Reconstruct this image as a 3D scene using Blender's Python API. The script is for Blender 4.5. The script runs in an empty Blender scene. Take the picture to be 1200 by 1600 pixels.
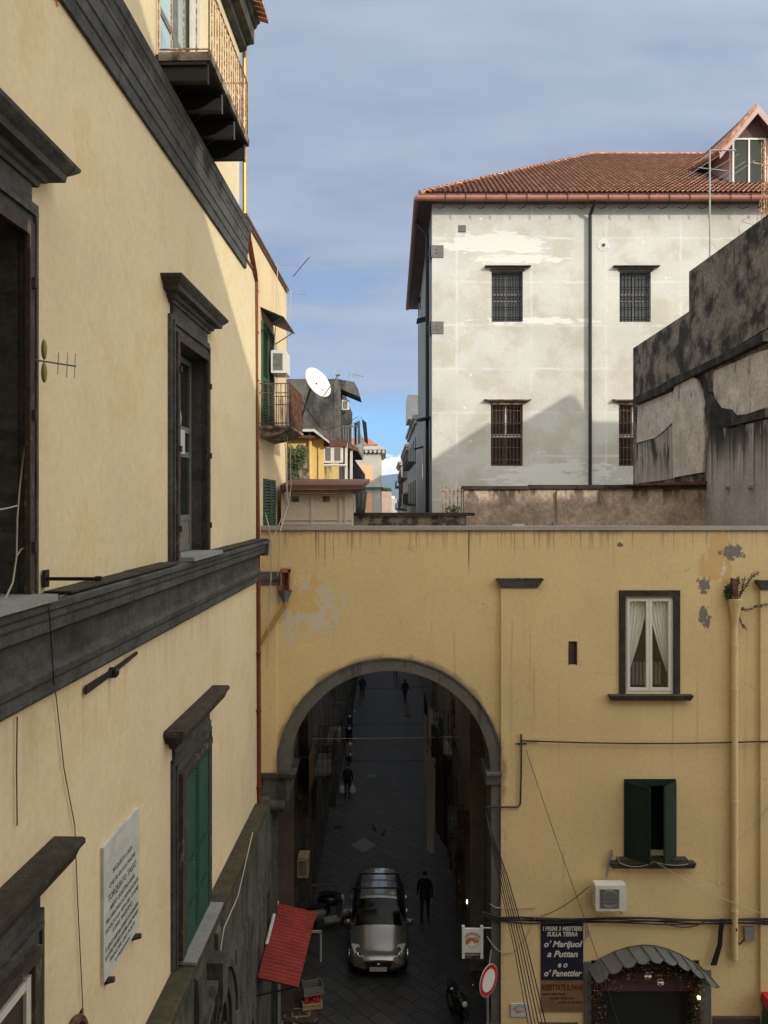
import bpy, bmesh, math, random
from mathutils import Vector, Matrix, noise as mnoise
R = math.radians
random.seed(7)
C = bpy.context.scene
COL = C.collection
# ------------------------------------------------------------------ camera
CH = 14.5                     # eye height above the street
cam = bpy.data.cameras.new("camera"); cam_o = bpy.data.objects.new("camera", cam); COL.objects.link(cam_o)
cam_o.location = (0, 0, CH); cam_o.rotation_euler = (R(90), 0, 0)
cam.sensor_fit = 'VERTICAL'; cam.sensor_height = 36; cam.lens = 1250 / 1600 * 36
cam.shift_y = -17 / 1600; cam.clip_start = .1; cam.clip_end = 40000
C.camera = cam_o
# ------------------------------------------------------------------ sky and sun
SUN_EL, SUN_AZ = 22, 142      # elevation; azimuth clockwise from +Y
w = bpy.data.worlds.new("World"); C.world = w; w.use_nodes = True
nt = w.node_tree; nt.nodes.clear()
def WN(t, **k):
    n = nt.nodes.new(t)
    for a, b in k.items(): setattr(n, a, b)
    return n
def wm(op, a, b=None, c=None, clamp=False):
    n = WN('ShaderNodeMath', operation=op); n.use_clamp = clamp
    for i, v in enumerate((a, b, c)):
        if v is None: continue
        if isinstance(v, (int, float)): n.inputs[i].default_value = v
        else: nt.links.new(v, n.inputs[i])
    return n.outputs[0]
def wss(x, lo, hi, a=0., b=1.):
    n = WN('ShaderNodeMapRange', interpolation_type='SMOOTHSTEP')
    for i, v in enumerate((x, lo, hi, a, b)):
        if isinstance(v, (int, float)): n.inputs[i].default_value = v
        else: nt.links.new(v, n.inputs[i])
    return n.outputs[0]
sky = WN('ShaderNodeTexSky', sky_type='NISHITA'); sky.sun_disc = False
sky.sun_elevation = R(SUN_EL); sky.sun_rotation = R(SUN_AZ); sky.air_density = 1.0; sky.dust_density = .6; sky.ozone_density = 2.0
bg1 = WN('ShaderNodeBackground'); bg1.inputs[1].default_value = .10
haz = WN('ShaderNodeMixRGB', blend_type='MULTIPLY'); haz.inputs[0].default_value = 1; haz.inputs[2].default_value = (.38, .60, .88, 1); nt.links.new(sky.outputs[0], haz.inputs[1]); nt.links.new(haz.outputs[0], bg1.inputs[0])
tc = WN('ShaderNodeTexCoord'); sx = WN('ShaderNodeSeparateXYZ'); nt.links.new(tc.outputs['Generated'], sx.inputs[0])
X, Y, Z = sx.outputs
den = wm('ADD', wm('MAXIMUM', Z, 0), .16)
cb = WN('ShaderNodeCombineXYZ'); nt.links.new(wm('DIVIDE', X, den), cb.inputs[0]); nt.links.new(wm('MULTIPLY', wm('DIVIDE', Y, den), 2.2), cb.inputs[1])
def wnoise(vec, scale, detail, rough=.55):
    n = WN('ShaderNodeTexNoise'); n.inputs['Scale'].default_value = scale; n.inputs['Detail'].default_value = detail; n.inputs['Roughness'].default_value = rough
    nt.links.new(vec, n.inputs['Vector']); return n.outputs[0]
n1 = wnoise(cb.outputs[0], .55, 5); n2 = wnoise(cb.outputs[0], 1.7, 4)
mix = wm('ADD', wm('MULTIPLY', wm('SUBTRACT', wm('ADD', wm('MULTIPLY', n1, .6), wm('MULTIPLY', n2, .4)), .5), 2.3), .5)
veil = wm('MULTIPLY', wss(wm('ADD', Z, wm('MULTIPLY', wm('SUBTRACT', n2, .5), .10)), .085, .15, 0, 1), wss(mix, .25, .5, .75, 1), clamp=True)
# heap clouds low over the sea
cb2 = WN('ShaderNodeCombineXYZ'); nt.links.new(wm('MULTIPLY', X, 26), cb2.inputs[0]); nt.links.new(wm('MULTIPLY', Z, 60), cb2.inputs[1]); cb2.inputs[2].default_value = 2.7
n3 = wnoise(cb2.outputs[0], 1.15, 6, .6)
heap = wss(wm('SUBTRACT', n3, wss(Z, .05, .072, 0, .55)), .30, .42, 0, 1)
cr = WN('ShaderNodeValToRGB'); cr.color_ramp.elements[0].position = .3; cr.color_ramp.elements[0].color = (.275, .33, .44, 1)
cr.color_ramp.elements[1].position = .68; cr.color_ramp.elements[1].color = (.39, .445, .55, 1); nt.links.new(mix, cr.inputs[0])
# thinner and brighter towards the horizon
grd = WN('ShaderNodeMixRGB', blend_type='MIX'); nt.links.new(wss(Z, .10, .35, .5, 0), grd.inputs[0]); nt.links.new(cr.outputs[0], grd.inputs[1]); grd.inputs[2].default_value = (.40, .50, .66, 1)
bg2 = WN('ShaderNodeBackground'); # cloud sheet boosted on the unseen sun side to lift the shaded walls
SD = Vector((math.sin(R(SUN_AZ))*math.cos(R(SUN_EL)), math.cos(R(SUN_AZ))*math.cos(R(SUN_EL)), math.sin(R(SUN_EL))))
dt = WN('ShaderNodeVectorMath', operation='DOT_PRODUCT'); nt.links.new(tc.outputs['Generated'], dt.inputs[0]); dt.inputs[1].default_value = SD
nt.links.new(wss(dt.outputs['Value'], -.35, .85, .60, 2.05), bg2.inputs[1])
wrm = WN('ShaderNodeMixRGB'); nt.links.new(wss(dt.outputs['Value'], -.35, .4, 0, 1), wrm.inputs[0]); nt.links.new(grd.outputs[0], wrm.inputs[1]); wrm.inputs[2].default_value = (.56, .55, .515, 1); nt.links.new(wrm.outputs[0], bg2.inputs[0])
cr3 = WN('ShaderNodeValToRGB'); cr3.color_ramp.elements[0].position = .012; cr3.color_ramp.elements[0].color = (.36, .45, .62, 1)
cr3.color_ramp.elements[1].position = .052; cr3.color_ramp.elements[1].color = (.80, .82, .86, 1); nt.links.new(Z, cr3.inputs[0])
bg3 = WN('ShaderNodeBackground'); bg3.inputs[1].default_value = 1.25; nt.links.new(cr3.outputs[0], bg3.inputs[0])
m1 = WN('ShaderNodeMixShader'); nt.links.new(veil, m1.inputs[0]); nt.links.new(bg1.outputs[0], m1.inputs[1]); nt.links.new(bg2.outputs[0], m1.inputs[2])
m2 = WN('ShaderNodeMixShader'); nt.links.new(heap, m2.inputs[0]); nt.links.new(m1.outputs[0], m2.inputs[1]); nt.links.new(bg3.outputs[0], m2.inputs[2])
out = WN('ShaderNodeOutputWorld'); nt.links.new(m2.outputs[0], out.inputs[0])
sd = bpy.data.lights.new("sun", 'SUN'); sd.energy = 1.6; sd.angle = R(.53); sd.color = (1, .92, .80)
so = bpy.data.objects.new("sun", sd); COL.objects.link(so); so.location = (30, -40, 60)
ray = Vector((-math.sin(R(180 - SUN_AZ)) * math.cos(R(SUN_EL)), math.cos(R(180 - SUN_AZ)) * math.cos(R(SUN_EL)), -math.sin(R(SUN_EL))))
so.rotation_euler = ray.to_track_quat('-Z', 'Y').to_euler()
C.view_settings.view_transform = 'Standard'; C.view_settings.look = 'None'; C.view_settings.exposure = 0.95; C.view_settings.gamma = 1
C.view_settings.use_curve_mapping = False

# ------------------------------------------------------------------ mesh helpers
WL = {}                                                   # world location of each thing's root
def ident(a, b, c): return (a, b, c)
class MB:
    def __init__(s, T=ident): s.v = []; s.f = []; s.m = []; s.T = T
    def add(s, pts, faces, m=0, T=None):
        T = T or s.T; k = len(s.v); s.v += [tuple(T(*p)) for p in pts]
        for f in faces: s.f.append([i + k for i in f]); s.m.append(m)
        return s
    def box(s, x0, x1, y0, y1, z0, z1, m=0, T=None):
        return s.add([(x0,y0,z0),(x1,y0,z0),(x1,y1,z0),(x0,y1,z0),(x0,y0,z1),(x1,y0,z1),(x1,y1,z1),(x0,y1,z1)],
                     [(0,3,2,1),(4,5,6,7),(0,1,5,4),(1,2,6,5),(2,3,7,6),(3,0,4,7)], m, T)
    def hexa(s, p, m=0): return s.add(p, [(0,3,2,1),(4,5,6,7),(0,1,5,4),(1,2,6,5),(2,3,7,6),(3,0,4,7)], m)
    def quad(s, a, b, c, d, m=0): return s.add([a, b, c, d], [(0,1,2,3)], m)
    def poly(s, pts, m=0): return s.add(pts, [tuple(range(len(pts)))], m)
    def prism(s, pts, off, m=0, T=None):
        """closed outline pts extruded by vector off (in local space)"""
        n = len(pts); q = [(p[0]+off[0], p[1]+off[1], p[2]+off[2]) for p in pts]
        fs = [tuple(range(n-1, -1, -1)), tuple(range(n, 2*n))] + [(i, (i+1) % n, n+(i+1) % n, n+i) for i in range(n)]
        return s.add(list(pts)+q, fs, m, T)
    def tube(s, pts, r, n=6, m=0, T=None, caps=True):
        T = T or s.T; P = [Vector(T(*p)) for p in pts]; rs = r if isinstance(r, (list, tuple)) else [r]*len(P)
        k = len(s.v); up = None
        for i, p in enumerate(P):
            d = (P[min(i+1, len(P)-1)] - P[max(i-1, 0)])
            if d.length < 1e-9: d = Vector((0,0,1))
            d.normalize()
            if up is None: up = Vector((0,0,1)) if abs(d.z) < .9 else Vector((1,0,0))
            a = d.cross(up)
            if a.length < 1e-6: a = d.orthogonal()
            a.normalize(); b = a.cross(d).normalized(); up = b
            for j in range(n):
                t = 2*math.pi*j/n; s.v.append(tuple(p + (a*math.cos(t) + b*math.sin(t))*rs[i]))
        for i in range(len(P)-1):
            for j in range(n):
                s.f.append([k+i*n+j, k+i*n+(j+1) % n, k+(i+1)*n+(j+1) % n, k+(i+1)*n+j]); s.m.append(m)
        if caps:
            s.f.append([k+j for j in range(n-1, -1, -1)]); s.m.append(m)
            e = k+(len(P)-1)*n; s.f.append([e+j for j in range(n)]); s.m.append(m)
        return s
    def ell(s, c, rx, ry, rz, nu=10, nv=7, m=0, rot=None):
        pts = [(0,0,-1)]; fs = []
        for i in range(1, nv):
            a = -math.pi/2 + math.pi*i/nv
            for j in range(nu): t = 2*math.pi*j/nu; pts.append((math.cos(a)*math.cos(t), math.cos(a)*math.sin(t), math.sin(a)))
        pts.append((0,0,1)); L = len(pts)-1
        for j in range(nu): fs.append((0, 1+(j+1) % nu, 1+j)); fs.append((L, L-nu+j, L-nu+(j+1) % nu))
        for i in range(nv-2):
            for j in range(nu): a = 1+i*nu; fs.append((a+j, a+(j+1) % nu, a+nu+(j+1) % nu, a+nu+j))
        q = []
        for p in pts:
            v = Vector((p[0]*rx, p[1]*ry, p[2]*rz))
            if rot: v = rot @ v
            q.append((v.x+c[0], v.y+c[1], v.z+c[2]))
        return s.add(q, fs, m)
    def torus(s, c, R1, r, axis='x', nu=20, nv=6, m=0):
        pts = []; fs = []
        for i in range(nu):
            t = 2*math.pi*i/nu
            for j in range(nv):
                u = 2*math.pi*j/nv; a = (R1 + r*math.cos(u)); p = (a*math.cos(t), a*math.sin(t), r*math.sin(u))
                if axis == 'x': p = (p[2], p[0], p[1])
                elif axis == 'y': p = (p[0], p[2], p[1])
                pts.append((p[0]+c[0], p[1]+c[1], p[2]+c[2]))
        for i in range(nu):
            for j in range(nv): fs.append((i*nv+j, ((i+1) % nu)*nv+j, ((i+1) % nu)*nv+(j+1) % nv, i*nv+(j+1) % nv))
        return s.add(pts, fs, m)
    def profile(s, prof, u0, u1, m=0, T=None, close=None):
        """moulding: outline prof [(w,z)] run along u; outline is closed back at w=close"""
        pr = list(prof)
        if close is not None: pr = [(close, prof[0][1])] + pr + [(close, prof[-1][1])]
        return s.prism([(u0, a, b) for a, b in pr], (u1-u0, 0, 0), m, T)
def obj(name, mb, mats, parent=None, smooth=True, angle=35, loc=None):
    me = bpy.data.meshes.new(name); me.from_pydata(mb.v, [], mb.f); me.validate()
    if not isinstance(mats, (list, tuple)): mats = [mats]
    for mt in mats: me.materials.append(mt)
    if len(me.polygons) == len(mb.m): me.polygons.foreach_set('material_index', mb.m)
    bm = bmesh.new(); bm.from_mesh(me); bmesh.ops.recalc_face_normals(bm, faces=bm.faces)
    if smooth:
        for f in bm.faces: f.smooth = True
        for e in bm.edges:
            if len(e.link_faces) != 2 or e.calc_face_angle(0) > R(angle): e.smooth = False
    if parent is not None:
        r = parent
        while r.parent: r = r.parent
        off = WL.get(r.name, Vector((0,0,0)))
    else:
        xs = [v.co for v in bm.verts]
        off = Vector(loc) if loc is not None else Vector(((min(p.x for p in xs)+max(p.x for p in xs))/2, (min(p.y for p in xs)+max(p.y for p in xs))/2, min(p.z for p in xs)))
    bmesh.ops.translate(bm, verts=bm.verts, vec=-off); bm.to_mesh(me); bm.free()
    o = bpy.data.objects.new(name, me); COL.objects.link(o)
    if parent is not None: o.parent = parent
    else: o.location = off; WL[o.name] = off.copy()
    return o
def thing(name, label, cat, loc=(0,0,0), group=None):
    o = bpy.data.objects.new(name, None); COL.objects.link(o); o.empty_display_size = .2
    o.location = loc; WL[o.name] = Vector(loc); o['label'] = label; o['category'] = cat
    if group: o['group'] = group
    return o
def single(name, mb, mats, label, cat, group=None, **k):
    o = obj(name, mb, mats, **k); o['label'] = label; o['category'] = cat
    if group: o['group'] = group
    return o
def struct(name, mb, mats, kind='structure', **k):
    o = obj(name, mb, mats, **k); o['kind'] = kind; return o
def dup(root, loc, rz=0, label=None):
    r = root.copy(); COL.objects.link(r); r.location = loc; r.rotation_euler = (0, 0, rz)
    if label: r['label'] = label
    for ch in list(root.children):
        c = ch.copy(); COL.objects.link(c); c.parent = r
        for g in list(ch.children):
            d = g.copy(); COL.objects.link(d); d.parent = c
    return r
def PX(px, py, y): return ((px-600)*y/1250, y, CH-(py-783)*y/1250)      # a point seen at a pixel, at real depth y
def zat(py, y): return CH-(py-783)*y/1250
def xat(px, y): return (px-600)*y/1250

# ------------------------------------------------------------------ materials
def mat(name, col, rough=.85, var=.12, vscale=.7, col2=None, mixs=None, bump=.15, bscale=25., metal=0., streak=None, spots=None, fine=.1, spec=.3, coat=0, emit=None, patch=None, grid=None, gaxis=0, gjit=.22, halo=None, crack=None):
    """weathered surface. col2/mixs=(scale,lo,hi): second tone in blotches. streak=[(col,zlo,ztop,scale,thr,amount)]: run-off marks below
    ztop. patch=[(centre,radius,col,scale,thr)]: bare or repaired spots."""
    m = bpy.data.materials.new(name); m.use_nodes = True; t = m.node_tree; N = t.nodes; L = t.links
    b = N['Principled BSDF']; b.inputs['Roughness'].default_value = rough; b.inputs['Metallic'].default_value = metal
    b.inputs['Specular IOR Level'].default_value = spec; b.inputs['Coat Weight'].default_value = coat
    g = N.new('ShaderNodeNewGeometry'); P = g.outputs['Position']
    def lk(v, s):
        if isinstance(v, (int, float)): s.default_value = v
        elif isinstance(v, tuple): s.default_value = (*v, 1) if len(v) == 3 else v
        else: L.new(v, s)
    def scl(v3):
        n = N.new('ShaderNodeVectorMath'); n.operation = 'MULTIPLY'; L.new(P, n.inputs[0]); n.inputs[1].default_value = v3; return n.outputs[0]
    def noise(vec, sc, det=4, ro=.55):
        n = N.new('ShaderNodeTexNoise'); n.inputs['Scale'].default_value = sc; n.inputs['Detail'].default_value = det; n.inputs['Roughness'].default_value = ro
        L.new(vec, n.inputs['Vector']); return n.outputs[0]
    def ss(x, lo, hi, a=0., c=1.):
        n = N.new('ShaderNodeMapRange'); n.interpolation_type = 'SMOOTHSTEP'
        for i, v in enumerate((x, lo, hi, a, c)): lk(v, n.inputs[i])
        return n.outputs[0]
    def mth(op, a, c=0.):
        n = N.new('ShaderNodeMath'); n.operation = op; n.use_clamp = True; lk(a, n.inputs[0]); lk(c, n.inputs[1]); return n.outputs[0]
    def mixc(f, a, c, bl='MIX'):
        n = N.new('ShaderNodeMixRGB'); n.blend_type = bl; lk(f, n.inputs[0]); lk(a, n.inputs[1]); lk(c, n.inputs[2]); return n.outputs[0]
    cur = col
    if col2:
        sc, lo, hi = mixs or (1.5, .42, .6)
        v = scl(sc) if isinstance(sc, tuple) else P
        cur = mixc(ss(noise(v, 1 if isinstance(sc, tuple) else sc, 6, .62), lo, hi), cur, col2)
    if var:
        n = noise(P, vscale, 5); cur = mixc(1., cur, mixg(ss(n, .3, .7, 1-var, 1+var*.6), N, L), 'MULTIPLY')
    if fine:
        n = noise(P, 9, 5, .7); cur = mixc(1., cur, mixg(ss(n, .3, .72, 1-fine, 1+fine*.5), N, L), 'MULTIPLY')
    sep = None
    if grid:
        gx, gz, wd, gc, am = grid
        sep = N.new('ShaderNodeSeparateXYZ'); L.new(P, sep.inputs[0])
        for o_, per in ((sep.outputs[gaxis], gx), (sep.outputs[2], gz)):
            jit = N.new('ShaderNodeMath'); jit.operation = 'ADD'; L.new(o_, jit.inputs[0])
            jn = N.new('ShaderNodeMath'); jn.operation = 'MULTIPLY'; L.new(noise(P, 1.3), jn.inputs[0]); jn.inputs[1].default_value = gjit; L.new(jn.outputs[0], jit.inputs[1])
            mo = N.new('ShaderNodeMath'); mo.operation = 'PINGPONG'; L.new(jit.outputs[0], mo.inputs[0]); mo.inputs[1].default_value = per/2
            f = mth('MULTIPLY', ss(mo.outputs[0], wd*.3, wd, 1, 0), ss(noise(P, .8), .35, .6, 0, am)); cur = mixc(f, cur, gc)
    if streak:
        sep = sep or N.new('ShaderNodeSeparateXYZ'); L.new(P, sep.inputs[0])
        for (sc_, zl, zt, fr, thr, am) in streak:
            base = noise(scl((fr, fr, .12 if fr > 4 else .45)), 1, 5, .62); hl = ss(sep.outputs[2], zl, zt)
            jag = noise(scl((fr*.7, fr*.7, .02)), 1, 2)
            hl2 = ss(mth('ADD', hl, mth('SUBTRACT', mth('MULTIPLY', jag, 1.1), .55)), .35, .9)
            f = mth('MULTIPLY', mth('MULTIPLY', mth('MULTIPLY', ss(base, thr, thr+.09), hl2), am), ss(sep.outputs[2], zt, zt+.1, 1, 0)); cur = mixc(f, cur, sc_)
    if patch:
        for (cen, rad, pc, sc_, thr) in patch:
            if not isinstance(rad, tuple): rad = (rad, rad, rad)
            if not isinstance(sc_, tuple): sc_ = (sc_, sc_, sc_)
            d0 = N.new('ShaderNodeVectorMath'); d0.operation = 'SUBTRACT'; L.new(P, d0.inputs[0]); d0.inputs[1].default_value = cen
            d1 = N.new('ShaderNodeVectorMath'); d1.operation = 'DIVIDE'; L.new(d0.outputs[0], d1.inputs[0]); d1.inputs[1].default_value = rad
            d = N.new('ShaderNodeVectorMath'); d.operation = 'LENGTH'; L.new(d1.outputs[0], d.inputs[0])
            near = ss(d.outputs['Value'], .0, 1.05, .62, 0)
            nn = N.new('ShaderNodeMath'); nn.operation = 'MULTIPLY_ADD'; L.new(noise(scl(sc_), 1, 6, .65), nn.inputs[0]); nn.inputs[1].default_value = 1.7; nn.inputs[2].default_value = -.85
            ad = N.new('ShaderNodeMath'); ad.operation = 'ADD'; L.new(near, ad.inputs[0]); L.new(nn.outputs[0], ad.inputs[1])
            f = mth('MULTIPLY', ss(ad.outputs[0], thr, thr+.06), ss(near, .0, .12)); cur = mixc(f, cur, pc)
    if crack:         # hairline cracks: (scale, width, amount)
        vn = N.new('ShaderNodeTexVoronoi'); vn.feature = 'DISTANCE_TO_EDGE'; vn.inputs['Scale'].default_value = crack[0]
        nv = N.new('ShaderNodeTexNoise'); nv.inputs['Scale'].default_value = 1.6; nv.inputs['Detail'].default_value = 6; L.new(P, nv.inputs['Vector'])
        va = N.new('ShaderNodeVectorMath'); va.operation = 'MULTIPLY_ADD'; L.new(nv.outputs['Color'], va.inputs[0]); va.inputs[1].default_value = (1.3,1.3,1.3); L.new(P, va.inputs[2]); L.new(va.outputs[0], vn.inputs['Vector'])
        cm = mth('MULTIPLY', ss(vn.outputs['Distance'], crack[1]*.3, crack[1], crack[2], 0), ss(noise(P, .55, 3), .52, .60)); cur = mixc(cm, cur, (.10,.08,.055))
    if halo:          # soot line following the arch moulding: (cx, cz, r0, r1, colour, amount)
        hx, hz_, r0, r1, hc, ha = halo
        d0 = N.new('ShaderNodeVectorMath'); d0.operation = 'SUBTRACT'; L.new(P, d0.inputs[0]); d0.inputs[1].default_value = (hx, 0, hz_)
        d1 = N.new('ShaderNodeVectorMath'); d1.operation = 'MULTIPLY'; L.new(d0.outputs[0], d1.inputs[0]); d1.inputs[1].default_value = (1, 0, 1)
        d = N.new('ShaderNodeVectorMath'); d.operation = 'LENGTH'; L.new(d1.outputs[0], d.inputs[0])
        jm = N.new('ShaderNodeMath'); jm.operation = 'MULTIPLY_ADD'; L.new(noise(P, 2.5, 5), jm.inputs[0]); jm.inputs[1].default_value = .35; L.new(d.outputs['Value'], jm.inputs[2])
        cur = mixc(ss(jm.outputs[0], r0+.17, r1+.17, ha, 0), cur, hc)
    if spots:
        sc_, sz, am = spots
        n = noise(P, sz, 3, .7); cur = mixc(ss(n, .66, .72, 0, am), cur, sc_)
    lk(cur, b.inputs['Base Color'])
    if bump:
        bp = N.new('ShaderNodeBump'); bp.inputs['Strength'].default_value = bump; bp.inputs['Distance'].default_value = .03
        L.new(noise(P, bscale, 6, .65), bp.inputs['Height']); L.new(bp.outputs[0], b.inputs['Normal'])
    if emit: b.inputs['Emission Color'].default_value = (*emit[0], 1); b.inputs['Emission Strength'].default_value = emit[1]
    return m
def mixg(val, N, L):
    n = N.new('ShaderNodeCombineColor')
    for i in range(3): L.new(val, n.inputs[i])
    return n.outputs[0]
M = {}
M['palazzo'] = mat('pale_yellow_plaster', (.72,.605,.39), .92, crack=(.42,.005,.10), var=.09, vscale=.45, fine=.07, col2=(.67,.545,.325), mixs=(.9,.5,.62), bump=.10, bscale=14, streak=[((.45,.36,.22), 12, 20.3, 2.2, .62, .15), ((.46,.38,.24), 10.8, 12.7, 5, .52, .4), ((.42,.34,.22), 6, 9, 3, .5, .0)], patch=[((-3.6,8.6,20.0),.25,(.45,.18,.05),9,.3)])
M['bridge'] = mat('ochre_plaster', (.70,.54,.285), .92, crack=(.5,.006,.28), halo=(.15,7.41,2.95,3.12,(.20,.155,.085),.7), var=.07, vscale=.5, fine=.07, bump=.14, bscale=12,
    streak=[((.10,.08,.045), 11.6, 13.9, 8.5, .635, .9), ((.30,.22,.12), 12.6, 13.9, 16., .52, .65), ((.24,.18,.10), 5, 13.9, 4.4, .67, .8), ((.34,.26,.15), 2, 11.35, 5.2, .60, .5), ((.34,.26,.15), -1, 5.3, 5.2, .60, .45), ((.20,.15,.09), 13.4, 13.86, 3, .30, .6)],
    patch=[((-2.0,20.95,11.75),(1.6,2,1.6),(.62,.56,.42),(2.6,2,2.2),.33), ((-2.15,20.95,12.0),(1.0,2,1.1),(.68,.48,.21),(2.6,2,2.0),.36), ((8.6,20.95,12.9),(1.1,2,1.6),(.62,.42,.19),(1.6,2,.8),.40), ((8.4,20.95,12.3),(.3,2,.42),(.20,.18,.155),(7,7,7),.32), ((8.4,20.95,11.45),(.34,2,.55),(.20,.18,.155),(7,7,6),.34), ((9.15,20.95,13.15),(.62,2,.38),(.20,.18,.155),(6.5,6,6.5),.34), ((8.9,20.95,12.7),(.3,2,.4),(.66,.62,.52),(8,8,8),.5), ((6.2,20.95,13.35),(.12,2,.1),(.15,.135,.12),(8,8,8),.2)])
M['b2'] = mat('cream_plaster', (.72,.56,.34), .9, var=.08, bump=.1, streak=[((.35,.25,.15), 15, 21.3, 3, .6, .5)])
M['yellow'] = mat('bright_yellow_plaster', (.72,.52,.20), .9, var=.08, bump=.08)
M['stone'] = mat('dark_volcanic_stone', (.080,.082,.079), .85, var=.28, vscale=1.3, fine=.3, bump=.5, bscale=14, spots=((.17,.16,.14),16,.6), col2=(.055,.055,.052), mixs=((1.5,1.5,4),.5,.62), grid=(2.1,90,.022,(.02,.02,.02),1.), gaxis=1, gjit=.03)
M['stonetop'] = mat('weathered_stone_top', (.05,.042,.034), .95, var=.3, vscale=3, fine=.3, bump=.5, bscale=20, spots=((.30,.28,.25),16,.8))
M['base'] = mat('rusticated_grey_stone', (.10,.098,.082), .95, var=.3, vscale=1, fine=.25, col2=(.045,.045,.038), mixs=((2.5,2.5,.7),.45,.62), bump=.6, bscale=8)
M['moss'] = mat('mossy_stone', (.075,.066,.045), .95, var=.3, vscale=3, fine=.3, col2=(.05,.06,.025), mixs=(6,.5,.62), bump=.6, bscale=25)
M['dark'] = mat('dark_interior', (.012,.011,.010), .9, var=0, fine=0, bump=0)
M['wood'] = mat('weathered_brown_wood', (.062,.048,.038), .8, var=.25, vscale=6, fine=.3, bump=.3, bscale=40, col2=(.24,.21,.16), mixs=((9,9,3),.56,.7))
M['greywood'] = mat('grey_painted_wood', (.18,.175,.155), .7, var=.15, vscale=5, fine=.2, bump=.2)
M['whitewood'] = mat('white_painted_wood', (.62,.60,.54), .5, var=.08, fine=.08, bump=.08)
M['greendark'] = mat('dark_green_paint', (.010,.028,.018), .6, var=.2, vscale=4, fine=.2, bump=.1)
M['green'] = mat('green_shutter_paint', (.018,.062,.046), .55, var=.15, vscale=4, fine=.15, bump=.1)
M['green2'] = mat('faded_green_shutter_paint', (.045,.10,.065), .65, var=.15, vscale=4, fine=.15, bump=.1)
M['glass'] = mat('window_glass', (.02,.022,.022), .08, var=0, fine=0, bump=0, spec=.6)
M['blueglass'] = mat('curtained_pane', (.42,.55,.55), .25, var=.1, fine=.05, bump=0, spec=.5)
M['sillstone'] = mat('grey_sill_stone', (.26,.265,.255), .7, var=.15, fine=.15, bump=.1)
M['marble'] = mat('white_marble', (.55,.56,.54), .5, var=.1, vscale=3, fine=.06, bump=.03, col2=(.42,.44,.44), mixs=((1.5,1.5,4),.5,.7))
M['iron'] = mat('black_iron', (.012,.012,.013), .55, var=.2, fine=.2, bump=.1, spec=.4)
M['rust'] = mat('rusty_railing', (.34,.15,.07), .85, var=.3, vscale=7, fine=.3, bump=.3, bscale=60, col2=(.60,.46,.28), mixs=(14,.45,.6))
M['rustd'] = mat('dark_rusty_metal', (.12,.055,.035), .85, var=.3, vscale=7, fine=.3, bump=.3, bscale=60, col2=(.22,.14,.09), mixs=(10,.5,.65))
M['copper'] = mat('copper_pipe', (.20,.065,.038), .42, var=.15, vscale=4, fine=.15, bump=.03, metal=.55)
M['gold'] = mat('brass_pipe', (.50,.32,.10), .4, var=.1, vscale=4, fine=.1, bump=.03, metal=.5)
M['metalgrey'] = mat('galvanised_metal', (.35,.36,.36), .45, var=.1, fine=.1, bump=.03, metal=.6)
M['white'] = mat('white_plastic', (.68,.67,.62), .45, var=.06, fine=.05, bump=.02)
M['cable'] = mat('black_cable', (.015,.014,.013), .6, var=0, fine=0, bump=0)
M['cablew'] = mat('beige_cable', (.42,.38,.30), .6, var=.1, fine=0, bump=0)
M['slate'] = mat('lead_sheet', (.13,.13,.125), .6, var=.15, vscale=3, fine=.15, bump=.1)
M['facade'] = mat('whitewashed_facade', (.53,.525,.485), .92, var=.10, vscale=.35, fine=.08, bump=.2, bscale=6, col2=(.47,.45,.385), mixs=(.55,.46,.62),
    streak=[((.46,.43,.34), 20, 31, 1.2, .58, .4), ((.42,.38,.28), 29, 31.3, 4, .55, .35)], spots=((.78,.76,.70),1.6,.9), grid=(4.2,2.45,.10,(.60,.59,.55),.7),
    patch=[((6.2,45,29.0),(4.6,9,.9),(.62,.61,.57),(.7,.7,2.6),.22), ((7.6,45,28.1),(4.4,9,.5),(.62,.61,.57),(1.2,1.2,5),.30), ((8.4,45,24.65),(6.6,9,.35),(.62,.61,.57),(1.0,1.0,6),.30), ((9.4,45,16.0),(7,9,1.8),(.60,.60,.575),(.9,.9,2.5),.36)])
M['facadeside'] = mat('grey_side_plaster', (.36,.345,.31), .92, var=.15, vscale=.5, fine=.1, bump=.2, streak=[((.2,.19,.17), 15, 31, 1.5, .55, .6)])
M['soot'] = mat('blackened_plaster', (.25,.21,.16), .97, var=.3, vscale=1.6, fine=.4, bump=.8, bscale=7, col2=(.045,.04,.034), mixs=(.95,.42,.60), streak=[((.02,.019,.017), 18, 23.5, 2.6, .52, .7)], spots=((.30,.27,.22),2.6,.5))
M['sootpale'] = mat('pale_bare_plaster', (.62,.54,.44), .97, var=.18, vscale=1.2, fine=.25, bump=.9, bscale=7, col2=(.24,.21,.17), mixs=((2.6,2.6,1.1),.56,.72))
M['sootblack'] = mat('black_damp_crust', (.06,.052,.044), .97, var=.35, vscale=2.5, fine=.4, bump=.8, bscale=9, col2=(.025,.023,.02), mixs=(1.8,.42,.6))
M['sootlow'] = mat('stained_lower_plaster', (.44,.385,.33), .95, var=.2, vscale=.8, fine=.2, bump=.4, bscale=9, streak=[((.016,.015,.013), 14.2, 17.4, 1.5, .44, .95), ((.03,.027,.024), 13.0, 17.4, 5.5, .50, .8), ((.09,.08,.07), 12.4, 17.4, 13, .52, .5)])
M['rough'] = mat('rough_pinkish_render', (.50,.40,.31), .97, var=.15, vscale=.8, fine=.3, bump=1.0, bscale=11, col2=(.38,.30,.23), mixs=(1.2,.45,.6), streak=[((.045,.036,.028), 13.6, 15.3, 1.8, .47, .85)])
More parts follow.
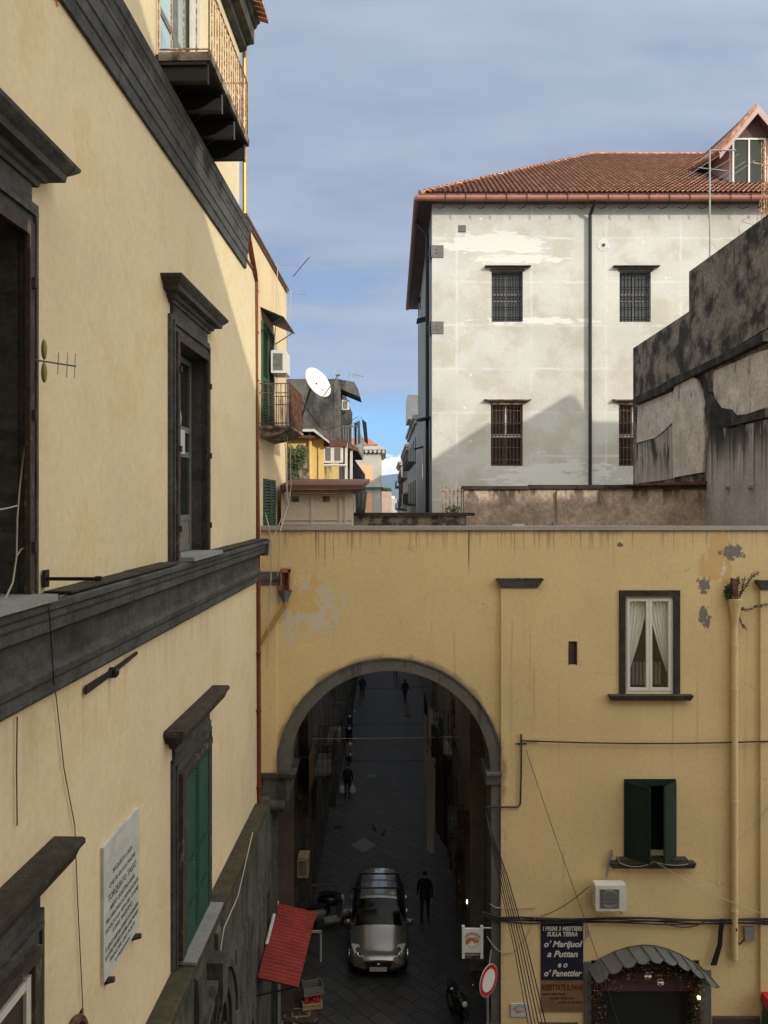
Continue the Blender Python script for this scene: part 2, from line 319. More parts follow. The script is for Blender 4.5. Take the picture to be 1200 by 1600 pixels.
M['parapet'] = mat('mottled_stone_parapet', (.30,.25,.18), .97, var=.2, vscale=2, fine=.3, bump=.8, bscale=12, col2=(.08,.06,.045), mixs=(3.5,.42,.58))
M['coping'] = mat('coping_metal', (.42,.40,.38), .5, var=.1, fine=.1, bump=.03, metal=.3)
M['roofdeck'] = mat('grey_roof_deck', (.20,.19,.17), .95, var=.2, fine=.2, bump=.3)
def tile_mat():
    m = mat('terracotta_tiles', (.40,.16,.088), .85, var=.28, vscale=2.2, fine=.25, bump=.2, bscale=20, col2=(.56,.34,.22), mixs=(2.6,.46,.6), spots=((.16,.09,.07),5,.8)); return m
M['tile'] = tile_mat()
M['shed'] = mat('beige_painted_panel', (.62,.52,.40), .8, var=.05, fine=.05, bump=.05)
M['brownroof'] = mat('brown_sheet_roof', (.13,.06,.045), .7, var=.2, fine=.2, bump=.1)
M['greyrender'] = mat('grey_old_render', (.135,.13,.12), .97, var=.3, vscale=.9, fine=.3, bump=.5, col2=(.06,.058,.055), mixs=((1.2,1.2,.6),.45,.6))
M['awning'] = mat('red_corrugated_sheet', (.24,.028,.020), .7, var=.2, vscale=2, fine=.2, bump=.1, spots=((.45,.38,.3),6,.9))
M['leaf'] = mat('leaves', (.05,.085,.025), .7, var=.4, vscale=9, fine=.3, bump=0)
M['leafdry'] = mat('dry_leaves', (.11,.085,.05), .8, var=.3, vscale=9, fine=.3, bump=0)
M['cloth_d'] = mat('dark_cloth', (.016,.017,.024), .95, var=.2, fine=.2, bump=.1)
M['cloth_w'] = mat('pale_cloth', (.42,.40,.36), .95, var=.1, fine=.1, bump=.1)
M['cloth_b'] = mat('blue_grey_cloth', (.06,.075,.11), .95, var=.2, fine=.2, bump=.1)
M['cloth_r'] = mat('brown_red_cloth', (.12,.05,.04), .95, var=.2, fine=.2, bump=.1)
# ------------------------------------------------------------------ ground
SLf = lambda y: -2.8+.0135*y
SRf = lambda y: 2.27+.0096*y
def paving_mat():
    m = bpy.data.materials.new('basalt_paving'); m.use_nodes = True; t = m.node_tree; N = t.nodes; L = t.links; b = N['Principled BSDF']
    g = N.new('ShaderNodeNewGeometry'); mp = N.new('ShaderNodeMapping'); mp.inputs['Rotation'].default_value = (0, 0, R(45)); L.new(g.outputs['Position'], mp.inputs[0])
    br = N.new('ShaderNodeTexBrick'); br.inputs['Scale'].default_value = 1; br.inputs['Brick Width'].default_value = .8; br.inputs['Row Height'].default_value = .45
    br.inputs['Mortar Size'].default_value = .018; br.inputs['Mortar Smooth'].default_value = .4; br.inputs['Color1'].default_value = (.036,.035,.034,1); br.inputs['Color2'].default_value = (.054,.052,.050,1); br.inputs['Mortar'].default_value = (.008,.008,.008,1)
    dn = N.new('ShaderNodeTexNoise'); dn.inputs['Scale'].default_value = .9; dn.inputs['Detail'].default_value = 4; L.new(g.outputs['Position'], dn.inputs['Vector']); dv = N.new('ShaderNodeVectorMath'); dv.operation = 'MULTIPLY_ADD'; L.new(dn.outputs['Color'], dv.inputs[0]); dv.inputs[1].default_value = (.34,.34,0); L.new(mp.outputs[0], dv.inputs[2]); L.new(dv.outputs[0], br.inputs[0]); n = N.new('ShaderNodeTexNoise'); n.inputs['Scale'].default_value = 1.1; n.inputs['Detail'].default_value = 6; L.new(g.outputs['Position'], n.inputs['Vector'])
    mx = N.new('ShaderNodeMixRGB'); mx.blend_type = 'MULTIPLY'; mx.inputs[0].default_value = .8; L.new(br.outputs[0], mx.inputs[1])
    cr = N.new('ShaderNodeValToRGB'); cr.color_ramp.elements[0].position = .3; cr.color_ramp.elements[0].color = (.55,.55,.55,1); cr.color_ramp.elements[1].position = .7; cr.color_ramp.elements[1].color = (1.3,1.3,1.3,1)
    L.new(n.outputs[0], cr.inputs[0]); L.new(cr.outputs[0], mx.inputs[2]); L.new(mx.outputs[0], b.inputs['Base Color'])
    r = N.new('ShaderNodeMapRange'); r.inputs[3].default_value = .48; r.inputs[4].default_value = .75; L.new(n.outputs[0], r.inputs[0]); L.new(r.outputs[0], b.inputs['Roughness'])
    bp = N.new('ShaderNodeBump'); bp.inputs['Distance'].default_value = .04; bp.inputs['Strength'].default_value = .9; L.new(br.outputs['Fac'], bp.inputs['Height']); bp.invert = True
    n2 = N.new('ShaderNodeTexNoise'); n2.inputs['Scale'].default_value = 7; n2.inputs['Detail'].default_value = 5; L.new(g.outputs['Position'], n2.inputs['Vector'])
    bp2 = N.new('ShaderNodeBump'); bp2.inputs['Distance'].default_value = .02; bp2.inputs['Strength'].default_value = .6; L.new(n2.outputs[0], bp2.inputs['Height']); L.new(bp.outputs[0], bp2.inputs['Normal'])
    L.new(bp2.outputs[0], b.inputs['Normal']); return m
M['paving'] = paving_mat()
M['land'] = mat('distant_land', (.10,.11,.07), .95, var=.3, vscale=.002, fine=.1, bump=0)
mb = MB(); mb.quad((-12000,-300,-.01),(12000,-300,-.01),(12000,16000,-.01),(-12000,16000,-.01)); struct('ground', mb, M['land'], loc=(0,0,-.01))
mb = MB(); mb.quad((-8,-6,0),(30,-6,0),(30,320,0),(-8,320,0)); struct('road', mb, M['paving'], loc=(0,0,0))
# ------------------------------------------------------------------ wall with openings
def holed(mb, T, u0, u1, z0, z1, w, holes, depth=.25, m=0, mr=None):
    us = sorted({u0, u1, *[h[0] for h in holes], *[h[1] for h in holes]}); zs = sorted({z0, z1, *[h[2] for h in holes], *[h[3] for h in holes]})
    us = [a for a in us if u0 <= a <= u1]; zs = [a for a in zs if z0 <= a <= z1]
    for i in range(len(us)-1):
        for j in range(len(zs)-1):
            cu, cz = (us[i]+us[i+1])/2, (zs[j]+zs[j+1])/2
            if any(h[0] < cu < h[1] and h[2] < cz < h[3] for h in holes): continue
            mb.add([(us[i],w,zs[j]),(us[i+1],w,zs[j]),(us[i+1],w,zs[j+1]),(us[i],w,zs[j+1])], [(0,1,2,3)], m, T)
    for h in holes:
        a, b, c, d = h[:4]; q = w-depth; k = m if mr is None else mr
        mb.add([(a,w,c),(a,q,c),(a,q,d),(a,w,d)], [(0,1,2,3)], k, T); mb.add([(b,w,c),(b,q,c),(b,q,d),(b,w,d)], [(3,2,1,0)], k, T)
        mb.add([(a,w,d),(b,w,d),(b,q,d),(a,q,d)], [(0,1,2,3)], k, T); mb.add([(a,w,c),(b,w,c),(b,q,c),(a,q,c)], [(3,2,1,0)], k, T)
def louvre(T, u0, u1, z0, z1, w, th=.05, pitch=.065, mids=(), rail=.09, tilt=.03):
    mb = MB(T); s = rail; q = w-th
    mb.box(u0,u0+s,q,w,z0,z1); mb.box(u1-s,u1,q,w,z0,z1); zz = sorted([z0, *mids, z1-s])
    for z in zz: mb.box(u0+s,u1-s,q+.002,w-.002,z,z+s)
    for a, b in zip(zz, zz[1:]):
        n = max(1, int((b-a-s)/pitch)); st = (b-a-s)/n
        for k in range(n):
            z = a+s+(k+.5)*st
            mb.prism([(u0+s, w-.008, z-tilt), (u0+s, w-.002, z-tilt+.01), (u0+s, q+.012, z+tilt), (u0+s, q+.006, z+tilt-.01)], (u1-u0-2*s,0,0))
    return mb
# ------------------------------------------------------------------ palazzo on the left
def TP(u, w, z): return (-3.8+.0272*u+w, u-.0272*w, z)
pal = thing('palazzo', 'pale yellow palazzo filling the left side, with dark stone cornices and tall framed windows', 'building', (-6, 8, 0))
WIN_U = [6.9, 14.02]                                  # window axes
def zone(c, h): return (c-h, c+h)
UE = 20.2
mb = MB(TP)
up_holes = [(c-.98, c+.98, 13.58, 17.16) for c in WIN_U+[-.2]]
lo_holes = [(c-1.0, c+1.0, 6.9, 9.9) for c in (7.05, 14.15, -.1)]
oval = (8.75, 9.4, 7.7, 8.55)
holed(mb, TP, -5, UE, 6.87, 20.2, 0, up_holes+lo_holes+[oval], .42, 0, 1)
mb.add([(UE,0,6.8),(UE,-9,6.8),(UE,-9,20.2),(UE,0,20.2)], [(0,1,2,3)]); mb.add([(-5,0,0),(-5,-9,0),(-5,-9,27.5),(-5,0,27.5)], [(0,1,2,3)])
mb.add([(-5,-9,0),(25.5,-9,0),(25.5,-9,27.2),(-5,-9,27.2)], [(0,1,2,3)])
obj('wall', mb, [M['palazzo'], M['stone']], pal, smooth=False)
UU = 18.5
mb = MB(TP)
bal_door = (12.55, 14.9, 21.35, 24.3)
holed(mb, TP, -5, UU, 20.2, 25.7, -.05, [bal_door], .35, 0)
mb.add([(UU,-.05,20.2),(UU,-9,20.2),(UU,-9,25.7),(UU,-.05,25.7)], [(0,1,2,3)])
mb.add([(-5,-.05,25.7),(UU,-.05,25.7),(UU,-9,27.2),(-5,-9,27.2)], [(0,1,2,3)]); mb.add([(-5,.05,20.25),(UE,.05,20.25),(UE,-9,20.25),(-5,-9,20.25)], [(0,1,2,3)])
obj('upper_wall', mb, M['palazzo'], pal, smooth=False)
mb = MB(TP); mb.box(-4.9, UU-.5, -5, -.6, 7, 25.5); obj('interior', mb, M['dark'], pal, smooth=False)
# eaves cornice with tiles
mb = MB(TP)
mb.profile([(.0,24.93),(.03,24.95),(.10,24.98),(.12,25.08),(.28,25.12),(.28,25.45),(.33,25.48),(.36,25.56),(.42,25.6),(.0,25.7)], -5, UU+.1, close=-.15)
co = obj('eaves_cornice', mb, M['base'], pal, angle=20)
mb = MB(TP)
for i in range(118):
    u = -4.8+i*.2
    mb.prism([(u+.09*math.cos(a), .60, 25.64+.07*math.sin(a)) for a in [math.pi*k/6 for k in range(7)]], (0,-1.2,.35))
obj('eaves_tiles', mb, M['tile'], co)
# great band between the storeys
def crown(prof, name, u0, u1, mt, dz=0, ret=None):
    mb = MB(TP); mb.profile([(a, b+dz) for a, b in prof], u0, u1, close=-.02)
    return obj(name, mb, mt, pal, angle=20)
band = [(.05,19.98),(.055,20.15),(.075,20.17),(.075,20.33),(.095,20.35),(.095,20.58),(.11,20.60),(.10,20.68),(.13,20.78),(.15,20.80),(.16,20.84),(.18,20.92),(.16,20.96)]
crown(band, 'band_cornice', -5, 18.85, M['stone'])
strg = [(.06,12.46),(.09,12.50),(.09,12.62),(.12,12.66),(.14,12.74),(.10,12.78),(.08,12.82),(.08,13.12),(.16,13.16),(.24,13.2),(.24,13.30),(.27,13.34),(.27,13.40),(.31,13.43),(.31,13.49),(.29,13.51),(0,13.54)]
sc = crown(strg, 'string_cornice', -5, UE+.03, M['stone'])
mb = MB(TP)   # return round the corner
pr = [(a, b) for a, b in strg if b > 13.1]
mb.prism([(UE+.03+a*1.0, .31, b) for a, b in pr]+[(UE+.03,.31,13.54),(UE+.03,.31,13.12)], (0,-.6,0)); obj('cornice_return', mb, M['stone'], sc)
mb = MB(TP)   # uneven slabs on top of the cornice
u = -4.9
while u < UE-.15:
    L_ = random.uniform(.5, 1.1); e = min(u+L_, UE+.1); h = random.uniform(.012, .03)
    if not any(abs((u+e)/2-c) < 1.25 for c in WIN_U): mb.box(u, e-.015, .0, .30, 13.535, 13.535+h)
    u = e
obj('cornice_top', mb, M['stonetop'], sc)
# windows
def cornice_hood(c, zt, hw, ew, ht=.35, lower=False):
    mb = MB(TP)
    pr = [(.04,zt-ht),(.08,zt-ht),(.09,zt-ht+.05),(.13,zt-ht+.07),(.14,zt-ht+.13),(.24,zt-ht+.15),(.25,zt-ht+.22),(.29,zt-.10),(.33,zt-.05),(.34,zt-.015),(.33,zt)]
    if lower: pr = [(.04,zt-ht),(.10,zt-ht),(.16,zt-ht+.10),(.26,zt-ht+.17),(.30,zt-.10),(.33,zt-.08),(.33,zt-.03),(.31,zt)]
    # mitred ends: each profile point reaches out as far sideways as it does forwards
    n = len(pr); a = [(c-hw-(p[0]-.04)*ew, p[0], p[1]) for p in pr]+[(c-hw-(pr[-1][0]-.04)*ew, -.02, zt),(c-hw, -.02, zt-ht)]
    b = [(2*c-p[0], p[1], p[2]) for p in a]; q = len(a)
    mb.add(a+b, [tuple(range(q-1,-1,-1)), tuple(range(q,2*q))]+[(i,(i+1)%q,q+(i+1)%q,q+i) for i in range(q)])
    for s_ in (-1, 1):                                   # closed side returns
        e = [(c+s_*(hw+(p[0]-.04)*ew), p[0], p[1]) for p in pr]; f = [(x, -.02, z) for x, _, z in e]
        mb.add(e+f, [(i, i+1, n+i+1, n+i) for i in range(n-1)])
    return mb
def wframe(c, z0, z1, h0, h1, zt_, w0=.06):
    """stone surround with ears round an opening c-h0..c+h0"""
    mb = MB(TP); o = h1
    mb.box(c-o, c-h0, -.02, w0, z0, z1); mb.box(c+h0, c+o, -.02, w0, z0, z1); mb.box(c-o, c+o, -.02, w0+.002, z1, zt_)
    mb.box(c-o+.07, c-o+.12, w0, w0+.035, z0, z1+.2); mb.box(c+o-.12, c+o-.07, w0, w0+.035, z0, z1+.2)
    mb.box(c-o+.07, c+o-.07, w0+.002, w0+.037, z1+.20, z1+.25)
    return mb
for k, c in enumerate(WIN_U+[-.2]):
    wd = obj('upper_window', wframe(c, 13.54, 17.16, .98, 1.25, 17.5), M['stone'], pal)
    mb = MB(TP); mb.box(c-1.13, c+1.13, -.02, .05, 17.5, 17.70); obj('frieze', mb, M['stone'], wd)
    obj('hood', cornice_hood(c, 18.04, 1.15, 1.65, .36), M['stone'], wd, angle=20)
    mb = MB(TP)      # old timber lining round the opening
    mb.box(c-1.07, c-.94, .065, .12, 13.56, 17.25); mb.box(c+.94, c+1.04, .065, .12, 13.56, 17.25); mb.box(c-.94, c+.94, .065, .115, 17.12, 17.25)
    for s_ in (-1, 1):
        for z in (14.0, 15.3, 16.6): mb.box(c+s_*1.0-.03, c+s_*1.0+.03, .12, .16, z, z+.10)
    obj('timber_lining', mb, M['wood'], wd)
    mb = MB(TP); mb.box(c-1.0, c+1.0, -.30, .37, 13.52, 13.585); obj('sill', mb, M['sillstone'], wd)
    mb = MB(TP); f = -.22
    for a, b in ((c-.98, c-.02), (c+.02, c+.98)):
        mb.box(a, a+.09, f-.05, f, 13.6, 17.1); mb.box(b-.09, b, f-.05, f, 13.6, 17.1)
        for z in (13.6, 14.15, 15.3, 15.75, 17.0): mb.box(a+.09, b-.09, f-.045, f-.005, z, z+.10)
        mb.box(a+.09, b-.09, f-.04, f-.02, 13.7, 14.15)
    obj('sash', mb, M['greywood'], wd)
    mb = MB(TP); mb.box(c-.95, c+.95, f-.035, f-.028, 14.2, 17.08); obj('pane', mb, M['glass'], wd)
    if k == 1:
        mb = MB(TP); mb.prism([(c-.02, f-.02, 16.9), (c+.35, f-.02, 16.0), (c+.30, f-.02, 15.85), (c-.3, f-.02, 15.85), (c-.3,f-.02,16.9)], (0,.012,0)); mb.box(c-.3, c+.5, f+.0, f+.012, 15.35, 15.78); obj('notice', mb, M['marble'], wd)
for k, c in enumerate((7.05, 14.15, -.1)):
    wd = obj('lower_window', wframe(c, 6.9, 9.95, 1.0, 1.23, 10.3), M['stone'], pal)
    mb = MB(TP); mb.box(c-1.15, c+1.15, -.02, .055, 10.3, 10.52); obj('frieze', mb, M['stone'], wd)
    obj('hood', cornice_hood(c, 10.88, 1.15, 1.65, .38, True), M['stonetop'], wd, angle=20)
    mb = MB(TP); mb.box(c-1.1, c-.86, .065, .17, 7.0, 10.05); mb.box(c+.90, c+1.04, .065, .12, 7.0, 9.98); mb.box(c-1.0, c+1.0, .066, .15, 9.93, 10.04); obj('timber_lining', mb, M['wood'], wd)
    mb = MB(TP); mb.box(c-1.02, c+.95, 0.0, .36, 6.885, 6.935); obj('sill', mb, M['sillstone'], wd)
    if k != 0:
        for a, b in ((c-.84, c-.005), (c+.005, c+.86)):
            mbs = louvre(TP, a, b, 6.95, 9.92, .13, mids=(7.6, 8.35)); obj('shutter', mbs, M['green'], wd)
    else:
        mb = MB(TP)
        for a, b in ((c-.9, c-.01), (c+.01, c+.9)):
            mb.box(a, a+.10, .02, .08, 6.95, 9.8); mb.box(b-.10, b, .02, .08, 6.95, 9.8)
            for z in (6.95, 7.9, 8.8, 9.70): mb.box(a+.1, b-.1, .025, .075, z, z+.09)
        obj('sash', mb, M['whitewood'], wd); mb = MB(TP); mb.box(c-.9, c+.9, .035, .045, 7, 9.8); obj('pane', mb, M['glass'], wd)
# oval light low on the wall
mb = MB(TP); ring = [(9.07+.30*math.cos(a), .05, 8.18+.42*math.sin(a)) for a in [2*math.pi*i/20 for i in range(20)]]
mb.tube(ring+ring[:1], .05, 6); ow = obj('oval_window', mb, M['rustd'], pal)
# stone base storey
mb = MB(TP); BE = 25.4
prt = (13.2, 15.6, 0, 4.4)
holed(mb, TP, -5, BE, 0, 6.80, .27, [prt, (17.4,18.4,0,3.0), (20.3,20.9,2.9,4.5)], .35)
mb.add([(BE,.27,0),(BE,-3,0),(BE,-3,6.8),(BE,.27,6.8)], [(0,1,2,3)]); mb.add([(-5,-3,6.8),(BE,-3,6.8),(BE,.27,6.8),(-5,.27,6.8)], [(0,1,2,3)])
bs = obj('stone_base', mb, M['base'], pal, smooth=False)
mb = MB(TP)
for z in (.7, 1.35, 2.0, 2.65, 3.3, 3.95, 4.6, 5.25, 5.9):
    off = random.random()
    u = -4.9+off
    while u < 19.6:
        L_ = random.uniform(.8, 1.3)
        if not (12.4 < u+L_/2 < 16.4 and z < 6.0) and not (17.0 < u+L_/2 < 18.8 and z < 3.3) and not (z > 5.3): mb.box(u, min(u+L_-.04, 19.7), .26, .26+random.uniform(.035,.06), z-.62, z-.02)
        u += L_
obj('rusticated_block', mb, M['base'], bs)['kind'] = 'stuff'
mb = MB(TP); mb.profile([(.27,6.55),(.30,6.60),(.30,6.70),(.35,6.76),(.35,6.85),(.33,6.87)], -5, 12.98, close=0); mb.profile([(.27,6.55),(.30,6.60),(.30,6.70),(.35,6.76),(.35,6.85),(.33,6.87)], 15.2, UE, close=0); mb.profile([(.27,6.55),(.30,6.60),(.30,6.70),(.33,6.76),(.33,6.85),(.30,6.87)], 12.98, 15.2, close=0)
obj('base_cornice', mb, M['moss'], bs, angle=20)
def arch_ring(mb, T, c, zs, r0, r1, w0, w1, n=20, a0=0, a1=math.pi, m=0):
    A = [a0+(a1-a0)*i/n for i in range(n+1)]
    for i in range(n):
        p = [(c+r*math.cos(a), zs+r*math.sin(a)) for a in (A[i], A[i+1]) for r in (r0, r1)]
        mb.add([(p[0][0],w0,p[0][1]),(p[1][0],w0,p[1][1]),(p[3][0],w0,p[3][1]),(p[2][0],w0,p[2][1]),(p[0][0],w1,p[0][1]),(p[1][0],w1,p[1][1]),(p[3][0],w1,p[3][1]),(p[2][0],w1,p[2][1])],
               [(0,3,2,1),(4,5,6,7),(0,1,5,4),(1,2,6,5),(2,3,7,6),(3,0,4,7)], m, T)
mb = MB(TP); arch_ring(mb, TP, 14.4, 4.4, 1.2, 1.5, .25, .42); arch_ring(mb, TP, 14.4, 4.4, 1.5, 1.62, .25, .48); arch_ring(mb, TP, 14.4, 4.4, 1.05, 1.2, .2, .36)
mb.box(12.9,13.2,.25,.42,0,4.4); mb.box(15.6,15.9,.25,.42,0,4.4); mb.box(14.2,14.6,.25,.56,5.55,6.3)
pt = obj('portal', mb, M['base'], bs)
mb = MB(TP); mb.prism([(13.2,.24,4.4)]+[(14.4-1.2*math.cos(a), .24, 4.4+1.2*math.sin(a)) for a in [math.pi*i/16 for i in range(17)]], (0,.045,0)); obj('fanlight', mb, M['dark'], pt)
mb = MB(TP)
for i in range(1, 6): a = math.pi*i/6; mb.tube([(14.4,.31,4.45),(14.4+1.15*math.cos(a),.31,4.4+1.15*math.sin(a))], .02, 5)
mb.box(13.2,15.6,.29,.34,4.36,4.46); mb.box(13.25,14.38,.1,.16,0,4.36); mb.box(14.42,15.55,.1,.16,0,4.36); obj('door_leaf', mb, M['wood'], pt)
mb = MB(TP)
for u in (13.35, 14.75):
    mb = MB(TP); mb.prism([(u,.27,6.55),(u,.34,6.5),(u,.36,5.9),(u,.33,5.5),(u,.27,5.1)], (.26,0,0)); obj('bracket', mb, M['base'], bs)
# balcony
bz = 21.24; b0, b1, bw = 12.3, 15.25, .78
mb = MB(TP); mb.box(b0, b1, -.1, bw, bz, bz+.13); bl = obj('balcony', mb, M['iron'], pal)
mb = MB(TP); mb.box(b0-.02,b1+.02,bw-.02,bw+.035,bz+.02,bz+.16); mb.box(b0-.02,b0+.02,0,bw,bz+.02,bz+.15); obj('edge_plate', mb, M['parapet'], bl)
for u in (b0+.04, b0+.98, b0+1.92, b1-.10):
    mb = MB(TP); mb.box(u-.02, u+.02, -.1, bw-.03, bz-.27, bz-.02); mb.box(u-.06,u+.06,-.1,bw-.03,bz-.045,bz-.005); mb.box(u-.06,u+.06,-.1,bw-.03,bz-.29,bz-.262)
    mb.tube([(u,bw-.03,bz+.06),(u,bw-.03,bz-.33)], .022, 6); obj('beam', mb, M['iron'], bl)
mb = MB(TP)
for u in (b0+.5, b0+1.45, b0+2.4): mb.tube([(u-.42,bw-.1,bz-.03),(u+.42,.05,bz-.03)], .018, 5)
obj('brace', mb, M['rustd'], bl)
mb = MB(TP); zr = bz+1.22
for (p, q) in (((b0,0),(b0,bw)),((b0,bw),(b1,bw)),((b1,bw),(b1,0))):
    ln = math.hypot(q[0]-p[0], q[1]-p[1]); n = max(2, int(ln/.165))
    for zz_ in (bz+.20, zr): mb.tube([(p[0],p[1],zz_),(q[0],q[1],zz_)], .016, 5)
    for i in range(n+1): t = i/n; a = p[0]+(q[0]-p[0])*t; b = p[1]+(q[1]-p[1])*t; mb.tube([(a,b,bz+.12),(a,b,zr)], .012, 5)
obj('railing', mb, M['rust'], bl)
u0, u1, z0, z1 = bal_door; dr = None
mb = MB(TP); f = -.14
for a, b in ((u0, (u0+u1)/2-.01), ((u0+u1)/2+.01, u1)):
    mb.box(a,a+.12,f-.05,f,z0,z1); mb.box(b-.12,b,f-.05,f,z0,z1)
    for z in (z0, z0+1.0, z1-.12): mb.box(a+.12,b-.12,f-.045,f-.005,z,z+.12)
dr = obj('balcony_door', mb, M['greywood'], pal)
mb = MB(TP); mb.box(u0+.1,u1-.1,f-.03,f-.022,z0+.1,z1-.1); obj('pane', mb, M['blueglass'], dr)
mb = MB(TP)
mb.box(u1-.62,u1-.05,-.06,-.02,z0,z1-.05); mb.box(u1-.5,u1-.45,-.021,.0,z0,z1-.05)
obj('open_leaf', mb, M['whitewood'], dr)
# drainpipes of the palazzo
def P3(px, py, y): return PX(px, py, y)
mb = MB(); p = [P3(382,78,18.9), P3(382.5,340,18.95)]; mb.tube(p, .055, 10); single('brass_drainpipe', mb, M['gold'], 'bright yellow drainpipe at the corner under the top balcony, against the sky', 'drainpipe')
mb = MB(); p = [P3(388,352,18.9), P3(389,372,19.05), P3(398.5,425,19.9), P3(400,440,20.2), P3(400,600,20.32), P3(403,836,20.35), P3(404,1000,20.4), P3(405,1252,20.45), P3(406,1480,20.4)]
mb.tube(p, .056, 10)
for py in (455,520,595,700,835,905,1020,1110,1230,1330,1400,1475): x, y, z = P3(400+(py-440)*.0065, py, 20.35); mb.tube([(x,y,z-.02),(x,y,z+.02)], .072, 10)
single('copper_drainpipe', mb, M['copper'], 'long red copper drainpipe running down the palazzo corner beside the archway', 'drainpipe')
# marble plaque
UPL0, UPL1 = 9.95, 11.28
mb = MB(TP); mb.box(UPL0, UPL1, .0, .045, 8.50, 10.19)
plq = single('marble_plaque', mb, M['marble'], 'white marble memorial plaque with engraved lines on the yellow wall', 'plaque')
M['ink'] = mat('engraved_lettering', (.035,.035,.035), .9, var=0, fine=0, bump=0)
def text(name, s, size, mt, parent, F, shear=0, bold=0, ext=.002, align='CENTER', sx=1, spacing=1, fit=None):
    """lettering as flat mesh; F maps (x,y,depth) on the sign to the world"""
    cu = bpy.data.curves.new('t', 'FONT'); cu.body = s; cu.size = size; cu.shear = shear; cu.offset = bold; cu.extrude = ext; cu.align_x = align; cu.space_character = spacing; cu.resolution_u = 3
    o = bpy.data.objects.new('t', cu); me = bpy.data.meshes.new_from_object(o); bpy.data.objects.remove(o); bpy.data.curves.remove(cu)
    if fit: xs = [v.co.x for v in me.vertices]; sx = fit/(max(xs)-min(xs))
    mb = MB(lambda a, b, c: F(a*sx, b, c)); mb.add([tuple(v.co) for v in me.vertices], [tuple(p.vertices) for p in me.polygons]); bpy.data.meshes.remove(me)
    return obj(name, mb, mt, parent, smooth=False)
lines = [("IN QUESTA CASA",.085,9.76),("CHE FU DI SUA MADRE",.085,9.62),("TORQUATO TASSO",.125,9.46),("ABITO QUATTRO ANNI",.085,9.33),("TRA FANCIULLO E ADOLESCENTE",.085,9.21),("ASSOLTO LA VITA DEL CUORE",.085,9.10),("E DELL INGEGNO",.085,9.00),
         ("SI SENTI NAPOLETANO E CAVALIERE",.085,8.87),("ILLUSTRE POI DELLA PATRIA E DEL MONDO",.085,8.77),("PRINCIPE DEI POETI",.085,8.67)]
uc = (UPL0+UPL1)/2
for s_, sz, z in lines:
    text('inscription', s_, sz, M['ink'], plq, lambda a, b, c, z=z: TP(uc+a, .047+c, z-.03+b), fit=min(1.22, len(s_)*sz*.60), ext=.001)
text('inscription', "IL COMUNE DI NAPOLI", .06, M['ink'], plq, lambda a, b, c: TP(uc+a, .047+c, 8.55+b), ext=.001, sx=.9)
for u in (UPL0+.16, UPL1-.16): mb = MB(TP); mb.tube([(u,0,8.44),(u,.12,8.46)], [.05,.035], 7); obj('peg', mb, M['moss'], plq)
# iron wall anchor
mb = MB(TP); mb.prism([(9.38,.03,12.23),(9.40,.03,12.33),(10.27,.03,12.35),(11.18,.03,12.40),(11.18,.03,12.36),(10.27,.03,12.28)], (0,.025,0))
mb.tube([(10.27,0,12.3),(10.27,.08,12.3)], .07, 10); mb.ell(TPi := (10.27,.08,12.3), .06,.04,.06)
single('wall_anchor', mb, M['iron'], 'black iron anchor bar with round boss, under the cornice above the plaque', 'wall anchor')
mb = MB(TP); mb.box(8.32,8.42,.02,.05,13.60,13.78); mb.box(8.35,8.39,.05,.62,13.67,13.705); mb.tube([(8.37,.56,13.69),(8.37,.62,13.69)], .028, 8)
single('iron_bracket', mb, M['iron'], 'black iron rod sticking out above the cornice beside the nearest window', 'bracket')
# ------------------------------------------------------------------ archway building across the street
D = 21.0
def TB(x, w, z): return (x, D-w, z)
arch = thing('archway_building', 'ochre plastered building spanning the street on a wide dark arch', 'building', (3, 23, 0))
AC, AR, AZ, AK = .15, 2.64, 7.41, 1.0                         # arch axis, inner radius, springing height
X0, X1, ZT = -3.3, 14.0, 13.80
bx0, bx1 = -2.79, 3.09
winA = (xat(969,D), xat(1060,D), zat(1083,D), zat(924,D)); winB = (xat(975,D), xat(1056,D), zat(1338,D), zat(1217,D)); slot = (xat(889,D), xat(901,D), zat(1039,D), zat(1002,D))
dc = xat(1008, D); dr_ = 1.42; dz = zat(1545, D)
door = (dc-dr_, dc+dr_, 0, dz)
winC = (xat(1240,D), xat(1330,D), zat(1083,D), zat(924,D))
mb = MB(TB)
holed(mb, TB, bx1, X1, 0, ZT, 0, [winA, winB, winC, slot, (dc-dr_, dc+dr_, 0, dz+.75)], .4)
holed(mb, TB, X0, bx0, AZ-.02, ZT, 0, [], .2)
n = 40; A = [math.pi*i/n for i in range(n+1)]
ro = 2.92
xs = [AC-ro*math.cos(a) for a in A]; zs = [AZ+ro*math.sin(a) for a in A]; xs[0] = bx0; xs[-1] = bx1
for i in range(n): mb.add([(xs[i],0,zs[i]),(xs[i+1],0,zs[i+1]),(xs[i+1],0,ZT),(xs[i],0,ZT)], [(0,1,2,3)], 0, TB)
holed(mb, TB, X0, bx0, 0, AZ-.02, -.02, [], .2, 2)
mb.add([(bx1,0,0),(bx1,-.25,0),(bx1,-.25,AZ),(bx1,0,AZ)], [(0,1,2,3)])
mb.add([(X0,-3.6,ZT-.12),(X1,-3.6,ZT-.12),(X1,.0,ZT-.12),(X0,.0,ZT-.12)], [(0,1,2,3)], 1, TB)
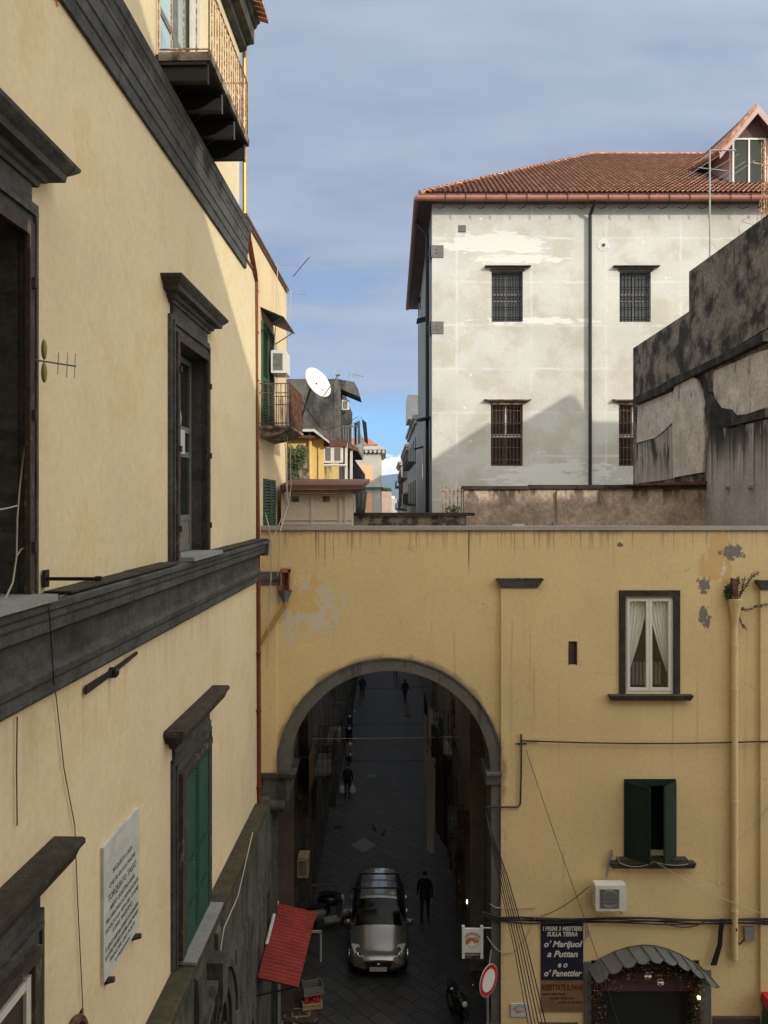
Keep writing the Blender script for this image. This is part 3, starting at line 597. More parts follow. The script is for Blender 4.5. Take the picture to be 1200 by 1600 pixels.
# body behind: ceiling of the passage, side wall, back
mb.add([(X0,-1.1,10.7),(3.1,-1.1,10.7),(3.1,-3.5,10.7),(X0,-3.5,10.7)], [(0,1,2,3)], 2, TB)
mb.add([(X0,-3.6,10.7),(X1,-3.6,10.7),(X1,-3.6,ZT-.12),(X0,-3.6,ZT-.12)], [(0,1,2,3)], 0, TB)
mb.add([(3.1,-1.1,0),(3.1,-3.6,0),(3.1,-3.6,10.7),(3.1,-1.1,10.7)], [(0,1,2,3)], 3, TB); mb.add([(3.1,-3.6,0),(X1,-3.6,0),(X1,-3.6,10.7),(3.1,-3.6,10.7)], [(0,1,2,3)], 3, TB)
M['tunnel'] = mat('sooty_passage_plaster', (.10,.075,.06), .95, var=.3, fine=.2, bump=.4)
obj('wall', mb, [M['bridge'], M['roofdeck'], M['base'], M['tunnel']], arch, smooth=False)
mb = MB(TB); mb.box(4.4, 10.2, -3.4, -.55, .0, 13.4); obj('interior', mb, M['dark'], arch, smooth=False)
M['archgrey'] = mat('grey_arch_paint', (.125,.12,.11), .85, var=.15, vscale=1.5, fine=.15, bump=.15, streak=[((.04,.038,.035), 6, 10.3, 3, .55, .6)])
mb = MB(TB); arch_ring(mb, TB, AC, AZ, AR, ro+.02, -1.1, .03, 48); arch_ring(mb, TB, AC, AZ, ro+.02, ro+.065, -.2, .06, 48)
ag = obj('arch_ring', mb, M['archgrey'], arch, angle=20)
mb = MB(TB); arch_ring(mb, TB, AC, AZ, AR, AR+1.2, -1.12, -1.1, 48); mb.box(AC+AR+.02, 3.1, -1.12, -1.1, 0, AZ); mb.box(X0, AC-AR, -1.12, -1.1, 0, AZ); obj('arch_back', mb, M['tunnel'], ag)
# right pier
mb = MB(TB); mb.box(AC+AR+.02, 3.07, -1.08, .03, .8, AZ-.35); mb.box(AC+AR-.03, 3.10, -1.1, .07, 0, .8)
pr = obj('pier', mb, M['archgrey'], arch)
mb = MB(TB); mb.profile([(.03,AZ-.35),(.07,AZ-.33),(.09,AZ-.12),(.12,AZ-.08),(.12,AZ-.02),(.10,AZ)], AC+AR-.12, 3.075, close=-1.12); obj('capital', mb, M['archgrey'], pr)
# left springing: capital over a rounded corbel
mb = MB(TB); cx0, cx1 = xat(410,D), AC-AR+.02
mb.hexa([(cx0,-1.1,AZ-.12),(cx1+.14,-1.1,AZ-.12),(cx1+.14,.16,AZ-.12),(cx0,.16,AZ-.12),(cx0,-1.1,AZ),(cx1+.17,-1.1,AZ),(cx1+.17,.19,AZ),(cx0,.19,AZ)])
mb.box(cx0, cx1+.08, -1.1, .11, AZ-.2, AZ-.12); mb.prism([(cx0,.08,AZ-.2),(cx1+.06,.08,AZ-.2),(cx1-.02,.08,AZ-.75),(cx1-.12,.08,AZ-.95),(cx0,.08,AZ-1.0)], (0,-1.1,0))
mb.tube([(cx0,.06,AZ-.86),(cx1-.12,.06,AZ-.86)], [.17,.15], 12)
obj('corbel', mb, M['base'], arch)
mb = MB(TB); mb.box(X0, X1, -.28, .045, ZT, ZT+.045); mb.box(X0, X1, .02, .05, ZT-.06, ZT-.002); obj('coping', mb, M['coping'], arch)
# pilasters with mossy caps
def pil(p0, p1, ptop, zbot, w=.09):
    mb = MB(TB); a, b = xat(p0,D), xat(p1,D); zt = zat(ptop,D); mb.box(a, b, -.01, w, zbot, zt)
    o = obj('pilaster', mb, M['bridge'], arch)
    e = .12; c = MB(TB)
    c.hexa([(a+.02,0,zt),(b-.02,0,zt),(b-.02,w+.03,zt),(a+.02,w+.03,zt),(a-e,0,zt+.22),(b+e,0,zt+.22),(b+e,w+.13,zt+.22),(a-e,w+.13,zt+.22)]); obj('cap', c, M['slate'], o)
    c = MB(TB)
    for i in range(60):
        x = random.uniform(a-e+.02, b+e-.02); q = random.uniform(.01, w+.11); s_ = random.uniform(.02,.05); c.ell((x,q,zt+.225), s_*1.3,s_,s_*.8, 6, 4)
    c.box(a-e-.01,b+e+.01,0,w+.14,zt+.22,zt+.245); obj('moss', c, M['moss'], o)['kind'] = 'stuff'
    return o
pil(782, 839.5, 918, .0); pil(1186, 1245, 921, 0)
mb = MB(TB); mb.box(xat(408,D), xat(433,D), -.01, .10, AZ, zat(908,D)); p = obj('pilaster', mb, M['bridge'], arch)
mb = MB(TB); mb.box(xat(407,D), xat(441,D), 0, .16, zat(905,D), zat(893,D)); mb.box(xat(408,D), xat(437,D), 0, .12, zat(914,D), zat(905,D)); obj('cap', mb, M['slate'], p)
mb = MB(TB); mb.profile([(.0,.0),(.07,.0),(.07,.78),(.04,.82)], 3.12, dc-dr_-.35, close=-.01); mb.profile([(.0,.0),(.07,.0),(.07,.95),(.04,.99)], dc+dr_+.35, X1, close=-.01); obj('plinth', mb, M['tunnel'], arch)
# window with curtains
def stone_frame(w4, t, wd, mt, name):
    a, b, c, d = w4; mb = MB(TB); mb.box(a-.03, a+t, -.06, wd, c, d); mb.box(b-t, b+.03, -.06, wd, c, d); mb.box(a-.03, b+.03, -.06, wd+.003, d-t, d+.03); return obj(name, mb, mt, arch)
fr = stone_frame(winA, .13, .05, M['stonetop'], 'curtain_window'); a, b, c, d = winA
mb = MB(TB); mb.hexa([(a-.27,0,c-.16),(b+.27,0,c-.16),(b+.27,.16,c-.16),(a-.27,.16,c-.16),(a-.33,0,c-.02),(b+.33,0,c-.02),(b+.33,.22,c-.02),(a-.33,.22,c-.02)]); obj('sill', mb, M['moss'], fr)
mb = MB(TB); a2, b2, d2 = a+.13, b-.13, d-.13; mid = (a2+b2)/2; f = -.02
mb.box(a2,a2+.05,f-.08,f,c,d2); mb.box(b2-.05,b2,f-.08,f,c,d2); mb.box(a2,b2,f-.082,f-.002,d2-.05,d2); mb.box(a2,b2,f-.082,f-.002,c,c+.05)
for p_, q_ in ((a2+.055, mid-.004), (mid+.004, b2-.055)):
    mb.box(p_,p_+.075,f-.05,f+.02,c+.055,d2-.055); mb.box(q_-.075,q_,f-.05,f+.02,c+.055,d2-.055); mb.box(p_+.075,q_-.075,f-.048,f+.018,d2-.13,d2-.055); mb.box(p_+.075,q_-.075,f-.048,f+.018,c+.055,c+.14)
obj('sash', mb, M['white'], fr)
mb = MB(TB); mb.box(a2,b2,f-.03,f-.024,c,d2)
gm = bpy.data.materials.new('clear_pane'); gm.use_nodes = True; g_ = gm.node_tree; bb = g_.nodes['Principled BSDF']; bb.inputs['Roughness'].default_value = .03; bb.inputs['Transmission Weight'].default_value = 0; bb.inputs['Base Color'].default_value = (.8,.85,.85,1)
tr = g_.nodes.new('ShaderNodeBsdfTransparent'); gl = g_.nodes.new('ShaderNodeBsdfGlossy'); gl.inputs['Roughness'].default_value = .03; fm = g_.nodes.new('ShaderNodeMixShader'); fm.inputs[0].default_value = .07
g_.links.new(tr.outputs[0], fm.inputs[1]); g_.links.new(gl.outputs[0], fm.inputs[2]); g_.links.new(fm.outputs[0], g_.nodes['Material Output'].inputs[0]); M['clear'] = gm
obj('pane', mb, M['clear'], fr)
M['curtain'] = mat('white_net_curtain', (.70,.72,.66), .9, var=.05, fine=.05, bump=0)
for s_ in (-1, 1):       # each curtain is drawn back to its outer edge
    mb = MB(TB); rows = 14; cols = 40; g = []; top = d2-.06; bot = c+.55
    for i in range(rows+1):
        t = i/rows; z = top+(bot-top)*t; wdth = (mid-a2-.1)*(1-t**1.4*.92)+.02
        for j in range(cols+1):
            q = j/cols; x = (a2+.08+q*wdth) if s_ < 0 else (b2-.08-q*wdth); g.append((x, f-.10+.018*math.sin(q*34+t*1.5), z))
    mb.add(g, [(i*(cols+1)+j, i*(cols+1)+j+1, (i+1)*(cols+1)+j+1, (i+1)*(cols+1)+j) for i in range(rows) for j in range(cols)])
    obj('curtain', mb, M['curtain'], fr)
mb = MB(TB)
for i in range(9): mb.box(mid-.45+i*.1,mid-.38+i*.1,-.38,-.33,c+.15,c+.75)
obj('radiator', mb, M['greywood'], fr)
fr = stone_frame(winC, .17, .05, M['wood'], 'side_window'); mb = MB(TB); mb.box(winC[0],winC[1],-.1,-.05,winC[2],winC[3]); obj('pane', mb, M['glass'], fr)
mb = MB(TB); a, b, c, d = slot; mb.box(a-.015,a+.01,-.1,.01,c,d); mb.box(b-.01,b+.015,-.1,.01,c,d); mb.box(a,b,-.12,-.06,c,d); obj('vent_slot', mb, M['tunnel'], arch)
# small window with open green shutters
a, b, c, d = winB; mb = MB(TB); mb.box(a,a+.05,-.15,.01,c,d); mb.box(b-.05,b,-.15,.01,c,d); mb.box(a,b,-.15,.012,d-.18,d); sw = obj('shutter_window', mb, M['greendark'], arch)
mb = MB(TB); mb.box(a-.2,b+.25,-.05,.2,c-.13,c-.0); mb.hexa([(a-.36,0,c-.24),(b+.42,0,c-.24),(b+.42,.18,c-.24),(a-.36,.18,c-.24),(a-.38,0,c-.10),(b+.46,0,c-.10),(b+.46,.22,c-.10),(a-.38,.22,c-.10)]); obj('sill', mb, M['moss'], sw)
def leaf(h0, ang, wdt, sgn):
    ca, sa = math.cos(ang), math.sin(ang)
    def T(u, w, z): return TB(h0+sgn*(u*ca-w*sa), .02+u*sa+w*ca, z)
    mb = MB(T); mb.box(0,wdt,0,.035,c+.02,d-.05); mb.box(.05,wdt-.05,.03,.042,c+.1,c+.95); mb.box(.05,wdt-.05,.03,.042,c+1.05,d-.15); return mb
obj('shutter', leaf(a+.02, R(43), .70, 1), M['greendark'], sw); obj('shutter', leaf(b-.02, R(44), .66, -1), M['greendark'], sw)
# bakery doorway
mb = MB(TB); sgn = .34
mb.box(dc-dr_-.19, dc-dr_, -.3, .04, 0, dz+.72); dw = obj('shop_doorway', mb, M['slate'], arch)
mb = MB(TB); mb.box(dc+dr_, dc+dr_+.30, -.3, .04, 0, dz+.5); obj('jamb', mb, M['slate'], dw)
mb = MB(TB); mb.box(dc-dr_,dc+dr_,-.36,-.30,0,dz+.8); obj('dark_glass', mb, M['glass'], dw)
M['purple'] = mat('purple_fascia', (.13,.065,.085), .7, var=.15, fine=.1, bump=.05)
mb = MB(TB); mb.box(dc-dr_+.1,dc+dr_-.1,-.29,-.2,zat(1556,D),zat(1530,D)); mb.tube([(dc-dr_,-.2,zat(1540,D)),(dc+dr_,-.2,zat(1540,D))],.05,8); obj('fascia', mb, M['purple'], dw)
mb = MB(TB); nseg = 9; cp = []
L0, L1 = xat(918,D), xat(1106,D)
for i in range(nseg+1):
    t = i/nseg; x = L0+(L1-L0)*t; z = zat(1512,D)+(zat(1477,D)-zat(1512,D))*math.sin(math.pi*min(1,t*1.02))**.8 - .16*t*(t > .5)*(t-.5)*2; cp.append((x, z))
for i in range(nseg):
    (xa, za), (xb, zb) = cp[i], cp[i+1]; dx = .14
    mb.prism([(xa,.0,za),(xb,.0,zb),(xb+.02,.0,zb+.03),(xa+.02,0,za+.03)], (0,.02,0))
    fr_ = [(xa+dx,.38,za-.17),(xa+dx+(xb-xa)*.3,.41,za-.215+(zb-za)*.3),(xa+dx+(xb-xa)*.65,.41,za-.215+(zb-za)*.65),(xb+dx-.01,.37,zb-.13)]
    mb.add([(xa,.02,za),(xb,.02,zb)]+[fr_[3],fr_[2],fr_[1],fr_[0]]+[(xa,.02,za-.02),(xb,.02,zb-.02)]+[(q[0],q[1],q[2]-.02) for q in (fr_[3],fr_[2],fr_[1],fr_[0])],
           [(0,1,2,3,4,5),(11,10,9,8,7,6),(0,5,11,6),(1,7,8,2),(2,8,9,3),(3,9,10,4),(4,10,11,5),(0,6,7,1)])
    mb.tube([(xb,.03,zb+.02),(xb+dx,.38,zb-.13)], .018, 5)
obj('canopy', mb, M['slate'], dw, angle=25)
# garland
mb = MB(TB); gb = MB(TB); path = []
for i in range(30):
    t = i/29; x = dc-dr_+.12+(2*dr_-.24)*t; z = zat(1534,D)+.42*math.sin(math.pi*t)+.0; path.append((x, z))
path = [(dc-dr_+.12, .3+i*.12) for i in range(16)]+path+[(dc+dr_-.14, 2.2-i*.12) for i in range(16)]
for (x, z) in path:
    for k in range(75):
        c_ = Vector((x+random.gauss(0,.10), .10+random.uniform(-.1,.14), z+random.gauss(0,.13))); dv = Vector((random.gauss(0,1),random.gauss(0,1),random.gauss(0,1))).normalized()*.055; e = dv.orthogonal().normalized()*.014
        mb.add([tuple(c_-e),tuple(c_+e),tuple(c_+dv)], [(0,1,2)])
    for _ in range(4): gb.ell((x+random.gauss(0,.10), .24+random.uniform(-.04,.04), z+random.gauss(0,.14)), *(random.choice((.010,.014,.02)),)*3, 6, 4, m=random.choice((0,1,1)))
M['ball_r'] = mat('red_glass_ball', (.4,.02,.02), .2, var=0, fine=0, bump=0, spec=.7); M['ball_g'] = mat('silver_ball', (.6,.56,.45), .25, var=0, fine=0, bump=0, metal=.8)
gl_ = single('christmas_garland', mb, M['leafdry'], 'christmas garland with baubles around the shop doorway under the curved grey canopy', 'garland', smooth=False)
obj('bauble', gb, [M['ball_r'], M['ball_g']], gl_)['kind'] = 'stuff'
mb = MB(TB); 
for q, (px, py) in enumerate(((1008,1517),(1027,1527))):
    for k in range(10):
        a = k*.63; mb.tube([(xat(px,D),.22,zat(py,D)),(xat(px,D)+.09*math.cos(a),.24,zat(py,D)+.09*math.sin(a))], .008, 4)
    mb.torus((xat(px,D),.22,zat(py,D)), .085, .012, 'y', 14, 5)
obj('wreath', mb, M['ball_g'], gl_)
M['lamp'] = mat('warm_lamp', (1,.85,.5), .4, var=0, fine=0, bump=0, emit=((1,.8,.35), 4))
mb = MB(TB); mb.ell((xat(1088,D),.16,zat(1553,D)), .045,.045,.045); obj('bulb', mb, M['lamp'], gl_)
# poster and bread sign
def board(name, p, mt, label, cat, th=.03, w0=.095):
    a, b, c, d = xat(p[0],D), xat(p[1],D), zat(p[3],D), zat(p[2],D); mb = MB(TB); mb.box(a,b,w0,w0+th,c,d); return single(name, mb, mt, label, cat)
M['posterblue'] = mat('navy_poster', (.018,.018,.04), .55, var=.3, vscale=2, fine=.1, bump=0)
M['posterbrown'] = mat('parchment_poster', (.22,.13,.065), .7, var=.2, vscale=2, fine=.1, bump=0)
M['letter'] = mat('cream_lettering', (.62,.60,.52), .7, var=0, fine=0, bump=0); M['letterr'] = mat('dark_red_lettering', (.09,.015,.01), .8, var=0, fine=0, bump=0)
po = board('poster', (845,911,1438,1530), M['posterblue'], 'tall navy sign with cream slanted words, left of the shop doorway', 'sign', w0=.0)
xc = xat(878,D)
for s_, py, sz, sh, wd_ in (("I PRIMI 3 MESTIERI",1453,.155,.2,62),("SULLA TERRA",1461.7,.155,.2,48),("o' Marijuol",1478.5,.225,.3,60),("a Puttan",1494,.225,.3,48),("e o",1510.3,.22,.3,15),("o' Panettier",1524,.225,.3,59)):
    text('lettering', s_, sz, M['letter'], po, lambda a, b, c, py=py: TB(xc+a, .033+c, zat(py,D)+b), shear=sh, bold=.006, fit=wd_*D/1250)
pb = board('bread_poster', (845,911,1531,1580), M['posterbrown'], 'brown parchment sign about respecting bread, just under the navy sign', 'sign', w0=.0)
text('lettering', "RISPETTATE IL PANE", .21, M['letterr'], pb, lambda a, b, c: TB(xc+a, .033+c, zat(1546,D)+b), fit=64*D/1250, bold=.004)
for s_, px, py, wd_ in (("sudore della fronte,",846,1553.5,37),("orgoglio del lavoro,",857,1560,39),("poesia di sacrificio.",871,1566.5,39)):
    text('lettering', s_, .095, M['letterr'], pb, lambda a, b, c, px=px, py=py: TB(xat(px,D)+a, .033+c, zat(py,D)+b), shear=.2, fit=wd_*D/1250, align='LEFT', ext=.001, bold=.002)
mb = MB(TB); mb.box(xat(915.5,D),xat(920,D),.0,.02,zat(1468,D),zat(1447,D)); t_ = single('small_notice', mb, M['marble'], 'thin white vertical label on the wall just right of the navy sign', 'sign')
text('lettering', "PANE", .08, M['ink'], t_, lambda a, b, c: TB(xat(917.8,D)-b+.03, .021+c, zat(1457.5,D)+a))
# tile plaque by the pier
pt_ = board('tile_plaque', (797,825,1564,1584), M['marble'], 'small white tile with a pink bread emblem low beside the archway', 'sign', w0=.092)
M['pink'] = mat('pink_paint', (.50,.25,.2), .7, var=.1, fine=0, bump=0)
mb = MB(TB); xx, zz = xat(811,D), zat(1574,D)
for k in range(9): a = math.pi*(.12+.095*k); mb.box(xx+.17*math.cos(a)-.008,xx+.17*math.cos(a)+.008,.122,.127,zz-.02+.13*math.sin(a)-.012,zz-.02+.13*math.sin(a)+.012)
obj('lettering', mb, M['ink'], pt_)
mb = MB(TB)
for (dx_, dz_, rx, rz) in ((-.07,.0,.05,.07),(.0,-.01,.05,.035),(.06,.0,.055,.025)): mb.ell((xx+dx_,.122,zz+dz_-.02), rx,.006,rz, 10,5)
obj('emblem', mb, M['pink'], pt_)
# air conditioner builder
def ac_unit(T, x, w, z, W=.8, H=.56, Dp=.3, legs=True, body=None, label='', back=True, square=True):
    """front faces +w; (x,w,z) is the lower left back corner"""
    mb = MB(T); e = .02
    mb.prism([(x+e,w,z),(x+W-e,w,z),(x+W,w,z+e),(x+W,w,z+H-e),(x+W-e,w,z+H),(x+e,w,z+H),(x,w,z+H-e),(x,w,z+e)], (0,Dp,0))
    root = single('air_conditioner', mb, body or M['white'], label, 'air conditioner')
    g = MB(T); cx, cz, rr = x+W*.38, z+H*.5, H*.40
    ga, gb_ = x+W*.14, x+W*.76
    g.box(ga,gb_,w+Dp,w+Dp+.004,z+H*.12,z+H*.86); obj('fan_opening', g, M['slate'], root)
    g = MB(T)
    for k in range(15): zz_ = z+H*.13+k*(H*.72)/14; g.box(ga,gb_,w+Dp+.005,w+Dp+.016,zz_-.007,zz_+.007)
    g.torus(((ga+gb_)/2,w+Dp+.018,z+H*.5),min(H*.34,(gb_-ga)*.42),.006,'y',20,4); obj('grille', g, M['metalgrey'], root)
    if legs:
        g = MB(T)
        for q in (x+.12, x+W-.16): g.box(q,q+.04,-.0,w+Dp+.06,z-.05,z-.002); g.box(q,q+.04,0,.03,z-.05,z+H*.6)
        obj('wall_bracket', g, M['metalgrey'], root)
    return root
r_ = ac_unit(TB, xat(924,D), .12, zat(1411,D), .80, .66, .30, label='white air conditioner on the ochre wall below the green shuttered window')
mb = MB(TB); mb.tube([(xat(955,D),.02,zat(1332,D)),(xat(955,D),.08,zat(1326,D)),(xat(950,D),.10,zat(1345,D)),(xat(946,D),.1,zat(1368,D))], .03, 7); mb.tube([(xat(958,D),.02,zat(1334,D)),(xat(952,D),.07,zat(1340,D)),(xat(948,D),.1,zat(1368,D))], .02, 6)
obj('hose', mb, M['metalgrey'], r_)
# downpipe with hopper
mb = MB(TB); px = 1145; mb.tube([(xat(px,D),.10,zat(968,D)),(xat(px,D),.10,zat(1490,D)),(xat(px,D),.08,zat(1497,D))], .085, 12); mb.tube([(xat(px,D),.13,zat(970,D)),(xat(px,D),.13,zat(955,D)),(xat(px,D),.14,zat(935,D))], [.09,.12,.19], 14)
for py in (972,1008,1075,1250,1420): mb.tube([(xat(px,D),.10,zat(py,D)-.03),(xat(px,D),.10,zat(py,D)+.03)], .10, 12)
dp = single('downpipe', mb, M['bridge'], 'ochre painted downpipe with funnel top at the right side of the facade', 'drainpipe')
mb = MB(TB); mb.prism([(xat(1138,D),.08,zat(935,D)),(xat(1148,D),.08,zat(935,D)),(xat(1147,D),.08,zat(905,D)),(xat(1139,D),.08,zat(902,D))], (0,.14,0)); obj('spout', mb, M['rustd'], dp)
def foliage(mb, T, c, r, n, s0=.03, s1=.06, flat=1.):
    for _ in range(n):
        d = Vector((random.gauss(0,1), random.gauss(0,1), random.gauss(0,1))).normalized()*random.random()**.45
        p = Vector(c)+Vector((d.x*r[0], d.y*r[1]*flat, d.z*r[2])); a = Vector((random.gauss(0,1),random.gauss(0,1),random.gauss(0,1))).normalized(); b = a.orthogonal().normalized(); s = random.uniform(s0, s1)
        mb.add([tuple(p-b*s*.35),tuple(p+a*s*.5),tuple(p+b*s*.35),tuple(p-a*s*.5)], [(0,1,2,3)], 0, T)
mb = MB(TB); foliage(mb, TB, (xat(1137,D),.14,zat(924,D)), (.16,.12,.24), 420, .04, .075); 
pl = single('wall_plant', mb, M['leaf'], 'green plant growing out of the downpipe funnel on the ochre wall', 'plant', smooth=False)
mb = MB(TB); stems = [[(1147,935),(1160,918),(1170,900),(1182,893)],[(1148,938),(1156,920),(1160,900)],[(1150,950),(1165,952),(1185,944),(1215,942)],[(1149,955),(1153,970),(1162,983)],[(1146,925),(1150,910),(1149,900)]]
for st in stems: mb.tube([(xat(a,D),.12+.02*i,zat(b,D)) for i, (a, b) in enumerate(st)], .012, 5)
for st in stems:
    for (a, b), (c_, d_) in zip(st, st[1:]):
        for t in (0,.25,.5,.75): foliage(mb, TB, (xat(a+(c_-a)*t,D),.14,zat(b+(d_-b)*t,D)), (.06,.05,.06), 9, .03, .06)
obj('dry_stem', mb, M['leafdry'], pl, smooth=False)
# junction box + meter
mb = MB(TB); mb.box(xat(1161,D),xat(1176,D),0,.12,zat(1467,D),zat(1447,D)); mb.box(xat(1160,D),xat(1177,D),0,.13,zat(1450,D),zat(1446,D)); jb = single('junction_box', mb, M['metalgrey'], 'small grey junction box on the wall right of the downpipe', 'junction box')
mb = MB(TB); mb.tube([(xat(1162,D),.05,zat(1466,D)),(xat(1154,D),.05,zat(1474,D)),(xat(1148,D),.05,zat(1466,D)),(xat(1146,D),.2,zat(1445,D))], .018, 6); obj('lead', mb, M['cable'], jb)
M['redpaint'] = mat('red_paint', (.45,.02,.02), .45, var=.1, fine=.1, bump=0)
mb = MB(TB); a, b = xat(1187,D), xat(1212,D); mb.box(a,b,.1,.5,0,zat(1575,D)); mb.box(a+.02,b-.02,.12,.48,zat(1575,D),zat(1558,D)); bn = single('clothes_bin', mb, M['green2'], 'green metal bin with a red lid at the far right foot of the wall', 'bin')
mb = MB(TB); mb.hexa([(a-.03,.07,zat(1560,D)),(b+.03,.07,zat(1560,D)),(b+.03,.53,zat(1560,D)),(a-.03,.53,zat(1560,D)),(a,.1,zat(1546,D)),(b,.1,zat(1546,D)),(b,.5,zat(1546,D)),(a,.5,zat(1546,D))]); obj('lid', mb, M['redpaint'], bn)
# hopper on the left, with branch pipe
mb = MB(TB); x0, z0 = xat(446.5,D), zat(940,D)
mb.tube([(x0,.16,zat(943,D)),(x0,.16,zat(939,D)),(x0,.16,zat(921,D))], [.06,.07,.19], 4); lf = single('rain_hopper', mb, M['slate'], 'grey funnel hopper with slanting copper pipe beside the palazzo corner', 'hopper')
mb = MB(TB); mb.tube([(x0,.16,zat(940,D)),(x0,.16,zat(946,D)),(xat(441,D),.18,zat(952,D)),(xat(409,D),.30,zat(1003,D))], .06, 9); obj('branch_pipe', mb, M['gold'], lf)
mb = MB(TB); mb.box(xat(440.5,D),xat(442,D),.06,.3,zat(920,D),zat(888,D)); mb.box(xat(453,D),xat(454.5,D),.06,.3,zat(920,D),zat(888,D)); mb.box(xat(440.5,D),xat(454.5,D),.06,.3,zat(893,D),zat(887,D)); mb.box(xat(442,D),xat(453,D),.06,.09,zat(922,D),zat(893,D)); obj('terracotta_duct', mb, M['tile'], lf)
mb = MB(TB); foliage(mb, TB, (xat(447,D),.2,zat(905,D)), (.05,.06,.15), 60, .03, .06); obj('sprout', mb, M['leaf'], lf, smooth=False)
# ------------------------------------------------------------------ on the roof of the archway building
def TW(x, y, z): return (x, y, z)
mb = MB(); a, b = xat(551,24.6), xat(727,24.6); mb.box(a, b, 24.35, 24.6, 13.68, zat(806,24.5)); q = MB(); q.box(a-.05, b+.25, 24.25, 24.68, zat(806,24.5)+.002, zat(801,24.5))
pp = single('stone_parapet', mb, M['parapet'], 'low mottled stone parapet with dark coping behind the arch roof', 'parapet wall'); obj('coping', q, M['stonetop'], pp)
YR = 25.6
mb = MB(); a, b = xat(725,YR), xat(1109,YR); mb.box(a, b, YR, YR+.35, 13.0, zat(764,YR)); mb.box(xat(869,YR), xat(881,YR), YR-.12, YR, 13.68, zat(768,YR)); mb.box(xat(862,YR), xat(888,YR), YR-.2, YR, 13.4, zat(815,YR))
rw = single('rough_wall', mb, M['rough'], 'rough pinkish rendered wall with black stains behind the flat roof', 'wall')
q = MB(); x = a-.05
while x < b-.2:
    e = min(x+random.uniform(1.2,2.6), b); dz_ = random.uniform(-.015,.02); q.box(x, e-.02, YR-.10, YR+.45, zat(764,YR)+.002+dz_, zat(758,YR)+dz_*2); x = e
obj('coping', q, M['stonetop'], rw)
mb = MB(); mb.hexa([(xat(975,YR),YR-.2,zat(759,YR)),(b+.02,YR-.2,zat(757,YR)),(b+.02,YR+.8,zat(757,YR)),(xat(975,YR),YR+.8,zat(759,YR)),(xat(975,YR),YR-.2,zat(757,YR)),(b+.02,YR-.2,zat(751,YR)),(b+.02,YR+.8,zat(751,YR)),(xat(975,YR),YR+.8,zat(757,YR))])
single('metal_sheet', mb, M['rustd'], 'rusty flat metal sheet lying on top of the rough wall by the dark wall', 'metal sheet')
mb = MB(); mb.box(xat(800,24.4),xat(818,24.4),24.2,24.5,13.69,13.80); single('roof_slab', mb, M['marble'], 'small white slab lying on the flat roof before the rough wall', 'slab')
mb = MB(); y = 25.9
for px in (692,697,703,709,715,721): mb.tube([(xat(px,y),y,13.2),(xat(px,y),y,zat(758+random.uniform(-2,3),y))], .018, 5)
for py in (768,795): mb.tube([(xat(690,y),y,zat(py,y)),(xat(724,y),y,zat(py,y))], .014, 5)
single('iron_railing', mb, M['rust'], 'rusty spiked iron railing at the left end of the rough wall', 'railing')
mb = MB(); foliage(mb, TW, (xat(708,25.5),25.5,zat(797,25.5)), (.3,.1,.16), 120, .05, .1); single('weed', mb, M['leaf'], 'small weeds growing at the foot of the rusty railing', 'plant', smooth=False)
# shed
YS = 23.5; mb = MB(); a, b = xat(441,YS), xat(551,YS); zt_ = zat(771,YS); mb.box(a, b, YS, YS+2.5, 13.68, zt_)
sh = single('roof_shed', mb, M['shed'], 'beige panelled shed with brown roof on the flat roof, left of the street gap', 'shed')
q = MB()
for px in (441,487.5,531,540): q.box(xat(px,YS)-.03, xat(px,YS)+.03, YS-.04, YS, 13.70, zt_-.002)
for py in (819,812,774): q.box(a, b-.02, YS-.035, YS, zat(py,YS)-.02, zat(py,YS)+.02)
obj('batten', q, M['shed'], sh)
q = MB(); q.hexa([(a-.02,YS-.35,zat(765,YS)),(xat(567,YS),YS-.35,zat(765,YS)),(xat(575,YS),YS+2.6,zat(765,YS)+.25),(a-.02,YS+2.6,zat(765,YS)+.25),(a-.02,YS-.35,zat(758,YS)),(xat(567,YS),YS-.35,zat(758,YS)),(xat(575,YS),YS+2.6,zat(758,YS)+.25),(a-.02,YS+2.6,zat(758,YS)+.25)])
q.box(a, b, YS-.3, YS-.22, zat(771,YS), zat(765,YS)-.002)
obj('roof', q, M['brownroof'], sh)
for px in (462, 510):
    q = MB(); x = xat(px,YS); q.box(x-.10,x+.10,YS-.03,YS,zat(784,YS),zat(775,YS))
    for k in range(5): zz_ = zat(783,YS)+k*.032; q.box(x-.09,x+.09,YS-.045,YS-.03,zz_,zz_+.018)
    obj('vent', q, M['parapet'], sh)
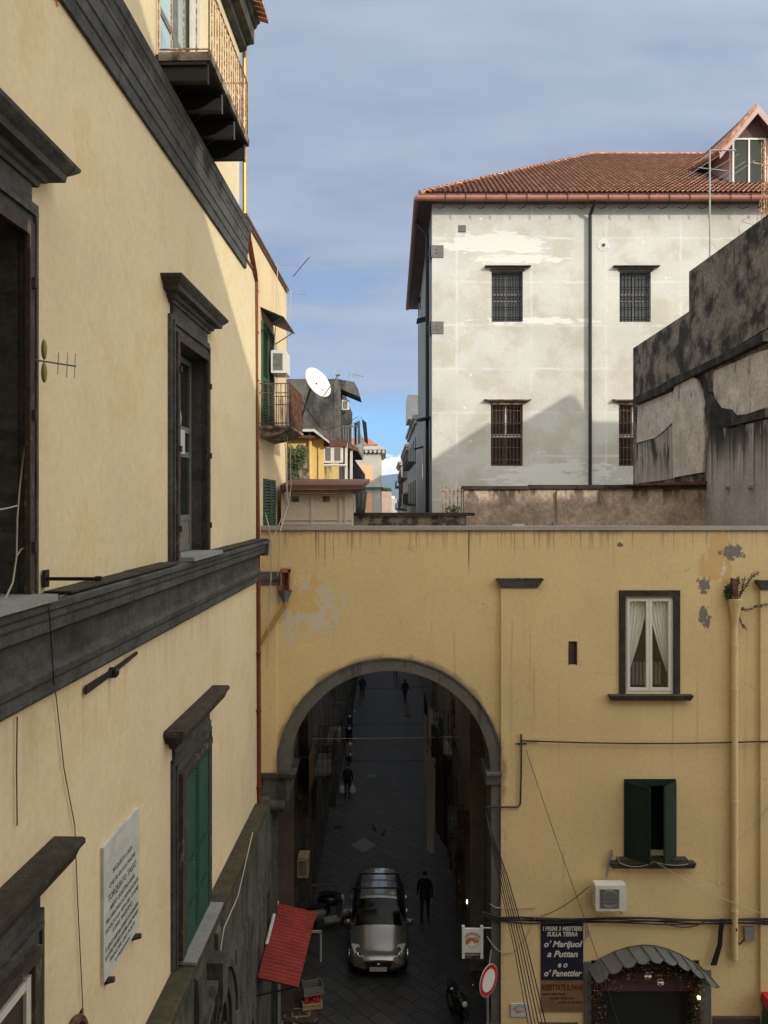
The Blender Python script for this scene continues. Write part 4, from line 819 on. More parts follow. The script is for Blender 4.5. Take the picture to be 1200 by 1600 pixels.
# grey sheet hanging at the shed's end
def cloth(p0, p1, h, amp=.04, folds=5, th=.006, rows=8, cols=26, drop=0, taper=0, m=None, skew=0.):
    P0, P1 = Vector(p0), Vector(p1); d = P1-P0; nrm = Vector((d.y, -d.x, 0)); nrm = nrm.normalized() if nrm.length > 1e-6 else Vector((0,-1,0)); mb = MB(); g = []
    ph = random.random()*6
    for s_ in (0, 1):
        for i in range(rows+1):
            t = i/rows
            for j in range(cols+1):
                q = j/cols; p = P0+d*(.5+(q-.5)*(1-taper*t)+skew*t) - Vector((0,0,1))*(h*t*(1+drop*q)); p += nrm*(amp*(.35+.65*t)*math.sin(q*folds*2*math.pi+ph+t*.8)+s_*th)
                g.append(tuple(p))
    n = (rows+1)*(cols+1); fs = []
    for i in range(rows):
        for j in range(cols): a = i*(cols+1)+j; fs += [(a,a+1,a+cols+2,a+cols+1), (n+a,n+a+cols+1,n+a+cols+2,n+a+1)]
    for j in range(cols): fs += [(j,n+j,n+j+1,j+1), (rows*(cols+1)+j, rows*(cols+1)+j+1, n+rows*(cols+1)+j+1, n+rows*(cols+1)+j)]
    for i in range(rows): a = i*(cols+1); e = a+cols; fs += [(a,a+cols+1,n+a+cols+1,n+a), (e,n+e,n+e+cols+1,e+cols+1)]
    mb.add(g, fs); return mb
single('plastic_tarp', cloth((xat(553,24.0),23.9,zat(764,24)), (xat(573,24.0),24.2,zat(768,24)), .55, .05, 3, taper=.3), M['slate'], 'grey plastic tarp draped over the end of the beige shed', 'tarp')
# ------------------------------------------------------------------ second house on the left
h2 = thing('cream_house', 'narrow cream house beyond the palazzo with green shuttered balcony door', 'house', (-5.5, 23, 0))
HE = 25.5
bd = (xu0 := 21.0, 22.85, 16.44, 19.25); lw = (21.25, 22.95, zat(822,21.8), 15.05)
lw = (21.3, 23.1, 13.75, 15.1)
mb = MB(TP); holed(mb, TP, UE, HE, 6.8, 21.2, 0, [bd, lw], .15); mb.add([(18.9,0,20.26),(UE,0,20.26),(UE,0,21.2),(18.9,0,21.2)], [(0,1,2,3)]); mb.add([(18.9,0,20.26),(18.9,-.4,20.26),(18.9,-.4,21.2),(18.9,0,21.2)], [(0,1,2,3)]); mb.add([(HE,0,0),(HE,-9,0),(HE,-9,21.2),(HE,0,21.2)], [(0,1,2,3)]); mb.add([(UE,0,21.2),(HE,0,21.2),(HE,-9,21.2),(UE,-9,21.2)], [(0,1,2,3)])
obj('wall', mb, M['b2'], h2, smooth=False)
mb = MB(TP); mb.box(18.85, HE+.1, -.3, .06, 21.21, 21.29); mb.box(18.9,HE+.06,.005,.04,21.13,21.21); obj('roof_edge', mb, M['brownroof'], h2)
mb = MB(TP); mb.box(UE+.2, HE-.2, -8.5, -.2, 7, 21); obj('interior', mb, M['dark'], h2, smooth=False)
obj('shutter', louvre(TP, 21.0, 21.92, 16.5, 19.25, .05, mids=(17.7,), pitch=.08, rail=.07), M['green2'], h2); obj('shutter', louvre(TP, 21.93, 22.85, 16.5, 19.25, .05, mids=(17.7,), pitch=.08, rail=.07), M['green2'], h2)
obj('lower_shutter', louvre(TP, 21.3, 22.2, 13.75, 15.1, .05, pitch=.08, rail=.07), M['green2'], h2); obj('lower_shutter', louvre(TP, 22.21, 23.1, 13.75, 15.1, .05, pitch=.08, rail=.07), M['green2'], h2)
mb = MB(TP); mb.hexa([(20.9,0,19.55),(22.95,0,19.55),(22.95,.62,19.28),(20.9,.62,19.28),(20.9,0,19.58),(22.95,0,19.58),(22.95,.62,19.31),(20.9,.62,19.31)]); cp_ = obj('door_canopy', mb, M['iron'], h2)
mb = MB(TP)
for u in (20.95, 22.9): mb.tube([(u,.55,19.3),(u,.0,18.95)], .015, 5)
obj('stay', mb, M['iron'], cp_)
mb = MB(TP); mb.hexa([(20.75,0,16.15),(23.2,0,16.15),(23.2,.55,16.25),(20.75,.55,16.25),(20.7,0,16.44),(23.2,0,16.44),(23.2,.80,16.44),(20.7,.80,16.44)]); mb.box(20.68,23.22,-.0,.84,16.38,16.45)
bb_ = obj('balcony', mb, M['parapet'], h2)
mb = MB(TP)
for (p, q) in (((20.7,.0),(20.7,.8)),((20.7,.8),(23.2,.8)),((23.2,.8),(23.2,0))):
    ln = math.hypot(q[0]-p[0], q[1]-p[1]); n = max(2, int(ln/.11))
    for zz_ in (16.52, 17.3, 17.54): mb.tube([(p[0],p[1],zz_),(q[0],q[1],zz_)], .014, 5)
    for i in range(n+1): t = i/n; mb.tube([(p[0]+(q[0]-p[0])*t,p[1]+(q[1]-p[1])*t,16.45),(p[0]+(q[0]-p[0])*t,p[1]+(q[1]-p[1])*t,17.54)], .010, 4)
obj('railing', mb, M['rustd'], bb_)
mb = MB(TP)
for i in range(22): u = 20.78+i*.108; mb.box(u, u+.09, .765, .785, 16.55, 17.25+random.uniform(-.05,.12))
obj('reed_screen', mb, M['wood'], bb_)
ac_unit(TP, 22.75, .25, 17.62, W=.85, H=.62, Dp=.0, label='x') if False else None
def TN(x, w, z): return (x, 22.7-w, z)
ac_unit(TN, xat(430,22.7), 0, zat(590,22.7), W=.42, H=.62, Dp=.85, label='white air conditioner above the rusty balcony of the cream house', legs=False)
# dish
mb = MB(); dc_ = Vector(PX(496,598,23.2)); dn = Vector((.62,-.55,.42)).normalized(); rot = dn.to_track_quat('Z','Y').to_matrix()
g = []; nr, ns = 7, 28
for s_ in (0, .012):
    for i in range(nr+1):
        r = .46*i/nr
        for j in range(ns): a = 2*math.pi*j/ns; g.append(tuple(dc_+rot@Vector((r*math.cos(a), r*math.sin(a)*1.08, r*r*.42-.05-s_))))
nn = (nr+1)*ns; fs = [(k*nn+i*ns+j, k*nn+i*ns+(j+1) % ns, k*nn+(i+1)*ns+(j+1) % ns, k*nn+(i+1)*ns+j) for k in (0,1) for i in range(nr) for j in range(ns)]+[(nr*ns+j, nr*ns+(j+1) % ns, nn+nr*ns+(j+1) % ns, nn+nr*ns+j) for j in range(ns)]
mb.add(g, fs); dsh = single('satellite_dish', mb, M['white'], 'white satellite dish on an arm over the street, beside the rusty balcony', 'satellite dish')
mb = MB(); mb.tube([tuple(dc_-dn*.03), tuple(dc_-dn*.2-Vector((.1,0,.12))), PX(472,652,23.1), PX(470,668,23.1)], .03, 7); obj('mount', mb, M['iron'], dsh)
mb = MB(); e = dc_+rot@Vector((0,-.47,.04)); tip = Vector(PX(528,587,22.6)); mb.tube([PX(506,618,23.0), tuple(tip)], .016, 5); mb.tube([tuple(tip-Vector((.06,0,-.03))), tuple(tip+Vector((.06,0,.03)))], .04, 8); obj('feed_arm', mb, M['metalgrey'], dsh)
# aerials
def yagi(boom, els, el_dir, r=.01, er=.006, mast=None, label='', mt=None, grp=None):
    P0, P1 = Vector(boom[0]), Vector(boom[1]); mb = MB(); mb.tube([tuple(P0), tuple(P1)], r, 5); o = single('tv_aerial', mb, mt or M['metalgrey'], label, 'aerial', grp)
    mb = MB(); E = Vector(el_dir).normalized()
    for t, L_ in els: c = P0+(P1-P0)*t; mb.tube([tuple(c-E*L_/2), tuple(c+E*L_/2)], er, 4)
    obj('element', mb, mt or M['metalgrey'], o)
    if mast: mb = MB(); mb.tube(mast, r*1.5, 6); obj('mast', mb, mt or M['metalgrey'], o)
    return o
ya = yagi(((xat(25,8),8,zat(558,8)),(xat(116,8),8.05,zat(571,8))), [(.04,.1),(.62,.0+.01),(.70,.22),(.85,.25),(.98,.25)], (0.05,0,1), label='small aerial with yellow-green double loop, sticking out beside the nearest window', r=.009, er=.005)
M['loop'] = mat('olive_plastic', (.26,.27,.10), .5, var=.1, fine=.1, bump=0)
mb = MB()
for dz_ in (-.085,.085): mb.ell((xat(69,8),8,zat(564,8)+dz_*1.35), .028,.03,.105, 14, 9)
obj('loop', mb, M['loop'], ya)
mb = MB()
for k in range(4): x = xat(44+k*2.4,8); mb.tube([(x,8.0-.0,zat(564,8)-.26),(x+.005,8.0,zat(564,8)+.24)], .006, 4)
obj('reflector', mb, M['metalgrey'], ya)
Yr = 25
yagi((PX(430,413,Yr), PX(472,416,Yr)), [(0,.15),(.98,.01)], (.5,0,.8), label='aerial with one slanted rod above the roof edge of the cream house', mast=[PX(431,412,Yr), PX(428,545,Yr)], mt=M['metalgrey']).location
mb = MB(); mb.tube([PX(458,432,Yr), PX(483,402,Yr)], .012, 4); single('aerial_rod', mb, M['iron'], 'thin dark slanting aerial rod tip against the sky above the cream house', 'aerial')
yagi((PX(445,458,Yr), PX(479,460,Yr)), [(.1,.35),(.3,.3),(.5,.3),(.7,.28),(.9,.28),(1,.2)], (0,0,1), label='horizontal aerial with short upright rods at the cream house corner')
# ------------------------------------------------------------------ yellow house
hy = thing('yellow_house', 'bright yellow house with white eaves behind the beige shed', 'house', (-4, 30, 0))
xe = xat(506, 27)
mb = MB(); mb.box(-9, -2.55, 26.9, 37, 0, 11); obj('lower_wall', mb, M['greyrender'], hy)  # lower part set to dark render, street shade put into its colour
mb = MB(); mb.box(-9, xe, 27, 36, 11, 16.6); mb.box(xat(505,27)-.16, xe+.0, 26.93, 27, 11, 16.6); obj('wall', mb, M['yellow'], hy)
mb = MB(); pk = [(-9,26.6,zat(673,27)),(xat(493,27),26.6,zat(673,27)),(xat(516,27),26.6,zat(692,27)),(xat(516,27),26.6,zat(695,27)),(xat(492,27),26.6,zat(677,27)),(-9,26.6,zat(678,27))]
mb.prism(pk, (0,9.5,0)); mb.box(-9, xe+.1, 26.7, 36, 16.6, 16.7); ro_ = obj('roof', mb, M['brownroof'], hy)
mb = MB(); mb.prism([(p[0],p[1]-.05,p[2]+.02) for p in pk], (0,.05,0)); obj('eaves_board', mb, M['marble'], ro_)
mb = MB(); mb.tube([PX(484.5,676,26.9),PX(484.5,757,26.9)], .055, 8); obj('downpipe', mb, M['yellow'], hy)
mb = MB(); mb.hexa([PX(448,757,26.8),PX(485,757,26.8),(xat(485,26.8),27,zat(757,27)),(xat(448,27),27,zat(757,27)),PX(452,715,26.85),PX(478,702,26.85),(xat(478,27),27,zat(702,27)),(xat(452,27),27,zat(715,27))]); obj('bare_wall', mb, M['parapet'], hy)
mb = MB()
for c_ in ((452,725),(458,712),(470,706),(466,722),(455,742),(462,752),(450,705),(472,712)): foliage(mb, TW, PX(c_[0],c_[1],26.3), (.22,.3,.26), 260, .05, .10)
for _ in range(9): x = random.uniform(446,474); mb.tube([PX(x,757,26.3), PX(x+random.uniform(-4,4),random.uniform(700,730),26.2)], .015, 4)
M['bush'] = mat('dull_green_leaves', (.10,.125,.06), .8, var=.5, vscale=4, fine=.3, bump=0)
single('climbing_bush', mb, M['bush'], 'dull green straggly bush against the yellow house wall, above the shed', 'bush', smooth=False)
mb = MB()
for px, py0 in ((504,690),(541,692),(549,700)): x, y, z = PX(px,py0,27.2 if px < 545 else 28.4); mb.box(x-.045,x+.045,y-.045,y+.045,zat(760,27.2),z)
mb.tube([PX(504,727,27.1),PX(541,727,27.1)], .04, 5); mb.tube([PX(504,690,27.1),PX(541,692,27.1)], .045, 5)
pg = single('white_pergola', mb, M['whitewood'], 'white post frame holding a brown canopy beside the yellow house', 'pergola')
mb = MB(); mb.hexa([PX(503,697,27.0),PX(541,698,27.0),PX(562,706,29.5),PX(545,704,29.5),PX(503,688,27.0),PX(541,688,27.0),PX(560,701,29.5),PX(535,690,29.5)]); obj('canopy', mb, M['brownroof'], pg)
def TY(x, w, z): return (x, 27.35-w, z)
ac_unit(TY, xat(506,27), .0, zat(723,27.1), W=.30, H=.58, Dp=.28, label='left of two white air conditioners on the pergola by the yellow house', legs=False)
ac_unit(TY, xat(520,27), .0, zat(723,27.1), W=.34, H=.58, Dp=.28, label='right of two white air conditioners on the pergola by the yellow house', legs=False)
# ------------------------------------------------------------------ grey rendered house
YG = 38.; hg = thing('grey_house', 'dark grey rendered house with flat canopy roof over the street, left of the gap', 'house', (-6, 44, 0))
x0, x1 = xat(440,YG), xat(531,YG); zt_ = zat(592,YG)
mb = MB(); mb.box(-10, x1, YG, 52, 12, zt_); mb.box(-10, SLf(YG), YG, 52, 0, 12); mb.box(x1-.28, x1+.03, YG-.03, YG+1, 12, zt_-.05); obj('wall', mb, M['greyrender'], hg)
mb = MB(); xa, xb = xat(528,YG), xat(563,YG); mb.prism([(xa,YG+.1,zat(592,YG)),(xat(553,YG),YG+.1,zat(596,YG)),(xat(559,YG),YG+.1,zat(606,YG)),(xb,YG+.1,zat(620,YG)),(xa,YG+.1,zat(622,YG)+.5)], (0,2.2,0)); obj('canopy', mb, M['greyrender'], hg)
mb = MB(); mb.box(x1,xat(558,YG),YG+.5,48,zat(702,YG),zat(698,YG)); bal = obj('balcony', mb, M['greyrender'], hg)
mb = MB(); xo = xat(557,YG+.5)
for (p, q) in (((x1,YG+.5),(xo,YG+.5)),((xo,YG+.5),(xo+.1,47.5))):
    ln = math.hypot(q[0]-p[0], q[1]-p[1]); n = int(ln/.12)
    for zz_ in (zat(698,YG)+.1, zat(664,YG)): mb.tube([(p[0],p[1],zz_),(q[0],q[1],zz_)], .02, 4)
    for i in range(n+1): t = i/n; mb.tube([(p[0]+(q[0]-p[0])*t,p[1]+(q[1]-p[1])*t,zat(698,YG)),(p[0]+(q[0]-p[0])*t,p[1]+(q[1]-p[1])*t,zat(664,YG))], .013, 4)
obj('railing', mb, M['metalgrey'], bal)
mb = MB(); mb.box(xat(534,YG),xat(549,YG),YG+1.0,YG+1.2,zat(662,YG),zat(640,YG)); obj('screen', mb, M['greyrender'], bal)
def TG(x, w, z): return (x, YG+.9-w, z)
ac_unit(TG, xat(533,YG), 0, zat(638,YG), W=.36, H=.48, Dp=.3, label='white air conditioner under the flat canopy of the grey house', legs=False)
mb = MB(); mb.tube([PX(548,664,38.6),PX(566,651,40)], .02, 4); mb.tube([PX(548,668,38.6),PX(570,660,41)], .012, 4); rk = single('laundry_rack', mb, M['metalgrey'], 'metal clothes arm reaching over the street from the grey house balcony', 'clothes rack')
for (a, b, yy, h, mt, lb) in (((553,661),(557,660),39.2,1.15,'cloth_d','black garment hanging closest to the grey house balcony rail'),((557,659),(562,657),39.6,1.15,'cloth_b','blue grey garment hanging in the middle of the laundry over the street'),((565,654),(572,660),40.4,1.05,'cloth_d','dark navy garment blown out at the end of the clothes arm')):
    single('garment', cloth(PX(a[0],a[1],yy), PX(b[0],b[1],yy+.3), h, .03, 2, taper=.2, skew=.5 if a[0] > 560 else .25), M[mt], lb, 'laundry')
yagi((PX(546,584,44), PX(568,588,44)), [(0,.3),(.3,.3),(.5,.25),(.7,.25),(.9,.25)], (.2,0,1), mast=[PX(547,583,44), PX(547,600,44)], label='tiny aerial on the canopy roof of the grey house', r=.02, er=.012)
# ------------------------------------------------------------------ white monastery-like building at the right
YF = 45.; F0 = xat(675,YF); ZE = 31.3
def TFm(x, w, z): return (x, YF-w, z)
hw = thing('white_building', 'tall whitewashed building with barred windows and red tiled hip roof', 'building', (14, 57, 0))
wins = []
for px in (768, 968, 1168): wins += [(xat(px,YF), xat(px+49,YF), zat(503,YF), zat(424,YF)), (xat(px-1,YF), xat(px+49,YF), zat(728,YF), zat(632,YF))]
mb = MB(TFm); holed(mb, TFm, F0, 34, 0, ZE, 0, wins, .45)
Fe = F0+.0096*24
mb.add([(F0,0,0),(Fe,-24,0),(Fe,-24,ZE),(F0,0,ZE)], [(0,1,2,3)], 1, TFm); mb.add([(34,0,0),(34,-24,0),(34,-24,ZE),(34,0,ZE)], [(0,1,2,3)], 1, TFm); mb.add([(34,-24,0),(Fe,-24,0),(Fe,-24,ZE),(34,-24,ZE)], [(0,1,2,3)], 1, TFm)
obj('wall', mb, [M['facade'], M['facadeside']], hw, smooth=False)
mb = MB(); mb.box(F0+.3, 33.5, YF+.8, YF+23, 1, ZE-.3); obj('interior', mb, M['dark'], hw, smooth=False)
M['cratewood0'] = mat('old_yellowish_board', (.20,.14,.07), .85, var=.2, fine=.2, bump=.1)
M['winframe'] = mat('brown_window_frame', (.10,.055,.04), .7, var=.2, fine=.1, bump=0)
for k, (a, b, c, d) in enumerate(wins):
    mb = MB(TFm); mid = (a+b)/2; up = k % 2 == 0
    if up:
        mb.box(a,b,-.44,-.40,c,d); 
        o = obj('window', mb, M['glass'], hw)
        q = MB(TFm)
        for x in (a+.06, mid, b-.06): q.box(x-.05,x+.05,-.40,-.34,c,d)
        for t in (.0,.42,.55,.97): q.box(a,b,-.39,-.35,c+(d-c)*t,c+(d-c)*t+.09)
        obj('frame', q, M['greywood'], o)
    else:
        mb.box(a,b,-.44,-.40,c,d); o = obj('window', mb, M['winframe'], hw)
        q = MB(TFm)
        for x0_, x1_ in ((a+.08,mid-.09),(mid+.09,b-.08)):
            for (t0, t1) in ((.03,.46),(.54,.96)): q.box(x0_,x1_,-.395,-.385,c+(d-c)*t0,c+(d-c)*t1)
        obj('pane', q, M['glass'], o)
        q = MB(TFm); q.box(mid-.06,mid+.06,-.38,-.33,c+(d-c)*.5,d) ; q.box(a,b,-.38,-.34,c+(d-c)*.47,c+(d-c)*.52); obj('frame', q, M['marble'], o)
    q = MB(TFm)
    for i in range(9): x = a+(i+.5)*(b-a)/9; q.tube([(x,-.12,c),(x,-.12,d)], .022, 4)
    for i in range(5): z = c+(i+.5)*(d-c)/5; q.tube([(a,-.12,z),(b,-.12,z)], .022, 4)
    obj('bars', q, M['rustd'] if not up else M['iron'], o)
    q = MB(TFm); q.hexa([(a-.38,0,d+.22),(b+.42,0,d+.22),(b+.42,.34,d+.20),(a-.38,.34,d+.20),(a-.38,0,d+.30),(b+.42,0,d+.30),(b+.42,.34,d+.25),(a-.38,.34,d+.25)]); q.box(a-.06,b+.10,0,.06,d,d+.14); obj('ledge', q, M['stonetop'] if up else M['parapet'], o)
# roof: corrugated tile sheets, hip at the left
ye, xe_ = 44.3, F0-.72; sl = .6; xr, yrg = 27., 57.
def roofz(y): return 31.55+(y-ye)*sl
mb = MB(); tw = .28; nrow = 32; N_ = int((34-xe_)/tw)
for r_i in range(nrow):
    ya_ = ye+(yrg-ye)*r_i/nrow; yb_ = ye+(yrg-ye)*(r_i+1)/nrow; k0 = len(mb.v); cnt = 0
    xs0 = xe_+(ya_-ye)
    i0 = max(0, int((xs0-xe_)/tw))
    cols = []
    for i in range(i0, N_):
        for q in range(4):
            x = xe_+(i+q/4)*tw; h = .10*abs(math.sin(math.pi*(q/4)))**.8; cols.append((x, h))
    for (yy, lift) in ((ya_, .07), (yb_, .0)):
        for (x, h) in cols: mb.v.append((x, yy, roofz(yy)+h+lift))
    n = len(cols)
    for j in range(n-1): mb.f.append([k0+j, k0+j+1, k0+n+j+1, k0+n+j]); mb.m.append(0)
rf = obj('roof', mb, M['tile'], hw, smooth=False)
mb = MB(); a = (xe_, ye, roofz(ye)-.06); rg = (xe_+12.7, yrg, roofz(yrg)-.06)
mb.add([a, (34,ye,a[2]), (34,yrg,rg[2]), rg, (xe_, 69.7, a[2]), (34,69.7,a[2])], [(0,1,2,3),(0,3,4),(3,2,5,4)]); mb.add([(xe_,ye,31.2),(34,ye,31.2),(34,69.7,31.2),(xe_,69.7,31.2)], [(0,1,2,3)])
obj('underside', mb, M['brownroof'], rf, smooth=False)
mb = MB(); L_ = (Vector(rg)-Vector(a)).length; nn = int(L_/.42)
for i in range(nn):
    p = Vector(a).lerp(Vector(rg), i/nn)+Vector((0,0,.09)); q = Vector(a).lerp(Vector(rg), (i+1.15)/nn)+Vector((0,0,.06)); mb.tube([tuple(p), tuple(q)], [.15,.11], 7)
for i in range(42):
    x = rg[0]+i*.42; mb.tube([(x,yrg,rg[2]+.13),(x+.48,yrg,rg[2]+.10)], [.15,.11], 7)
obj('ridge_tile', mb, M['tile'], rf)['kind'] = 'stuff'
mb = MB(); mb.box(xe_-.05, 34, ye-.05, ye, 31.25, 31.52); mb.box(xe_-.05, xe_, ye, 69.5, 31.25, 31.52); obj('fascia_board', mb, M['rustd'], rf)
M['gutter'] = mat('reddish_gutter', (.30,.12,.08), .5, var=.12, vscale=2, fine=.15, bump=.05)
mb = MB(); pth = [(33.9,ye-.18,31.22),(xe_-.18,ye-.18,31.22),(xe_-.0,69.5,31.22)]; mb.tube(pth[:2], .15, 10); mb.tube([(xe_-.18,ye-.2,31.22),(xe_+.05,69.5,31.22)], .15, 10)
for i in range(26): y = ye+i; mb.tube([(xe_-.18+.0096*i,y,31.22),(xe_-.18+.0096*i,y+.07,31.22)], .17, 10)
gt = obj('gutter', mb, M['gutter'], hw)
x = xe_+1.4
while x < 33: mb = MB(); mb.tube([(x,ye-.02,31.48),(x,ye-.36,31.35),(x,ye-.36,31.0),(x-.1,ye-.1,30.75),(x-.3,ye+.1,30.72),(x-.42,ye+.35,30.9)], .022, 4); x += 1.12; obj('gutter_hook', mb, M['iron'], gt)
mb = MB(); px_ = xat(922,44.8); mb.tube([(xat(929,44.2),44.12,31.2),(xat(928,44.3),44.3,30.9),(px_,44.78,30.5),(px_,44.78,8)], .10, 8); obj('downpipe', mb, M['iron'], hw)
mb = MB(); 
for yy in (47.5,):
    x = F0+.0096*3-.16; mb.tube([(xe_-.1,yy,31.1),(x,yy,30.3),(x,yy,5)], .11, 7)
obj('side_downpipe', mb, M['iron'], hw)
mb = MB()
for py in (393, 512):
    mb = MB(TFm); a, b = xat(674,YF)-.06, xat(693,YF); c, d = zat(py+9.5,YF), zat(py-9.5,YF); mb.box(a,b,0,.05,c,d); mb.box(a,a+.05,-.9,.05,c,d)
    for dz_ in (.25,.45):
        mb.ell(((a+b)/2,.06,c+dz_), .06,.04,.05, 8,5); mb.ell((a-.04,-.3,c+dz_), .10,.05,.05, 8,5)
    obj('anchor_plate', mb, M['slate'], hw)
mb = MB(TFm); a, b, c, d = xat(716,YF), xat(728,YF), zat(363,YF), zat(352,YF); mb.box(a,b,-.0,.03,c,d); mb.prism([(a+.05,.03,c+.05),(b-.05,.03,c+.05),(b-.05,.03,d-.05)], (0,.04,0)); obj('wall_vent', mb, M['slate'], hw)
mb = MB(TFm); cx_, cz_ = xat(943,YF), zat(383,YF); mb.prism([(cx_+.36*math.cos(t),.0,cz_+.34*math.sin(t)) for t in [2*math.pi*i/20 for i in range(20)]], (0,.02,0)); pv = obj('round_patch', mb, M['marble'], hw)
mb = MB(TFm); mb.tube([(cx_,0,cz_),(cx_,.06,cz_)], .09, 10); obj('pipe_hole', mb, M['iron'], pv)
# side wall windows hoods seen edge on
for (yy, pz) in ((47,655),(52,500),(52,655),(58,700),(63,470)):
    x = F0+.0096*(yy-YF); z = zat(pz, yy); mb = MB(); mb.hexa([(x-.65,yy-.7,z-.12),(x,yy-.7,z+.05),(x,yy+.7,z+.05),(x-.65,yy+.7,z-.12),(x-.65,yy-.7,z-.06),(x,yy-.7,z+.12),(x,yy+.7,z+.12),(x-.65,yy+.7,z-.06)])
    hd = obj('side_hood', mb, M['iron'], hw); mb = MB(); mb.box(x-.03,x+.02,yy-.5,yy+.5,z-2.3,z-.15); obj('side_window', mb, M['glass'], hd)
# dormer
yd = 46.9; dz0 = zat(297,yd); a, b = xat(1140,yd), xat(1198,yd); zt_ = zat(212,yd); xp = xat(1184,46.2); zp = zat(163,46.2)
dmx = xp; sl2 = (zp-zat(236,46.2))/(xp-xat(1126,46.2)) 
mb = MB(); mb.prism([(a,yd,dz0-.2),(2*xp-a,yd,dz0-.2),(2*xp-a,yd,zt_),(xp,yd,zp-.5),(a,yd,zt_)], (0,8,0)); M['dorm'] = mat('pinkish_dormer_plaster', (.46,.34,.30), .9, var=.1, fine=.1, bump=.1)
dm = obj('dormer', mb, M['dorm'], hw)
mb = MB(); f = yd-.05; wa, wb = xat(1143,yd), xat(1195,yd); c, d = dz0+.05, zat(217,yd)
for x in (wa, (wa+wb)/2-.05, wb-.1): mb.box(x,x+.1,f-.08,f,c,d)
mb.box(wa,wb,f-.075,f-.01,c,c+.1); mb.box(wa,wb,f-.075,f-.01,d-.1,d); wf = obj('window_frame', mb, M['whitewood'], dm); mb = MB(); mb.box(wa,wb,f-.0,f+.012,c,d); 
M['screen'] = mat('dusty_pane', (.045,.05,.036), .6, var=.2, fine=.2, bump=0, spec=.15); obj('window_pane', mb, M['screen'], dm)
mb = MB(); mb.prism([(a+.05,yd-.03,zat(217,yd)),(2*xp-a-.05,yd-.03,zat(217,yd)),(2*xp-a-.05,yd-.03,zt_+.1),(xp,yd-.03,zp-.4),(a+.05,yd-.03,zt_+.1)], (0,.025,0)); obj('gable_infill', mb, M['winframe'], dm)  # dark brown sheet filling the gable above the dormer window
mb = MB(); yo = 46.2
lx = xat(1126,yo); lz = zat(237,yo)
bx, bz_ = xat(1066,yo+3.6), zat(272,yo+3.6)
def slab(p0, p1, q0, q1, th, m=0): mb.add([p0,p1,q1,q0]+[(v[0],v[1],v[2]-th) for v in (p0,p1,q1,q0)], [(0,1,2,3),(7,6,5,4),(0,4,5,1),(1,5,6,2),(2,6,7,3),(3,7,4,0)], m)
for s_ in (-1, 1):
    q0 = (xp-s_*(xp-lx), yo, lz) if s_ > 0 else (2*xp-lx, yo, lz)
    E_ = (xat(1066,52), 52., zat(272,52)) if s_ > 0 else (2*xp-xat(1066,52), 52., zat(272,52))
    slab((xp,yo,zp), q0, (xp,yo+9,zp), E_, .24)
dr2 = obj('dormer_roof', mb, M['rustd'], dm)
mb = MB()
for i in range(24):
    t = i/24; p = Vector((lx,yo,lz)).lerp(Vector((xat(1066,52),52,zat(272,52))), t); mb.tube([tuple(p+Vector((-.05,0,.03))), tuple(p.lerp(Vector((xp,yo+9*t,zp)),.95)+Vector((0,0,.05)))], .11, 6)
obj('dormer_tile', mb, M['tile'], dr2)['kind'] = 'stuff'
mb = MB(); mb.prism([(xp,yo-.03,zp+.02),(lx-.05,yo-.03,lz+.02),(lx-.05,yo-.03,lz-.42),(xp,yo-.03,zp-.52)], (0,.06,0)); mb.prism([(xp,yo-.03,zp+.02),(2*xp-lx+.05,yo-.03,lz+.02),(2*xp-lx+.05,yo-.03,lz-.42),(xp,yo-.03,zp-.52)], (0,.06,0)); obj('bargeboard', mb, M['dorm'], dr2)
# ------------------------------------------------------------------ dark stained building at the right
XD = lambda y: 10.35+.0096*(y-25)
def TD(y, w, z): return (XD(y)-w, y, z)
hd = thing('stained_building', 'windowless building with black-streaked peeling wall, at the right above the flat roof', 'building', (14, 27, 0))
y1, y2 = 27.2, 33.5; zA, zB = 22.3, 20.95
mb = MB(TD); mb.add([(21.3,0,0),(y1,0,0),(y1,0,zA),(21.3,0,zA-.1)], [(0,1,2,3)]); mb.add([(y1,0,0),(y2,0,0),(y2,0,zB-.05),(y1,0,zB)], [(0,1,2,3)])
mb.add([(y1,0,zB-1),(y1,-7,zB-1),(y1,-7,zA),(y1,0,zA)], [(0,1,2,3)]); mb.add([(y2,0,0),(y2,-7,0),(y2,-7,zB-.05),(y2,0,zB-.05)], [(0,1,2,3)]); mb.add([(21.3,0,0),(21.3,-7,0),(21.3,-7,zA-.1),(21.3,0,zA-.1)], [(0,1,2,3)])
mb.add([(21.3,0,zA-.1),(y1,0,zA),(y1,-7,zA),(21.3,-7,zA-.1)], [(0,1,2,3)]); mb.add([(y1,0,zB),(y2,0,zB-.05),(y2,-7,zB-.05),(y1,-7,zB)], [(0,1,2,3)]); mb.add([(21.3,-7,0),(y2,-7,0),(y2,-7,zB),(21.3,-7,zA)], [(0,1,2,3)])
obj('wall', mb, M['soot'], hd, smooth=False)
def yz(px, py, w=0):  # point on the stained wall seen at a pixel
    y = (10.35-.24-w)/((px-600)/1250-.0096); return y, zat(py, y)
def relief(name, pts, w, mt, par=hd):
    P_ = [yz(*p) for p in pts]; m_ = MB(TD); m_.prism([(y, 0.0, z) for y, z in P_], (0, w, 0)); return obj(name, m_, mt, par, smooth=False)
relief('upper_offset', [(1205,477),(1089,551),(1083,583),(1205,510)], .05, M['soot'])
relief('string_ledge', [(1205,520),(1150,548),(1088,578),(1060,590),(1040,602),(999,621),(999,632),(1045,613),(1062,602),(1090,588),(1150,560),(1205,533)], .22, M['sootblack'])
relief('bare_patch', [(1205,545),(1180,553),(1118,580),(1117,610),(1122,632),(1135,640),(1148,641),(1154,651),(1175,650),(1205,640)], .05, M['sootpale'])
